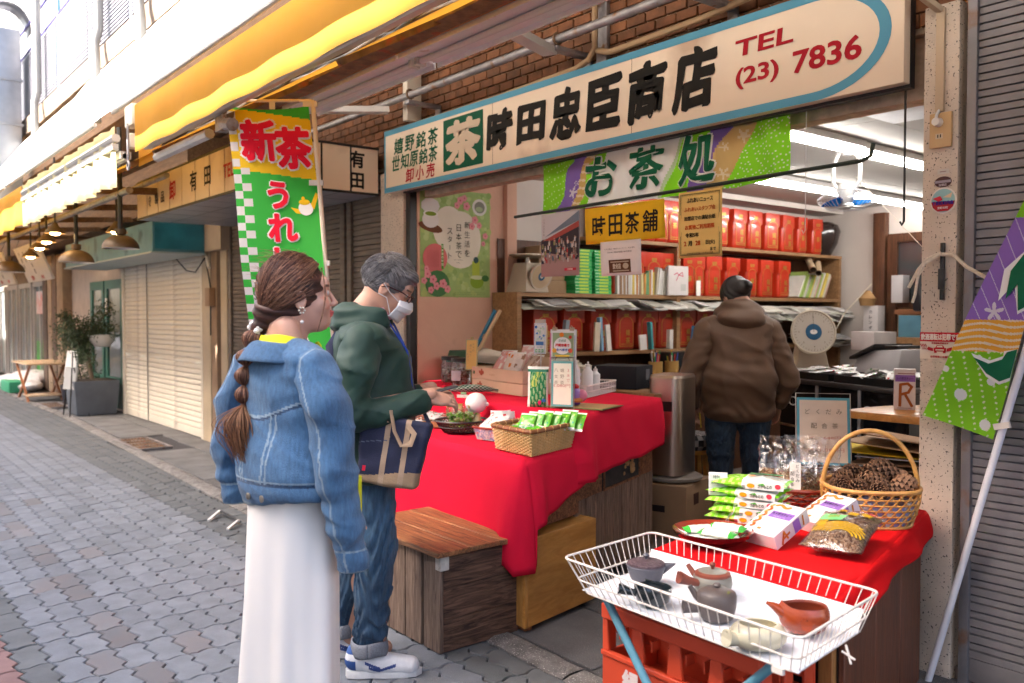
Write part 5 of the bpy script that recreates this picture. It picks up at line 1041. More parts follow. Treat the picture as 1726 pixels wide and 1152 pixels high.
def notice(p,w,h):
    p.frame(.012,.012,w-.012,h-.012,.003,(.12,.09,.04)); p.frame(.018,.018,w-.018,h-.018,.0012,(.12,.09,.04))
    for i,(s_,c,hh,bd) in enumerate((('ふれあいニュース',BK2,.024,.02),('ふれあいスタンプ会',OR,.024,.02),('加盟店での満貼台紙',BK2,.022,.02),('お買物ご利用期限',OR,.024,.03))): p.text(s_,w/2,h*(.865-.135*i),hh,c,bd,w=w*(.60,.72,.72,.68)[i])
    p.text('令和5年',w*.32,h*.34,.024,BK2,.03); p.text('2',w*.16,h*.215,.024,OR,.04).text('月',w*.27,h*.215,.026,BK2,.03).text('28',w*.45,h*.215,.024,OR,.04).text('日(火)',w*.74,h*.215,.026,BK2,.03).text('まで',w*.80,h*.115,.018,BK2,.02)
    p.text('させぼふれあいスタンプ会',w/2,.020,.010,BK2,.01,w=w*.6)
hung('yellow_notice','yellow notice sheet with black and orange Japanese text hanging from the rod','notice',-2.868,-2.600,1.708,2.035,YN,notice,y=3.385,tilt=-.02,m=mat('notice_paper',None,.6,var=.03,transl=.15))
def whitep(p,w,h):
    p.text('九十九島の「喫茶ウォーキング」大会 案内',w*.48,h*.78,.008,BK2,0,w=w*.75); p.text('Sasebo 時田茶舗 本日開催',w*.48,h*.68,.008,BK2,0,w=w*.6)
    p.rect(w*.2,h*.08,w*.74,h*.46,(.12,.05,.025)); p.layer(2).text('飲食店',w*.40,h*.27,.032,(.6,.5,.4),.04,w=w*.2).disc(w*.62,h*.27,.022,(.5,.4,.3),.016); p.rect(w*.25,h*.38,w*.7,h*.41,(.5,.4,.3)).rect(w*.3,h*.12,w*.7,h*.15,(.5,.4,.3))
hung('white_notice','white notice sheet with a small brown picture below the yellow cloth sign','notice',-3.436,-3.133,1.638,1.826,(.82,.76,.74),whitep,y=3.395,m=PAPER)
t=thing('photo_poster','photo poster of a crowd posing in a market street left of the yellow cloth sign','poster',(-3.79,3.41,2.02)); f_=lambda u,v,l=0: Vector((-3.955+u,3.41-l,1.652+v)); w,h=.332,.372
b=MB(); b.box((-3.955,3.4105,1.652),(-3.623,3.4125,2.024),(.3,.25,.28)); b.build('sheet',PAPER,t,smooth=False); p=Print(f_)
p.rect(0,0,w,h,(.55,.53,.56)); p.layer(2).P([(0,0),(w,0),(w,.10),(0,.15)],(.36,.22,.22)); p.P([(0,.15),(w,.10),(w,.30),(.07,.23),(0,.22)],(.045,.035,.045)); p.P([(.01,.215),(.08,.235),(w,.315),(w,.28),(.1,.215)],(.36,.07,.06)); p.P([(.03,.235),(w,.372),(w,.315)],(.16,.20,.26))
rg=random.Random(2); p.layer(3)
for k in range(90):
    u=rg.uniform(.01,.32); v=rg.uniform(.09,.215)-.0*u; c=random.choice([(.03,.03,.05),(.4,.35,.33),(.25,.18,.15),(.45,.05,.05),(.1,.15,.2),(.6,.57,.55),(.28,.28,.1)]); p.rect(u-.006,v-.016,u+.006,v+.006,c); p.disc(u,v+.011,.005,(.42,.28,.22),n=6)
p.rect(.21,.03,.31,.045,(.55,.02,.05)); p.layer(4).text('戸尾市場街',.26,.0375,.009,(.8,.75,.72),.02).vtext('させぼの市場',.028,.34,.012,.018,(.15,.1,.1),0); p.build('photo_print',PRT,t,smooth=False)
# ================================================================= flags
t=thing('nobori_flag','green and yellow upright banner flag with red brush lettering on a pale pole','flag',(-4.3,1.9,0))
FA,FBv=Vector((-4.56,1.715,2.535)),Vector((-4.285,2.055,2.535)); FU=(FBv-FA); FW=FU.length; FU.normalize(); FN=Vector((FU.y,-FU.x,0)); FH=1.8; DN=Vector((.080,.045,-1)).normalized()
def flag_fn(u,v,l=0):  # u across 0..FW, v down 0..FH
    return FA+FU*(u+.012*v)+DN*v+FN*(l+.022*math.sin(u*9+v*3.2)*min(1,v)+.010*math.sin(v*8+1))-Vector((0,0,.02))*math.sin(PI*u/FW)*(1 if v < .02 else 0)
FG=(.035,.45,.045); FY=(.86,.56,.008); FWt=(.72,.69,.68)
def flag_col(u,v):
    U,V_=u*FW,v*FH; i=int(U/.043); j=int((V_+.02)/.043)
    if V_ < .012+.15*max(0,U-.03): return FG
    if i == 0 and V_ > .03 and j % 2: return FWt
    if i == 1 and V_ > .33 and j % 2 == 0: return FWt
    return FY if V_ < .335+.13*U else FG
b=MB(); b.grid(lambda u,v: flag_fn(u*FW,v*FH),64,262,colfn=flag_col); b.build('cloth',mat('flag_cloth',None,.7,var=.03,vs=6,transl=.3),t,angle=2)
p=Print(lambda u,v,l=0: flag_fn(u,-v,l)); RD=(.72,.005,.03); WH=(.80,.74,.70)
for (ch,u,v,h_) in (('新',.155,-.185,.225),('茶',.335,-.225,.225),('う',.225,-.475,.15),('れ',.235,-.65,.155),('し',.235,-.835,.16),('の',.235,-1.03,.15),('茶',.235,-1.25,.18)):
    w_=h_*(.86 if ch in '新茶' else 1.0 if ch in 'れの' else .72)
    p.layer(3).text(ch,u,v,h_*1.08,WH,.085,w=w_*1.12); p.layer(6).text(ch,u,v,h_,RD,.042,w=w_)
p.layer(3).disc(.365,-.545,.040,(.80,.78,.76),.038).P([(.285,-.54),(.33,-.55),(.335,-.575),(.31,-.57)],(.8,.5,.01)).P([(.39,-.53),(.425,-.46),(.44,-.47),(.41,-.55)],(.8,.5,.01)); p.layer(4).disc(.36,-.512,.030,(.8,.5,.01),.015).disc(.355,-.49,.009,(.8,.5,.01)); p.build('lettering',PRT,t,smooth=False)
PP=lambda s: FBv+Vector((.012,.016,.03))+Vector((.075,.042,-1)).normalized()*s
b=MB(); b.tube([PP(-.0),PP(2.42)],.0125,10); b.build('pole',mat('cream_pole',(.72,.62,.50),.4,var=.05),t)
b=MB(); b.tube([PP(-.0),PP(0)-FU*FW],.008,8); b.build('cross_arm',MATS['cream_pole'],t)
for s_ in (.0,.42,.85,1.28,1.7): b=MB(); q=PP(s_+.02); b.cbox(q-FU*.015,(.075,.02,.028),(.70,.66,.64),math.atan2(FU.y,FU.x)); b.build('loop',PRT,t,smooth=False)
q=FA.lerp(FBv,.55); b=MB(); b.cbox((q.x,q.y,2.545),(.03,.006,.05),(.7,.66,.64),math.atan2(FU.y,FU.x)); b.build('loop',PRT,t,smooth=False)
b=MB()
q=PP(2.42); 
for (dx,dy) in ((-.5,-.12),(-.35,-.38),(.35,.1),(.1,.35)): b=MB(); b.tube([q+Vector((0,0,.08)),(q.x+dx,q.y+dy,.012)],.011,8); b.build('foot',M_WHITEP,t)
b=MB(); b.tube([(q.x,q.y,.02),(q.x,q.y,.28)],.025,12); b.build('socket',M_WHITEP,t)
# small white stand feet seen beyond the woman
t=thing('sign_stand','low white stand feet on the paving left of the white skirt','stand',(-6.0,1.85,0)); 
for (a,c) in (((-5.889,2.058,.010),(-6.04,2.19,.03)),((-5.566,2.07,.01),(-5.67,2.18,.03))): b=MB(); b.beam(a,c,.02,.016); b.build('foot',M_WHITEP,t,bevel=.002)
b=MB(); b.tube([(-6.04,2.19,.03),(-5.67,2.18,.03)],.008,6); b.build('rail',M_BLACK,t)
# leaning flag at the right
t=thing('leaning_flag','leaning white pole carrying a green, orange and purple flower patterned banner','flag',(-1.53,3.3,0))
R0,R1=Vector((-1.555,3.315,.0)),Vector((-1.135,3.285,1.62)); RD_=(R1-R0).normalized(); RU=Vector((-RD_.z,0,RD_.x)).normalized()
b=MB(); b.tube([R0,R0+RD_*2.4],.0135,12); b.build('pole',mat('white_pole',(.72,.72,.78),.3),t)
def rf(u,v,l=0):  # u: away from pole, v: up along pole
    return R0+RD_*(v)+RU*(u)+Vector((0,-.020-l+.012*math.sin(v*7+u*4)+.010*math.sin(u*13),0))
RB,RW,RH=1.0,.262,1.3
FL2=flowers(14,8,0,.34,1.35,2.2)
def rf_col(u,v):
    U,V_=.018+u*RW*max(.3,1-.62*v*RH),RB+v*RH; Z_=V_+.25*U
    D2=((U-.02)/.16)**2
    G_=(.22,.60,.01)
    dd=math.hypot((U-.02)/.75,(V_-1.60)/1.0)
    if U < .13 and (1.24 < V_ < 1.78):
        c_=math.hypot(U+.02,V_-1.42); 
    if Z_ < 1.33:
        for (a,c,r) in ((.06,1.04,.02),(.17,1.12,.022),(.08,1.20,.015),(.24,1.2,.012),(.14,1.27,.012)):
            if math.hypot(U-a,(V_-c)) < r: return (.78,.80,.80)
        q=math.sin(V_*150+U*40)*math.sin(U*150+math.floor((V_*150+U*40)/PI)*2); return (.72,.80,.55) if q > .80 else G_
    if Z_ < 1.45: return (.85,.42,.04) if math.sin(V_*260+U*70+math.sin(U*30)*2) < .45 else (.80,.70,.55)
    if Z_ < 1.82:
        for (a,c,r,ph) in FL2:
            dx,dz=U-a,V_-c; rr=math.hypot(dx,dz)
            if rr < r*1.3*(.62+.38*math.cos(5*math.atan2(dz,dx)+ph)): return (.74,.70,.80)
        return (.28,.15,.56) if abs(math.sin(V_*40-U*55)) > .08 else (.7,.66,.8)
    return G_
b=MB(); b.grid(lambda u,v: rf(.018+u*RW*max(.3,1-.62*v*RH),RB+v*RH),110,400,colfn=rf_col); b.build('cloth',MATS['flag_cloth'],t,angle=2)
p=Print(rf); 
def crescent(lay,grow,col):
    outer=[(.02-grow,1.62),(.03,1.40-grow),(.06,1.27-grow),(.13+grow,1.20-grow*.7)]; inner=[(.13+grow,1.24+grow),(.09+grow,1.29+grow),(.07+grow,1.42),(.07+grow,1.62)]
    p.layer(lay).P([(-.0+.018,1.235-grow),(.05,1.21-grow),(.10,1.225-grow),(.155+grow,1.27+grow),(.10,1.262+grow),(.06,1.29+grow),(.05+grow,1.32),(.018,1.34)],col); p.P([(.018,1.50-grow),(.05,1.47-grow),(.075+grow,1.56),(.10+grow*2,1.50-grow),(.11+grow*2,1.60),(.07,1.70),(.018,1.72)],col)
crescent(3,.012,(.80,.80,.80)); crescent(6,0,DG); p.build('lettering',PRT,t,smooth=False)
for s_ in (1.06,1.45,1.84): b=MB(); q=R0+RD_*s_; b.cbox(q+Vector((-.0,-.015,0)),(.055,.012,.022),(.72,.66,.60),0,0,-.25); b.build('loop',PRT,t,smooth=False)
# cotton rope
M_ROPE=mat('cotton_rope',(.70,.62,.50),.85,var=.15,vs=120,bump=.6,bs=200)
b=MB(); b.tube([(-1.553,3.37,1.655),(-1.50,3.35,1.65),(-1.44,3.33,1.60),(-1.36,3.31,1.555),(-1.27,3.30,1.53),(-1.19,3.28,1.50),(-1.13,3.28,1.5)],.0075,8); b.tube([(-1.55,3.36,1.66),(-1.60,3.36,1.64),(-1.63,3.35,1.60),(-1.66,3.35,1.545),(-1.668,3.35,1.53)],.007,8); b.tube([(-1.55,3.355,1.655),(-1.61,3.355,1.62),(-1.632,3.35,1.575),(-1.638,3.34,1.50),(-1.648,3.34,1.47)],.006,8); tag(b.build('rope',M_ROPE,None),'pale cotton rope tying the leaning flag to the pillar latch','rope')
# ================================================================= goods on the upper table
Z0=ZB+.008
M_JAR=film('jar_plastic',glossy=.3,bs=6)
for k,(x,y,lab) in enumerate(((-5.14,3.56,'left clear plastic jar of tea with a black lid'),(-4.90,3.48,'right clear plastic jar of tea with a black lid and label'))):
    t=thing('plastic_jar',lab,'jar',(x,y,Z0)); b=MB(); b.lathe([(0,Z0),(.062,Z0),(.07,Z0+.02),(.07,Z0+.12),(.062,Z0+.15),(.062,Z0+.163)],(x,y,0),26); b.build('jar_body',M_JAR,t)
    b=MB(); b.lathe([(.0,Z0+.16),(.066,Z0+.16),(.066,Z0+.186),(.0,Z0+.188)],(x,y,0),26); b.build('lid',M_BLACK,t,angle=.5)
    b=MB(); rg=random.Random(k)
    for q in range(170):
        a=rg.uniform(0,6.28); r=.058*math.sqrt(rg.random()); zz_=Z0+.008+rg.random()*.11; s_=.009; b.cbox((x+r*math.cos(a),y+r*math.sin(a),zz_),(s_*2,s_,s_),random.choice([(.35,.18,.12),(.5,.38,.3),(.22,.1,.07),(.6,.5,.42)]),rg.uniform(0,3),rg.uniform(0,3))
    tag(b.build('contents',M_BOOK,t,smooth=False),kind='stuff')
    if k: b=MB(); T_=[(x+.0715*math.cos(a),y+.0715*math.sin(a)) for a in [R(-100+q*8) for q in range(9)]]; b.add([(px,py,Z0+.03) for px,py in T_]+[(px,py,Z0+.10) for px,py in T_],[(q,q+1,10+q,9+q) for q in range(8)],(.62,.6,.65)); b.build('label',PRT,t)
def pillow(mb,T,w,h,th,colfn,n=12,crimp=.08,seed=0):
    for s_ in (1,-1):
        def fn(u,v):
            e=max(0,min(1,min(v,1-v)/crimp)); eu=max(0,min(1,min(u,1-u)*6)); k=math.sin(PI*u)**.6*math.sin(PI*v)**.35 if 0 < u < 1 and 0 < v < 1 else 0
            wr=.10*th*mn.noise(Vector((u*7,v*7,seed)))
            return T @ Vector(((u-.5)*w*(1-.04*math.sin(PI*v)),s_*(k*th/2*e)+wr*(e*.8+.2),(v-.5)*h))
        mb.grid(fn if s_ == -1 else (lambda u,v: fn(1-u,v)),n,n,colfn=colfn if s_ == -1 else (lambda u,v: colfn(1-u,v)))
def TR_(x,y,z,rz=0,rx=0,ry=0): return Matrix.Translation((x,y,z)) @ Matrix.Rotation(rz,4,'Z') @ Matrix.Rotation(ry,4,'Y') @ Matrix.Rotation(rx,4,'X')
CAMZ=R(37)  # roughly facing the street corner
# cardboard box stack with snack bags
cb=thing('snack_box','open kraft carton of wrapped snacks behind the tall price stand','box',(-4.2,3.42,Z0))
fl_,fr_,br_,bl_=Vector((-4.52,3.30,0)),Vector((-3.93,3.24,0)),Vector((-3.95,3.60,0)),Vector((-4.52,3.68,0))
M_KR=mat('kraft_board',(.60,.44,.31),.75,var=.05,vs=8)
up_=lambda p,z: Vector((p.x,p.y,Z0+z))
b=MB(); b.hexa([up_(q,.0) for q in (fl_,fr_,br_,bl_)],[up_(q,.072) for q in (fl_,fr_,br_,bl_)]); b.build('lower_carton',M_KR,cb,bevel=.002,seg=1)
for (a,c) in ((fl_,fr_),(fr_,br_),(br_,bl_),(bl_,fl_)): n_=V(-(c-a).y,(c-a).x,0).normalized()*.006; b=MB(); hb=.105 if (a,c) != (br_,bl_) else .17; b.hexa([up_(a,.075),up_(c,.075),up_(c+n_,.075),up_(a+n_,.075)],[up_(a,hb+.045),up_(c,hb+.045),up_(c+n_,hb+.045),up_(a+n_,hb+.045)]); b.build('carton_side',M_KR,cb,smooth=False)
b=MB(); b.hexa([up_(q,.074) for q in (fl_,fr_,br_,bl_)],[up_(q,.080) for q in (fl_,fr_,br_,bl_)]); b.build('carton_floor',M_KR,cb,smooth=False)
p=Print(plane((fl_.x,fl_.y-.001,Z0),fr_-fl_,(0,0,1),(-.1,-1,0)))
for (u,v) in ((.10,.035),(.12,.115)):
    for (du,dv,r) in ((0,0,.016),(.02,.004,.012),(-.02,.006,.010),(.005,.018,.010)): p.disc(u+du,v+dv,r,(.42,.12,.07),n=9)
p.text('八女茶',.24,.03,.014,(.35,.2,.12),0).text('やぶきた',.25,.11,.014,(.35,.2,.12),0).disc(.03,.115,.012,(.1,.16,.08)); p.build('print',PRT,cb,smooth=False)
def bagcol(base,dots,lab=None):
    rg=random.Random(hash(base) & 999); sp=[(rg.random(),rg.random(),rg.uniform(.03,.1),random.choice(dots)) for _ in range(16)]
    def f(u,v):
        if v < .06 or v > .94: return (.72,.70,.70)
        for (a,c,r,cc) in sp:
            if (u-a)**2+(v-c)**2 < r*r: return cc
        return base
    return f
for k,(x,y,z,rz,rx,base,dots,lab) in enumerate(((-4.40,3.46,.17,.1,-.7,(.66,.34,.34),[(.72,.66,.64),(.75,.2,.05)],'pink and white snack bag leaning at the left of the carton'),(-4.25,3.42,.155,.3,-.6,(.72,.60,.56),[(.75,.2,.04),(.35,.2,.14)],'white snack bag with an orange fish at the middle of the carton'),(-4.08,3.42,.15,-.1,-.65,(.45,.33,.28),[(.3,.18,.14),(.7,.62,.55)],'brown clear snack bag at the right of the carton'),(-4.30,3.58,.19,.2,-.5,(.68,.40,.40),[(.74,.64,.64)],'pink checked snack bag at the back of the carton'))):
    b=MB(); pillow(b,TR_(x,y,Z0+z,rz,rx),.14,.22,.045,bagcol(base,dots),16,seed=k); tag(b.build('snack_bag',SATIN,None,angle=1),lab,'snack bag','snack bags in the carton')
# green pouch standing
t=thing('green_pouch','standing green and white pouch of leaf tea left of the tall price stand','pouch',(-3.45,2.93,Z0)); rz=R(33)
def pc(u,v):
    if v > .93: return (.62,.66,.64)
    if v > .86: return (.03,.20,.12)
    if math.hypot((u-.62)*.6,v-.12) < .05: return (.60,.02,.15)
    if math.hypot((u-.82)*.6,v-.17) < .05: return (.03,.20,.55)
    if u < .14 or u > .92: return (.72,.74,.70)
    q=math.sin(u*31+v*9)*math.sin(v*17-u*6); d=abs(u-.5-.15*math.sin(v*8))
    if v > .50 and d < .16: return (.45,.55,.12) if q > 0 else (.10,.30,.08)
    return (.02,.20,.07) if q > -.1 else (.24,.42,.20)
b=MB(); pillow(b,TR_(-3.45,2.95,Z0+.105,rz,R(-3)),.115,.215,.045,pc,30,.04); b.build('pouch',SATIN,t,angle=1); 
# tall price stand: clip, wire frame, fan poster, price card
def stand(name,lab,x,y,z,w,h,rz,fn,col=(.74,.70,.64),rx=R(-6),foot=True,border=None):
    t=thing(name,lab,'price sign',(x,y,z)); T=TR_(x,y,z,rz,rx); b=MB(); b.box((-w/2,0,.01),(w/2,.003,h+.01),col,T); b.build('card',PAPER,t,smooth=False)
    p=Print(lambda u,v,l=0: T @ Vector((-w/2+u,-l,v+.01)))
    if border: p.frame(0,0,w,h,.011,border)
    fn(p.layer(2),w,h); p.build('lettering',PRT,t,smooth=False)
    if foot:
        b=MB(); b.tube([T @ Vector((-w/2-.004,.006,.0)),T @ Vector((-w/2-.004,.006,h+.03)),T @ Vector((w/2+.004,.006,h+.03)),T @ Vector((w/2+.004,.006,.0))],.0025,6); b.tube([T @ Vector((-w/2-.004,.006,0)),T @ Vector((0,.09,-.0)),T @ Vector((w/2+.004,.006,0))],.0025,6); b.build('wire_frame',M_STAIN,t)
    return t,T
TQ=(.16,.42,.42); GR=(.30,.26,.18); PK=(.55,.20,.16)
def price1(p,w,h):
    p.vtext('八女茶',w*.22,h*.80,.020,.032,GR,.0).vtext('嬉野茶',w*.50,h*.80,.020,.032,GR,.0).vtext('3本で',w*.78,h*.80,.016,.026,PK,.0); p.text('1,080円',w*.5,h*.46,.018,PK,.0,w=w*.75)
s1,T1=stand('price_sign','tall white stand with a market notice above a blue edged handwritten price',-3.30,2.985,Z0,.118,.235,R(30),price1,(.80,.78,.66),R(-2),border=TQ)
T2=T1 @ Matrix.Translation((-.004,.012,.12)); b=MB(); b.box((-.068,0,.01),(.074,.003,.29),(.70,.70,.68),T2); b.build('back_card',PAPER,s1,smooth=False)
p=Print(lambda u,v,l=0: T2 @ Vector((u,-l,v))); p.rect(-.055,.125,.060,.272,(.28,.36,.20)); p.layer(2).disc(0,.205,.047,(.76,.74,.72),.045,24); p.rect(-.055,.125,.06,.15,(.35,.36,.3)); p.layer(3).disc(-.005,.262,.012,(.7,.2,.02)).disc(.042,.25,.009,(.6,.06,.03)).P([(-.042,.157),(.042,.157),(.035,.147),(-.035,.147)],(.7,.42,.05)).line([(-.03,.147),(-.04,.13)],.003,(.1,.05,.02)).line([(.03,.147),(.04,.13)],.003,(.1,.05,.02))
p.disc(-.043,.18,.012,(.7,.35,.05)).disc(.043,.18,.012,(.6,.1,.05)); p.layer(4).text('させぼ',0,.232,.013,(.05,.2,.12),.02).text('戸尾市場で',0,.208,.017,(.65,.02,.03),.04,w=.078).text('食べ歩き!',0,.184,.015,(.04,.10,.40),.03,w=.066)
p.layer(2).rect(-.068,.03,-.062,.27,(.62,.2,.35)).rect(.064,.05,.068,.26,(.2,.3,.5)); p.build('market_notice',PRT,s1,smooth=False)
for sx in (-.045,.05): b=MB(); b.box((sx-.012,-.004,.283),(sx+.012,.010,.30),(.42,.33,.22),T2); b.tube([T2 @ Vector((sx-.008,-.006,.297)),T2 @ Vector((sx,-.01,.31)),T2 @ Vector((sx+.008,-.006,.297))],.002,5,(.5,.4,.3)); b.build('clip',PLAST,s1,smooth=False)
def price2(p,w,h):
    p.frame(.004,.004,w-.004,h-.004,.0015,(.1,.25,.55)); p.disc(w*.18,h*.87,.008,(.02,.15,.5)); rg=random.Random(3)
    for k in range(40): p.disc(rg.uniform(.012,w-.012),rg.uniform(h*.30,h*.88),rg.uniform(.003,.007),random.choice([(.45,.62,.45),(.08,.25,.55),(.55,.68,.6),(.7,.72,.7)]),n=6)
    p.rect(.012,h*.28,w-.012,h*.40,(.08,.22,.5)); p.text('食の市場',w/2,h*.22,.008,(.1,.2,.4),.01)
    for k in range(3): p.rect(w*.14+k*w*.26,h*.05,w*.32+k*w*.26,h*.15,(.05,.38,.12))
    p.layer(3).text('嬉野茶',w/2,h*.10,.010,(.6,.68,.6),.03,w=w*.66)
s2,T3=stand('price_sign','smaller green and blue illustrated card clipped left of the tall price stand',-3.60,3.09,Z0+.26,.072,.17,R(25),price2,(.72,.73,.70),R(-3),foot=False)
b=MB(); b.box((-.03,-.005,.18),(.03,.008,.20),(.45,.40,.33),T3); b.tube([T3 @ Vector((0,.01,.19)),T3 @ Vector((0,.02,-.1)),T3 @ Vector((.02,.05,-.255))],.003,6,(.5,.5,.5)); b.build('clip_stem',PLAST,s2)
def price3(p,w,h): p.frame(.002,.002,w-.002,h-.002,.003,(.15,.36,.36)); p.vtext('お茶の',w*.66,h*.84,.014,.021,GR,0).vtext('量り売り',w*.42,h*.80,.014,.022,GR,0).vtext('します',w*.22,h*.52,.012,.019,GR,0)
s3,T4=stand('price_sign','yellow handwritten card on a clear stand beside the clear jars',-4.72,3.44,Z0+.10,.085,.21,R(35),price3,(.72,.50,.16),R(-4),foot=False)
b=MB(); b.box((-.004,.004,-.105),(.004,.007,.01),None,T4); b.box((-.05,-.03,-.11),(.05,.05,-.106),None,T4); b.build('clear_foot',GLASSY,s3,smooth=False)
b=MB(); b.box((-.008,-.006,.217),(.008,.008,.235),(.4,.28,.12),T4); b.build('clip',PLAST,s3)
for k,(x0_,c) in enumerate(((-5.02,(.02,.16,.28)),(-4.98,(.50,.34,.2)))): b=MB(); b.tube([(x0_,3.62,Z0+.12),(x0_+.10+.02*k,3.80,Z0+.52)],.014,8,c); b.tube([(x0_+.05,3.715,Z0+.32),(x0_+.06,3.73,Z0+.35)],.0155,8,(.5,.33,.2)); tag(b.build('fan_handle',PLAST,None),('teal rolled stick','tan rolled stick')[k]+' leaning against the pink wall by the jars','stick')
# brown box and papers at the wall
b=MB(); b.hexa([V(-5.0,3.62,Z0),V(-4.60,3.58,Z0),V(-4.60,3.86,Z0),V(-5.0,3.88,Z0)],[V(-5.0,3.62,Z0+.13),V(-4.60,3.58,Z0+.13),V(-4.60,3.86,Z0+.13),V(-5.0,3.88,Z0+.13)],(.36,.21,.09)); tag(b.build('cardboard_box',CARD,None,bevel=.003),'brown cardboard box behind the clear jars','box')
b=MB(); b.hexa([V(-5.35,3.66,Z0+.132),V(-4.95,3.62,Z0+.132),V(-4.95,3.86,Z0+.132),V(-5.35,3.88,Z0+.132)],[V(-5.33,3.68,Z0+.22),V(-4.97,3.64,Z0+.22),V(-4.97,3.84,Z0+.22),V(-5.33,3.86,Z0+.22)],(.03,.10,.055)); tag(b.build('green_box',CARD,None,bevel=.003),'dark green box on top of the brown box by the wall','box')
for k in range(5): b=MB(); g_=.45+.05*k; b.grid(lambda u,v: (-4.95+.42*u,3.62+.2*v,Z0+.15+.012*k+.05*math.sin(PI*v)*(1-u)),6,5,(g_,g_*.92,g_*.8)); tag(b.build('wrapping_paper',PAPER,None,solid=.001),'curved sheets of wrapping paper behind the yellow card','paper','wrapping paper by the pink wall')
# white basket of bottles, black pump bottle, black box
def place(b_,T): b_.v=[tuple(T @ Vector(q)) for q in b_.v]; return b_
t=thing('white_basket','white wire basket of toiletries on the right of the upper table','basket',(-3.78,3.66,Z0)); Tb=TR_(-3.80,3.66,Z0,R(-7)); rg=random.Random(4)
Tb=TR_(-3.82,3.66,Z0,math.atan2(3.85-3.36,-3.76+3.54) - PI/2 + R(90) - PI if False else R(115)); 
W_,D_,HH=.50,.20,.07
b=MB()
for z in (.004,.035,HH): b.tube([Tb @ Vector(q) for q in ((-W_/2,-D_/2,z),(W_/2,-D_/2,z),(W_/2,D_/2,z),(-W_/2,D_/2,z))],.003 if z < HH else .005,5,closed=True)
for k in range(34): u=-W_/2+W_*k/33; [b.tube([Tb @ Vector((u,s_*D_/2,.0)),Tb @ Vector((u,s_*D_/2,HH))],.0022,4,cap=False) for s_ in (-1,1)]
for k in range(14): u=-D_/2+D_*k/13; [b.tube([Tb @ Vector((s_*W_/2,u,.0)),Tb @ Vector((s_*W_/2,u,HH))],.0022,4,cap=False) for s_ in (-1,1)]
b.build('wire',mat('white_coated_wire',(.72,.68,.66),.4),t); b=MB(); b.box((-W_/2,-D_/2,.002),(W_/2,D_/2,.006),(.65,.62,.6),Tb); b.build('base',PLAST,t,smooth=False)
def bottle(lab,x,y,z,r,h,c,name='bottle',pump=True,cc=(.7,.68,.66)):
    t=thing(name,lab,'bottle',(x,y,z),group='bottles on the upper table'); b=MB(); b.lathe([(0,z),(r,z),(r,z+h*.7),(r*.5,z+h*.8),(r*.4,z+h*.86),(0,z+h*.86)],(x,y,0),18,c); b.build('body',PLAST,t)
    b=MB(); b.lathe([(0,z+h*.86),(r*.45,z+h*.86),(r*.45,z+h*.93),(r*.15,z+h*.94),(r*.15,z+h),(0,z+h)],(x,y,0),12,cc)
    if pump: b.tube([(x,y,z+h),(x+.03,y-.03,z+h),(x+.035,y-.035,z+h*.97)],.005,6,cc)
    b.build('pump',PLAST,t); return t
bottle('black pump bottle beside the tall price stand',-3.72,3.42,Z0,.028,.235,(.012,.012,.014),cc=(.012,.012,.014))
for k,(u,v,r,h,c,lab) in enumerate(((-.19,.0,.03,.21,(.70,.70,.74),'white spray bottle at the near end of the white basket'),(-.11,.03,.028,.22,(.72,.62,.6),'pale pink bottle second in the white basket'),(-.03,-.02,.03,.19,(.74,.74,.76),'short white bottle in the middle of the white basket'),(.06,.03,.027,.17,(.72,.72,.70),'white bottle with a cream pump in the white basket'),(.15,.0,.03,.15,(.7,.72,.74),'low clear bottle at the far end of the white basket'))):
    q=Tb @ Vector((u,v,.007)); bottle(lab,q.x,q.y,q.z,r,h,c)
t=thing('black_box','black box at the far corner of the upper red cloth','box',(-3.66,4.12,Z0)); b=MB(); b.cbox((-4.02,4.18,Z0+.075),(.32,.28,.15),(.008,.008,.014),R(20)); b.build('body',CARD,t,bevel=.004); b=MB(); q=TR_(-4.02,4.18,Z0+.075,R(20)); b.box((.161,.02,-.02),(.162,.08,.05),(.16,.16,.18),q); b.build('vent',PRT,t)
b=MB(); b.box((-5.0,3.98,.86),(-3.55,4.24,.936)); tag(b.build('side_ledge',M_SHELFW,None,bevel=.003),'wooden ledge behind the upper red cloth','ledge')
for k,(x,y,w_,h_,c,lab) in enumerate(((-4.35,4.1,.26,.14,(.55,.50,.52),'pile of pale pamphlets behind the white basket'),(-4.55,4.12,.2,.17,(.58,.46,.40),'pinkish leaflet rack left of the pen cups'))):
    t=thing('leaflet_pile',lab,'leaflets',(x,y,.937)); rg=random.Random(k+40)
    for q in range(9): b=MB(); b.cbox((x+rg.uniform(-.02,.02),y+rg.uniform(-.02,.02),.942+q*h_/9),(w_,.2,h_/9*.8),tuple(v*rg.uniform(.8,1.15) for v in c),rg.uniform(-.15,.15)); b.build('leaflet',PRT,t,smooth=False)
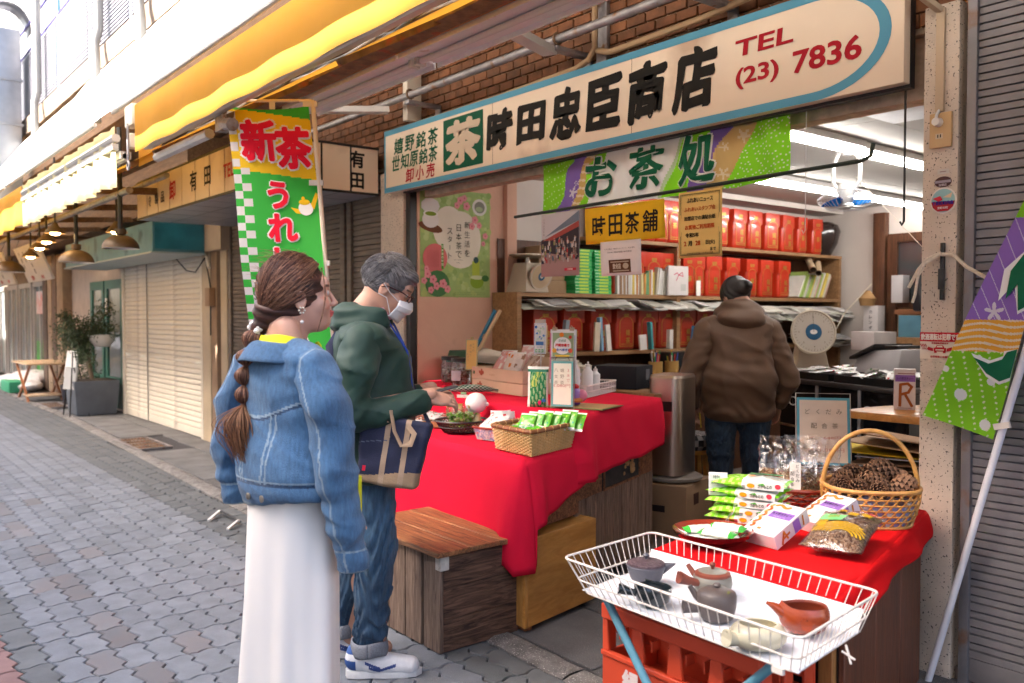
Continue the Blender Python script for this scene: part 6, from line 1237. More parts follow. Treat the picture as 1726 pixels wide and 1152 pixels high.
# mat and kokeshi trinket
b=MB(); Tm=TR_(-3.30,3.14,Z0+.001,R(20)); b.box((-.17,-.13,0),(.17,.13,.004),(.16,.17,.06),Tm); b.box((-.155,-.115,.004),(.155,.115,.0055),(.40,.24,.11),Tm); tag(b.build('straw_mat',CARD,None,smooth=False),'tan straw mat with an olive border on the upper red cloth','mat')
t=thing('doll_ornament','small purple and pink doll ornament with a red bow beside the price stand','ornament',(-3.36,3.14,Z0+.006)); x,y,z=-3.33,3.10,Z0+.007
def ball(c,r,col,sx=1,sz=1): b_=MB(); b_.lathe([(r*math.sin(PI*k/10)*sx,c[2]-r*sz*math.cos(PI*k/10)) for k in range(11)],(c[0],c[1],0),16,col); return b_
ball((x,y,z+.055),.042,(.36,.20,.55),1,1).build('purple_half',PLAST,t); ball((x+.022,y+.028,z+.052),.034,(.70,.22,.35)).build('pink_half',PLAST,t); ball((x+.0,y+.0,z+.098),.022,(.62,.02,.03),1.2,.8).build('bow',PLAST,t); ball((x-.01,y-.005,z+.012),.045,(.14,.05,.25),1,.3).build('base',PLAST,t); ball((x+.02,y,z+.03),.03,(.65,.25,.08),1.1,.5).build('flower',PLAST,t); ball((x,y,z+.125),.01,(.35,.5,.05)).build('stalk',PLAST,t)
# ================================================================= goods on the lower table
ZA=.790
M_WICK=mat('split_cane',(.66,.42,.18),.5,var=.15,vs=25,dirt=((.25,.12,.04),.66,30)); M_WICKD=mat('dark_cane',(.26,.09,.03),.4,var=.2,vs=30,coat=.2)
t=thing('wicker_basket','rectangular honey wicker basket with a dark cane rim full of green tea packets','basket',(-3.05,2.65,ZA))
bb_=[V(-3.20,2.475,0),V(-2.915,2.455,0),V(-3.02,2.80,0),V(-3.29,2.80,0)]; ct=sum(bb_,V(0,0,0))/4; H0=.105
def loop_pt(s,z):   # s 0..4 around, rounded corners
    i=int(s) % 4; f=s-int(s); p,q=bb_[i],bb_[(i+1) % 4]; pnt=p.lerp(q,f); fl=1+.10*z/H0; c_=min(f,1-f); k=.03*max(0,1-c_/.14)**2
    r_=ct+(pnt-ct)*(fl-k); return Vector((r_.x,r_.y,ZA+z))
NS=140; b=MB()   # weave: staggered horizontal strands over stakes
for j in range(15):
    z=.003+j*H0/15; pts=[]
    for k in range(NS):
        s=4*k/NS; q=loop_pt(s,z+.0035); o_=V(q.x-ct.x,q.y-ct.y,0).normalized(); pts.append(q+o_*(.0050*math.sin(PI*(k//2+j)+PI/2)))
    b.tube(pts,.0034,5,closed=True)
tag(b.build('woven_side',M_WICK,t),kind='stuff')
for k in range(0,NS,2):
    b=MB() if k == 0 else b; s=4*(k+.5)/NS; b.tube([loop_pt(s,0),loop_pt(s,H0)],.0022,4,cap=False)
b.build('stakes',M_WICK,t); 
b=MB(); b.tube([loop_pt(4*k/80,H0+.008) for k in range(80)],.0125,8,closed=True,flat=.9); b.build('rim',M_WICKD,t)
b=MB()
for k in range(26): q=loop_pt(4*(k+.3)/26,H0+.008); b.tube([q+Vector((.0135*math.cos(a)*(q.x-ct.x)/.15,.0135*math.cos(a)*(q.y-ct.y)/.18,.0128*math.sin(a))) for a in [2*PI*i/8 for i in range(8)]],.0016,4,closed=True)
b.build('rim_binding',M_WICK,t); b=MB(); b.hexa([q+Vector((0,0,ZA+.001)) for q in bb_],[q+Vector((0,0,ZA+.006)) for q in bb_]); b.build('base',M_WICK,t,smooth=False)
rg=random.Random(9)
GC=bagcol((.10,.42,.03),[(.30,.60,.05),(.05,.28,.05),(.62,.75,.45),(.02,.3,.12)]); GC2=bagcol((.05,.30,.12),[(.5,.68,.55),(.03,.4,.1),(.6,.7,.65)])
for k in range(20):
    f_=k/20; x=-3.10+rg.uniform(-.09,.10); y=2.50+.28*rg.random(); z=ZA+.085+.02*rg.random(); st=rg.uniform(-1.35,-1.0)
    b=MB(); pillow(b,TR_(x,y,z,rg.uniform(-.5,.5),st),.075,.095,.014,GC if k % 3 else GC2,9,seed=k); tag(b.build('tea_packet',SATIN,None,angle=1),'small green tea packet lying in the wicker basket','packet','green tea packets lying in the wicker basket')
for k in range(7):
    b=MB(); pillow(b,TR_(-3.0+.02*k-.10,2.58+.035*k,ZA+.125+.006*(k % 3),.35,R(-35)+.1*(k % 2)),.085,.10,.014,GC,10,seed=k+30); tag(b.build('tea_packet',SATIN,None,angle=1),'green tea packet standing at the back of the wicker basket, '+ORD[k]+' from the left','packet','green tea packets standing in the wicker basket')
# black bowl with clear bags of green sweets
t=thing('black_bowl','black lattice bowl holding clear bags of green sweets','bowl',(-3.80,2.70,ZA)); bx,by=-3.80,2.705; b=MB()
b.lathe([(0,ZA+.001),(.10,ZA+.001),(.105,ZA+.008),(.0,ZA+.008)],(bx,by,0),30)
def ring(c,r,z,th,m,n=44): m.tube([(c[0]+r*math.cos(2*PI*k/n),c[1]+r*math.sin(2*PI*k/n),z) for k in range(n)],th,6,closed=True)
ring((bx,by),.142,ZA+.062,.007,b); ring((bx,by),.125,ZA+.03,.004,b)
for k in range(44):
    for s_ in (-1,1): b.tube([(bx+(.10+.042*v**.7)*math.cos(2*PI*(k+s_*v*2.2)/44),by+(.10+.042*v**.7)*math.sin(2*PI*(k+s_*v*2.2)/44),ZA+.004+.058*v) for v in (0,.33,.66,1)],.0022,4,cap=False)
b.build('lattice',M_BLACK,t)
for k in range(5):
    a=k*1.25+.4; x=bx+.055*math.cos(a); y=by+.055*math.sin(a); b=MB(); T_=TR_(x,y,ZA+.085,a+1.2,.25); pillow(b,T_,.085,.13,.05,lambda u,v: (.8,.8,.8),10,.2,k); ob_=b.build('sweet_bag',CLEAR,None,angle=1); tag(ob_,'clear bag of green sweets standing in the black bowl','sweet bag','clear bags of green sweets in the black bowl')
    b=MB()
    for q in range(34): p_=T_ @ Vector((rg.uniform(-.03,.03),rg.uniform(-.014,.014),rg.uniform(-.05,.02))); b.cbox(p_,(.013,.011,.010),random.choice([(.22,.50,.05),(.40,.62,.15),(.12,.38,.04),(.55,.68,.35)]),rg.uniform(0,3),rg.uniform(0,3))
    tag(b.build('sweets',M_BOOK,ob_,smooth=False),kind='stuff')
    b=MB(); b.cbox(T_ @ Vector((0,0,.055)),(.05,.002,.012),(.62,.45,.12),a+1.2); b.build('tie',PLAST,ob_)
# white balloon-like gourd, tray of tea samples, cucumber pouch, small patterned box
t=thing('white_gourd','round white gourd shaped container behind the black bowl','container',(-3.86,2.86,ZA)); ball((-3.75,2.765,ZA+.155),.060,(.78,.76,.76),1,.95).build('body',PLAST,t); b=MB(); b.lathe([(0,ZA+.0),(.035,ZA+.0),(.03,ZA+.06),(.02,ZA+.10),(0,ZA+.10)],(-3.75,2.765,0),14,(.65,.62,.3)); b.build('foot',PLAST,t); ball((-3.70,2.80,ZA+.15),.012,(.8,.78,.76)).build('tip',PLAST,t)
t=thing('cucumber_pouch','green and white knitted cucumber shaped pouch on the red cloth','pouch',(-4.30,3.12,ZB)); b=MB(); P0,P1_=Vector((-4.30,2.98,Z0+.03)),Vector((-4.18,3.25,Z0+.02)); n_=22
b.tube([P0.lerp(P1_,k/n_)+Vector((0,0,.012*math.sin(PI*k/n_))) for k in range(n_+1)],[.001+.028*math.sin(PI*min(.97,.06+k/n_))**.5 for k in range(n_+1)],14,(.08,.2,.12),flat=.8)
b.c=[(.03,.14,.06) if (i//14+i % 14) % 2 else (.50,.56,.52) for i in range(len(b.f))]; b.build('body',M_CLO,t)
t=thing('sample_tray','wooden tray of flat patterned sweet packets left of the black bowl','tray',(-4.2,2.85,ZA)); b=MB(); Tt=TR_(-4.16,2.80,ZA+.001,R(30)); b.box((-.2,-.17,0),(.2,.17,.008),(.36,.16,.07),Tt)
for (a,c) in (((-.2,-.17,.008),(.2,-.158,.03)),((-.2,.158,.008),(.2,.17,.03)),((-.2,-.158,.008),(-.188,.158,.03)),((.188,-.158,.008),(.2,.158,.03))): b.box(a,c,(.40,.19,.08),Tt)
b.build('tray_wood',M_BOOK,t,smooth=False)
PC_=[bagcol((.62,.58,.55),[(.15,.08,.06),(.5,.2,.08),(.2,.3,.1)]),bagcol((.35,.12,.08),[(.7,.66,.6),(.1,.05,.04)]),bagcol((.68,.66,.66),[(.5,.05,.04),(.3,.45,.3)])]
for k in range(14): b=MB(); q=Tt @ Vector((-.14+.075*(k % 4)+rg.uniform(-.01,.01),-.11+.07*(k//4),.025+.016*(k % 3))); pillow(b,TR_(q.x,q.y,q.z,R(30)+rg.uniform(-.3,.3),-1.25),.085,.085,.014,PC_[k % 3],9,seed=k+60); tag(b.build('sweet_packet',SATIN,None,angle=1),'flat patterned sweet packet on the wooden tray','packet','sweet packets on the wooden tray')
for k in range(6): b=MB(); pillow(b,TR_(-4.02+.055*k,2.98+.02*k,ZA+.07,R(20)+.2*k,-.55),.08,.10,.016,PC_[(k+2) % 3],9,seed=k+80); tag(b.build('sweet_packet',SATIN,None,angle=1),'patterned sweet packet propped behind the wooden tray','packet','sweet packets propped behind the tray')
b=MB(); T_=TR_(-4.12,2.93,ZA+.075,R(35),-.25); b.box((-.035,0,0),(.035,.003,.09),(.70,.72,.66),T_); b.box((-.012,-.001,.092),(.022,.003,.105),(.3,.6,.3),T_); tag(b.build('price_card',PRT,None,smooth=False),'small blank white card standing among the packets under the man\'s hands','card')
t=thing('patterned_box','small red rimmed patterned basket of pink candy next to the wicker basket','basket',(-3.42,2.66,ZA)); b=MB(); Tp=TR_(-3.44,2.70,ZA,R(10)); w=.09
b.hexa([Tp @ Vector(q) for q in ((-w,-w,0),(w,-w,0),(w,w,0),(-w,w,0))],[Tp @ Vector(q) for q in ((-w*1.15,-w*1.15,.06),(w*1.15,-w*1.15,.06),(w*1.15,w*1.15,.06),(-w*1.15,w*1.15,.06))],(.55,.35,.3)); b.build('body',mat('patterned_paper',(.60,.55,.5),.6,c2=(.12,.18,.35),vs=60,var=.3,dirt=((.55,.08,.05),.58,45)),t,smooth=False)
b=MB(); b.tube([Tp @ Vector(q) for q in ((-w*1.17,-w*1.17,.063),(w*1.17,-w*1.17,.063),(w*1.17,w*1.17,.063),(-w*1.17,w*1.17,.063))],.006,6,(.30,.05,.03),closed=True); b.build('rim',PLAST,t)
for k in range(7): b=MB(); pillow(b,TR_(-3.50+.05*(k % 3),2.66+.06*(k//3),ZA+.085+.008*(k % 2),.3*k,-1.0+.15*k),.075,.10,.018,bagcol((.74,.68,.68),[(.62,.10,.10),(.70,.3,.3)]),9,seed=k+90); tag(b.build('candy_bag',SATIN,None,angle=1),'white and red candy bag heaped in the small patterned basket','packet','candy bags in the patterned basket')
# ================================================================= foreground stand with red cloth
ZC_=.655
t=thing('front_stand','dark brown wooden cabinet below the foreground red cloth','stand',(-1.6,2.7,0))
M_BRP=wood('red_brown_board',(.17,.052,.022),(.09,.028,.013),2,vs=3,stretch=10,rough=.45,bump=.6)
q0,q1,q2,q3=V(-1.27,2.18,0),V(-1.60,3.30,0),V(-2.10,3.35,0),V(-1.86,2.25,0)
b=MB(); b.hexa([q+V(0,0,.01) for q in (q0,q1,q2,q3)],[q+V(0,0,.645) for q in (q0,q1,q2,q3)]); b.build('carcass',M_BLACK,t,smooth=False)
d_=(q1-q0); 
for k in range(3): vert_plank(q0.lerp(q1,k/3+.002)+V(.0,0,0),q0.lerp(q1,(k+1)/3-.002),.005,.645,M_BRP,t,-.018)
vert_plank(q0+V(-.05,-.02,0),q0+V(-.005,-.02,0),.0,.64,wood('orange_batten',(.45,.2,.06),(.3,.12,.03),2,rough=.6),t,.03,'batten')
topC=[V(-1.885,2.11,0),V(-1.235,2.10,0),V(-1.595,3.36,0),V(-2.15,3.42,0)]
cloth('tablecloth','red felt cloth with a ragged edge under the pine cone basket and tea boxes',topC,ZC_,[(topC[0],topC[1],.10,.08,22),(topC[1],topC[2],.06,.10,40),(topC[2],topC[2].lerp(topC[3],.2),.1,.08,4)],m=mat('red_felt_bright',(.66,.005,.008),.95,var=.04,vs=5,bump=.4,bs=300,spec=.15),seed=12)
ZT=ZC_+.004
# lacquer bowl with wrapped sweets
t=thing('lacquer_bowl','shallow red and black lacquer bowl holding wrapped green and white sweets','bowl',(-1.83,2.32,ZT)); bx,by=-1.795,2.30
b=MB(); b.lathe([(0,ZT),(.06,ZT),(.062,ZT+.008),(.09,ZT+.012),(.128,ZT+.040),(.132,ZT+.052)],(bx,by,0),40); b.build('outside',mat('black_lacquer',(.012,.008,.008),.12,coat=.8),t)
b=MB(); b.lathe([(.132,ZT+.052),(.124,ZT+.043),(.085,ZT+.017),(0,ZT+.014)],(bx,by,0),40); b.build('inside',mat('red_lacquer',(.30,.04,.02),.15,coat=.8),t)
WR=lambda u,v: (.06,.42,.06) if (v < .16 or v > .84) else ((.45,.62,.42) if math.sin(u*30)*math.sin(v*22) > .75 else (.68,.70,.60))
for k,(dx,dy,dz,rz,lab) in enumerate(((-.045,.0,.042,1.0,'left green and white wrapped sweet in the lacquer bowl'),(.03,-.015,.045,.25,'front green and white wrapped sweet in the lacquer bowl'),(.02,.05,.052,.3,'back green and white wrapped sweet in the lacquer bowl'))):
    b=MB(); T_=TR_(bx+dx,by+dy,ZT+dz,rz+R(37)-R(37),-1.45) @ Matrix.Rotation(R(90),4,'Y'); pillow(b,T_,.05,.125,.03,WR,14,.12,k); tag(b.build('wrapped_sweet',SATIN,None,angle=1),lab,'sweet')
b=MB(); b.lathe([(0,ZT+.015),(.09,ZT+.02),(.085,ZT+.03),(0,ZT+.034)],(bx,by,0),24,(.66,.68,.66)); tag(b.build('paper_liner',PRT,None),'white paper liner under the sweets in the lacquer bowl','paper')
# stacked green bags with the 330 yen tag
LG=(.22,.68,.02)
def gbag(u,v):
    if u < .40: return (.26,.70,.03) if math.sin(u*60+math.sin(v*9)*3) > -.3 else (.50,.80,.18)
    if u > .96: return LG
    if v < .10 or v > .93: return (.74,.76,.70)
    return (.76,.77,.74)
for k in range(5):
    z=ZT+.022+k*.030; T_=TR_(-1.93+.008*math.sin(k*2),2.675+.006*k,z,R(22)+.10*math.sin(k*1.7),-PI/2+.05*math.sin(k)); b=MB(); pillow(b,T_,.27,.20,.042,gbag,22,.07,k+5); tb=tag(b.build('snack_bag',SATIN,None,angle=1),'green and white noodle snack bag, %s of the pile behind the rooibos boxes' % ('bottom','second','middle','fourth','top')[k],'snack bag','pile of green and white snack bags')
    p=Print(lambda u,v,l=0,T_=T_: T_ @ Vector((u,-.0215-l-.004+abs(v)*.05,v))); 
    if k == 4: p.rect(-.02,.02,.10,.07,(.10,.30,.12)); p.layer(2).disc(.02,.045,.022,(.04,.16,.08),.014).text('抹茶そば',.06,-.0,.016,(.1,.28,.1),.02).disc(-.0,-.03,.014,(.75,.25,.02),.01); p.build('print',PRT,tb,smooth=False)
    # side writing on the folded front edge
    p=Print(lambda u,v,l=0,T_=T_,z=z: T_ @ Vector((u,-v*.9,-.098+.0-l-.002+abs(v)*.4*0))); p.rect(-.01,-.014,.125,.014,(.76,.77,.74)); p.layer(2).text('さかもとの',.06,0,.014,(.06,.10,.05),.03,w=.05).disc(.01,0,.014,(.80,.32,.01),.009).disc(.105,.003,.010,(.62,.05,.08)); p.layer(3).P([(.035,.006),(.055,.013),(.06,.004)],(.1,.4,.05)); p.build('edge_print',PRT,tb,smooth=False)
t=thing('price_tag','white curled 330 yen tag held by a clear clip stand','price tag',(-1.86,2.42,ZT)); T_=TR_(-2.0,2.585,ZT+.135,R(38),R(-8)); f_=lambda u,v,l=0: T_ @ Vector((u-.03,.012*math.sin((u/.065)*2.2)-l,v-.042))
b=MB(); b.grid(lambda u,v: f_(u*.068,v*.085),8,6,(.74,.74,.74)); b.build('card',PRT,t,solid=.0006); p=Print(lambda u,v,l=0: f_(u,v,l+.0006)); p.text('特別',.028,.068,.012,BK2,0).text('美容石けん',.034,.048,.012,BK2,0,w=.05).text('330円',.038,.020,.017,BK2,.02,w=.044); p.build('lettering',PRT,t,smooth=False)
b=MB(); b.tube([(-1.99,2.68,ZT+.10),(-1.90,2.55,ZT+.06),(-1.855,2.44,ZT+.03)],.006,8); b.cbox((-1.845,2.425,ZT+.02),(.035,.03,.05),None,.3,.2); b.build('clear_clip',GLASSY,t)
# rooibos boxes
def rooibos(x,y,rz,tilt,lab,z=ZT):
    t=thing('tea_carton',lab,'box',(x,y,z),rz,'rooibos cartons on the foreground cloth',local=True); w,d,h=.135,.180,.05; t.rotation_euler=(R(24),0,rz); t.location.z=z-.0+.5*d*math.sin(R(24))
    b=MB(); b.box((-w/2,-d/2,0),(w/2,d/2,h),(.72,.68,.70)); b.build('carton',mat('glossy_card',None,.3,var=.02),t,bevel=.0015,seg=1)
    p=Print(lambda u,v,l=0: Vector((-w/2+u*w/.125,-d/2+v*d/.185,h+l)))   # top face
    PU=(.30,.15,.52); p.rect(.035,.098,.118,.135,PU); p.layer(2).text('ルイボスティー',.077,.120,.014,(.03,.02,.05),.02,w=.072).text('ROOIBOS TEA',.077,.104,.005,(.6,.5,.7),.01); p.text('ルイボスティー',.070,.062,.010,(.35,.35,.42),0,w=.07)
    p.layer(1); rg=random.Random(5)
    for k in range(26): v=.03+.14*k/26; p.disc(.018+.005*math.sin(k),v,.006,random.choice([(.62,.2,.02),(.40,.10,.03),(.7,.35,.1)]),.005,7)
    for k in range(9): p.disc(.03+.006*k,.165+.006*math.sin(k*.8),.007,(.62,.24,.04),.006,7)
    p.rect(.045,.022,.058,.032,(.6,.25,.06)).rect(.065,.022,.11,.0235,(.4,.4,.4)).rect(.065,.028,.11,.0295,(.4,.4,.4)); p.text('健康茶',.10,.150,.006,(.1,.1,.3),0)
    p.build('top_print',PRT,t,smooth=False)
    p=Print(lambda u,v,l=0: Vector((w/2+l,-d/2+u*d/.185,v))); p.rect(.100,.004,.135,h-.004,PU); p.line([(.03,.006),(.05,.04)],.010,(.45,.12,.03)).line([(.05,.04),(.062,.01)],.008,(.6,.22,.03)).line([(.045,.02),(.075,.024)],.008,(.5,.15,.04)).line([(.15,.01),(.155,.04)],.008,(.55,.2,.04)); p.build('side_print',PRT,t,smooth=False); return t
o=rooibos(-1.675,2.49,R(-5),0,'front white and purple rooibos tea carton with large katakana')
o2=rooibos(-1.655,2.77,R(-14),0,'rear white and purple rooibos tea carton half hidden behind the front one')
# bag of grains with green tag
t=thing('grain_bag','clear bag of brown grains with a yellow wave print and green price tag','bag',(-1.50,2.56,ZT)); T_=TR_(-1.49,2.575,ZT+.060,R(14),-PI/2+R(12))
def gr_col(u,v):
    q=mn.noise(Vector((u*60,v*60,0))); return (.24,.13,.08) if q > .1 else ((.36,.24,.16) if q > -.2 else (.12,.06,.045))
b=MB(); pillow(b,T_,.185,.27,.068,gr_col,46,.08,3); b.build('grain',mat('grain',None,.6,var=.25,vs=240,bump=2,bs=260),t,angle=1)
b=MB(); pillow(b,T_ @ Matrix.Scale(1.03,4),.19,.275,.072,lambda u,v: (.8,.8,.8),20,.05,3); b.build('film',CLEAR,t,angle=1)
def on_bag(u,v,l=0):
    uu,vv=u/.195+.5,v/.283+.5; e=max(0,min(1,min(vv,1-vv)/.05)); k=max(0,math.sin(PI*max(0,min(1,uu))))**.6*max(0,math.sin(PI*max(0,min(1,vv))))**.35; return T_ @ Vector((u,-(k*.074/2*e)-.002-l,v))
p=Print(on_bag); YW=(.62,.36,.02)
for k in range(6):
    r=.035+.012*k; p.line([(.02+r*math.cos(a),-.085+r*.8*math.sin(a)) for a in [R(10+q*16) for q in range(11)] if abs(.02+r*math.cos(a)) < .085],.006,YW)
for k in range(4): p.line([(-.085,-.05+.018*k),(-.045,-.02+.016*k)],.006,YW); p.line([(-.04,-.055+.014*k),(-.075,-.015+.014*k)],.005,YW)
for (u,v,ch) in ((.02,.065,'麦'),(.055,.085,'茶'),(-.02,.09,'玄')): p.text(ch,u,v,.034,YW,.05)
p.layer(4).P([(-.075,.005),(.0,-.012),(.012,.03),(-.065,.048)],(.22,.66,.22)); p.layer(5).text('麦茶',-.035,.030,.011,(.04,.2,.05),.02,shear=0).text('500円',-.028,.010,.014,(.35,.28,.01),.04); p.build('print',PRT,t,smooth=False)
# red basket with bags of herb tea
def hexbasket(t,c,r0,r1,h,m,rows,n,wall=.0026,sq=0,lining=None):
    def pt(a,z,e=0):
        f=z/h; r=r0+(r1-r0)*math.sin(f*PI/2); k=1+sq*(abs(math.cos(2*a))**2)*.08; return Vector((c[0]+(r*k+e)*math.cos(a),c[1]+(r*k+e)*math.sin(a),c[2]+z))
    b=MB()
    for j in range(rows+1): z=.006+(h-.012)*j/rows; b.tube([pt(2*PI*k/60,z,.001) for k in range(60)],wall*1.1,5,closed=True)
    b.build('hoops',m,t)
    b=MB(); st=10
    for k in range(n):
        for s_ in (-1,1): b.tube([pt(2*PI*(k+s_*q/st*n/8*.9)/n,h*q/st,s_*.0018) for q in range(st+1)],wall,4,cap=False)
    tag(b.build('woven_lattice',m,t),kind='stuff')
    b=MB(); b.tube([pt(2*PI*k/60,h) for k in range(60)],.0075,8,closed=True); b.tube([pt(2*PI*k/60,.004) for k in range(60)],.006,6,closed=True); b.build('rim',m,t)
    b=MB(); b.lathe([(0,c[2]+.002),(r0,c[2]+.002),(r0,c[2]+.006),(0,c[2]+.006)],(c[0],c[1],0),30); b.build('base',m,t)
    if lining: b=MB(); b.grid(lambda u,v: pt(2*PI*u,.005+h*.62*v*(1+.1*math.sin(u*40)),-.008),48,4,colfn=lambda u,v: lining if (int(u*40)+int(v*5)) % 3 else (.75,.74,.78)); b.build('lining',mat('lining_cloth',None,.7),t)
    return pt
M_CAN=mat('honey_bamboo',(.62,.31,.085),.4,var=.22,vs=25,coat=.25); M_REDB=mat('red_bamboo',(.26,.045,.02),.3,var=.2,vs=25,coat=.4)
hb=thing('herb_basket','dark red lattice basket of clear herb tea bags','basket',(-2.0,3.12,ZT)); hexbasket(hb,(-1.975,3.10,ZT),.13,.165,.075,M_REDB,3,22,.0035,lining=(.7,.66,.64))
rg=random.Random(21); HERB=[(.34,.17,.08),(.45,.28,.14),(.22,.12,.07),(.52,.40,.24),(.40,.11,.07),(.26,.22,.09)]
for k,(dx,dy,rz,rx,lab) in enumerate(((-.09,-.03,.5,-.30,'clear bag of brown herbs at the left of the red basket'),(.0,-.05,.6,-.40,'clear bag of brown herbs with a white label in front in the red basket'),(.07,.02,.7,-.2,'clear bag of brown herbs at the right of the red basket'),(-.03,.07,.5,-.1,'clear bag of brown herbs at the back of the red basket'))):
    T_=TR_(-1.975+dx,3.10+dy,ZT+.130,rz,rx); w,h=.17,.25
    b=MB(); pillow(b,T_,w*.86,h*.50,.065,lambda u,v: HERB[int(abs(mn.noise(Vector((u*40,v*40,k*3.))))*11) % 6],34,.2,k); b.v=[tuple(Vector(q)+(T_.to_3x3() @ Vector((0,0,-.062)))+Vector((mn.noise(Vector(q)*140),mn.noise(Vector(q)*150),mn.noise(Vector(q)*130)))*.006) for q in b.v]
    hbg=thing('herb_bag',lab,'tea bag',(-1.975+dx,3.10+dy,ZT),group='clear herb tea bags in the red basket'); b.build('herbs',mat('dried_herbs',None,.85,var=.4,vs=160,bump=2,bs=200),hbg,angle=.3) if not ORG.get(hbg.name) else None
    b2=b; o_=MB(); o_.v,o_.f,o_.c=b.v,b.f,b.c; [bpy.data.objects.remove(ch) for ch in list(hbg.children)]; o_.build('herbs',mat('dried_herbs',None,.85,var=.4,vs=160,bump=2,bs=200),hbg,angle=.3)
    b=MB(); pillow(b,T_,w,h*1.08,.085,lambda u,v: (.8,.8,.8),26,.25,k+11); b.v=[tuple(Vector(q)+Vector((mn.noise(Vector(q)*28),mn.noise(Vector(q)*31),mn.noise(Vector(q)*25)))*.012) for q in b.v]; b.build('film',CLEAR,hbg,angle=.5)
    if k == 1: p=Print(lambda u,v,l=0: T_ @ Vector((u,-.046-l,v))); p.rect(-.02,-.085,.022,.028,(.74,.70,.66)); p.layer(2).vtext('どくだみ',.010,.012,.014,.019,BK2,0).vtext('配合茶',-.010,-.018,.014,.022,BK2,0); p.build('label',PRT,hbg,smooth=False)
# price card behind
def price4(p,w,h):
    for i,ch in enumerate('どくだみ'): p.text(ch,w*(.20+.20*i),h*.79,.022,(.22,.16,.10),.0)
    for i,ch in enumerate('配合茶'): p.text(ch,w*(.32+.20*i),h*.58,.024,(.22,.16,.10),.0)
    p.text('1個',w*.27,h*.40,.013,PK,0).text('648円',w*.66,h*.40,.015,PK,.0,w=w*.32); p.text('2袋で',w*.24,h*.22,.013,PK,0).text('1,080円',w*.66,h*.22,.018,PK,.0,w=w*.45)
stand('price_sign','cream handwritten card with a blue edge standing behind the herb tea bags',-2.10,3.47,ZT+.085,.225,.30,R(39),price4,(.74,.58,.44),R(-10),border=(.10,.34,.42))
# pine cone basket
pb=thing('pine_cone_basket','honey bamboo basket with a tall loop handle full of pine cones','basket',(-1.69,3.02,ZT)); PC=(-1.64,3.02,ZT); pt=hexbasket(pb,PC,.135,.165,.135,M_CAN,6,30,.0028,sq=1,lining=(.30,.30,.55))
a0=R(38); ax=Vector((math.cos(a0),math.sin(a0),0)); b=MB(); b.tube([Vector(PC)+ax*(.165*math.cos(a))+Vector((0,0,.12+.215*math.sin(a))) for a in [PI*k/28 for k in range(29)]],.0085,10); b.build('handle',M_CAN,pb)
for s_ in (-1,1): b=MB(); b.tube([Vector(PC)+ax*s_*.168+Vector((0,0,.13)),Vector(PC)+ax*s_*.158+Vector((0,0,.03))],.008,8); b.build('handle_strut',M_CAN,pb)
b=MB(); b.cbox(Vector(PC)+Vector((-.03,-.158,.085)),(.07,.004,.02),None,R(15),0,.1); b.build('tied_splint',mat('tan_splint',(.45,.22,.08),.6),pb)
M_CONE=mat('pine_cone_scale',None,.7,var=.35,vs=60,bump=.6,bs=120)
def cone(name,lab,c,ln,r,rot):
    t=thing(name,lab,'pine cone',c,group='pine cones in the handled basket'); Q=rot; b=MB(); N_=80
    for k in range(N_):
        f=(k+.5)/N_; a=k*2.39996; rr=r*math.sin(PI*min(.97,.12+f*.86))**.7; z=(f-.5)*ln; L_=rr*.62+.008; w_=.0062+.35*rr*.28
        o_=Vector((math.cos(a),math.sin(a),0)); s_=Vector((-math.sin(a),math.cos(a),0)); up2=Vector((0,0,1)); base=o_*(rr*.42)+up2*z; tip=o_*rr*1.04+up2*(z+L_*.55); mid=o_*(rr*.86)+up2*(z+L_*.18)
        vs=[base-s_*w_*.4,base+s_*w_*.4,mid+s_*w_,tip+s_*w_*.55,tip-s_*w_*.55,mid-s_*w_,tip+up2*.004-o_*.003,mid+up2*.003]
        b.add([Vector(c)+Q @ v for v in vs],[(0,1,2,7),(0,7,5)],(.05,.022,.014)); n_=len(b.v)-8; [(b.f.append([n_+i for i in q]),b.c.append((.24,.125,.07))) for q in ((7,2,3,6),(7,6,4,5),(6,3,4),(5,4,3,2))]
    b.build('scales',M_CONE,t,angle=.4); b=MB(); b.tube([Vector(c)+Q @ Vector((0,0,-ln*.45)),Vector(c),Vector(c)+Q @ Vector((0,0,ln*.45))],[r*.2,r*.45,r*.1],8,(.04,.02,.012)); b.build('core',M_CONE,t)
rg=random.Random(31); pos=['at the left rim','at the front left','in the front middle','at the front right','at the right rim','on top at the back','in the middle','at the back left','at the back right','lying highest','low in the front']
for k,(dx,dy,dz,s_) in enumerate(((-.10,-.03,.135,1),(-.06,-.08,.132,.95),(.0,-.09,.128,.9),(.07,-.07,.13,.85),(.11,.02,.140,1.15),(-.02,.06,.165,1.15),(.0,-.01,.152,1),(-.09,.05,.150,1.05),(.07,.08,.145,1),(.035,.035,.185,1.2),(.05,-.03,.15,.95))):
    from mathutils import Euler
    cone('pine_cone','brown pine cone %s of the handled basket' % pos[k],(PC[0]+dx,PC[1]+dy,PC[2]+dz),   .092*s_,.038*s_,Euler((rg.uniform(.6,1.7),rg.uniform(-.5,.5),rg.uniform(0,6.28))).to_matrix())
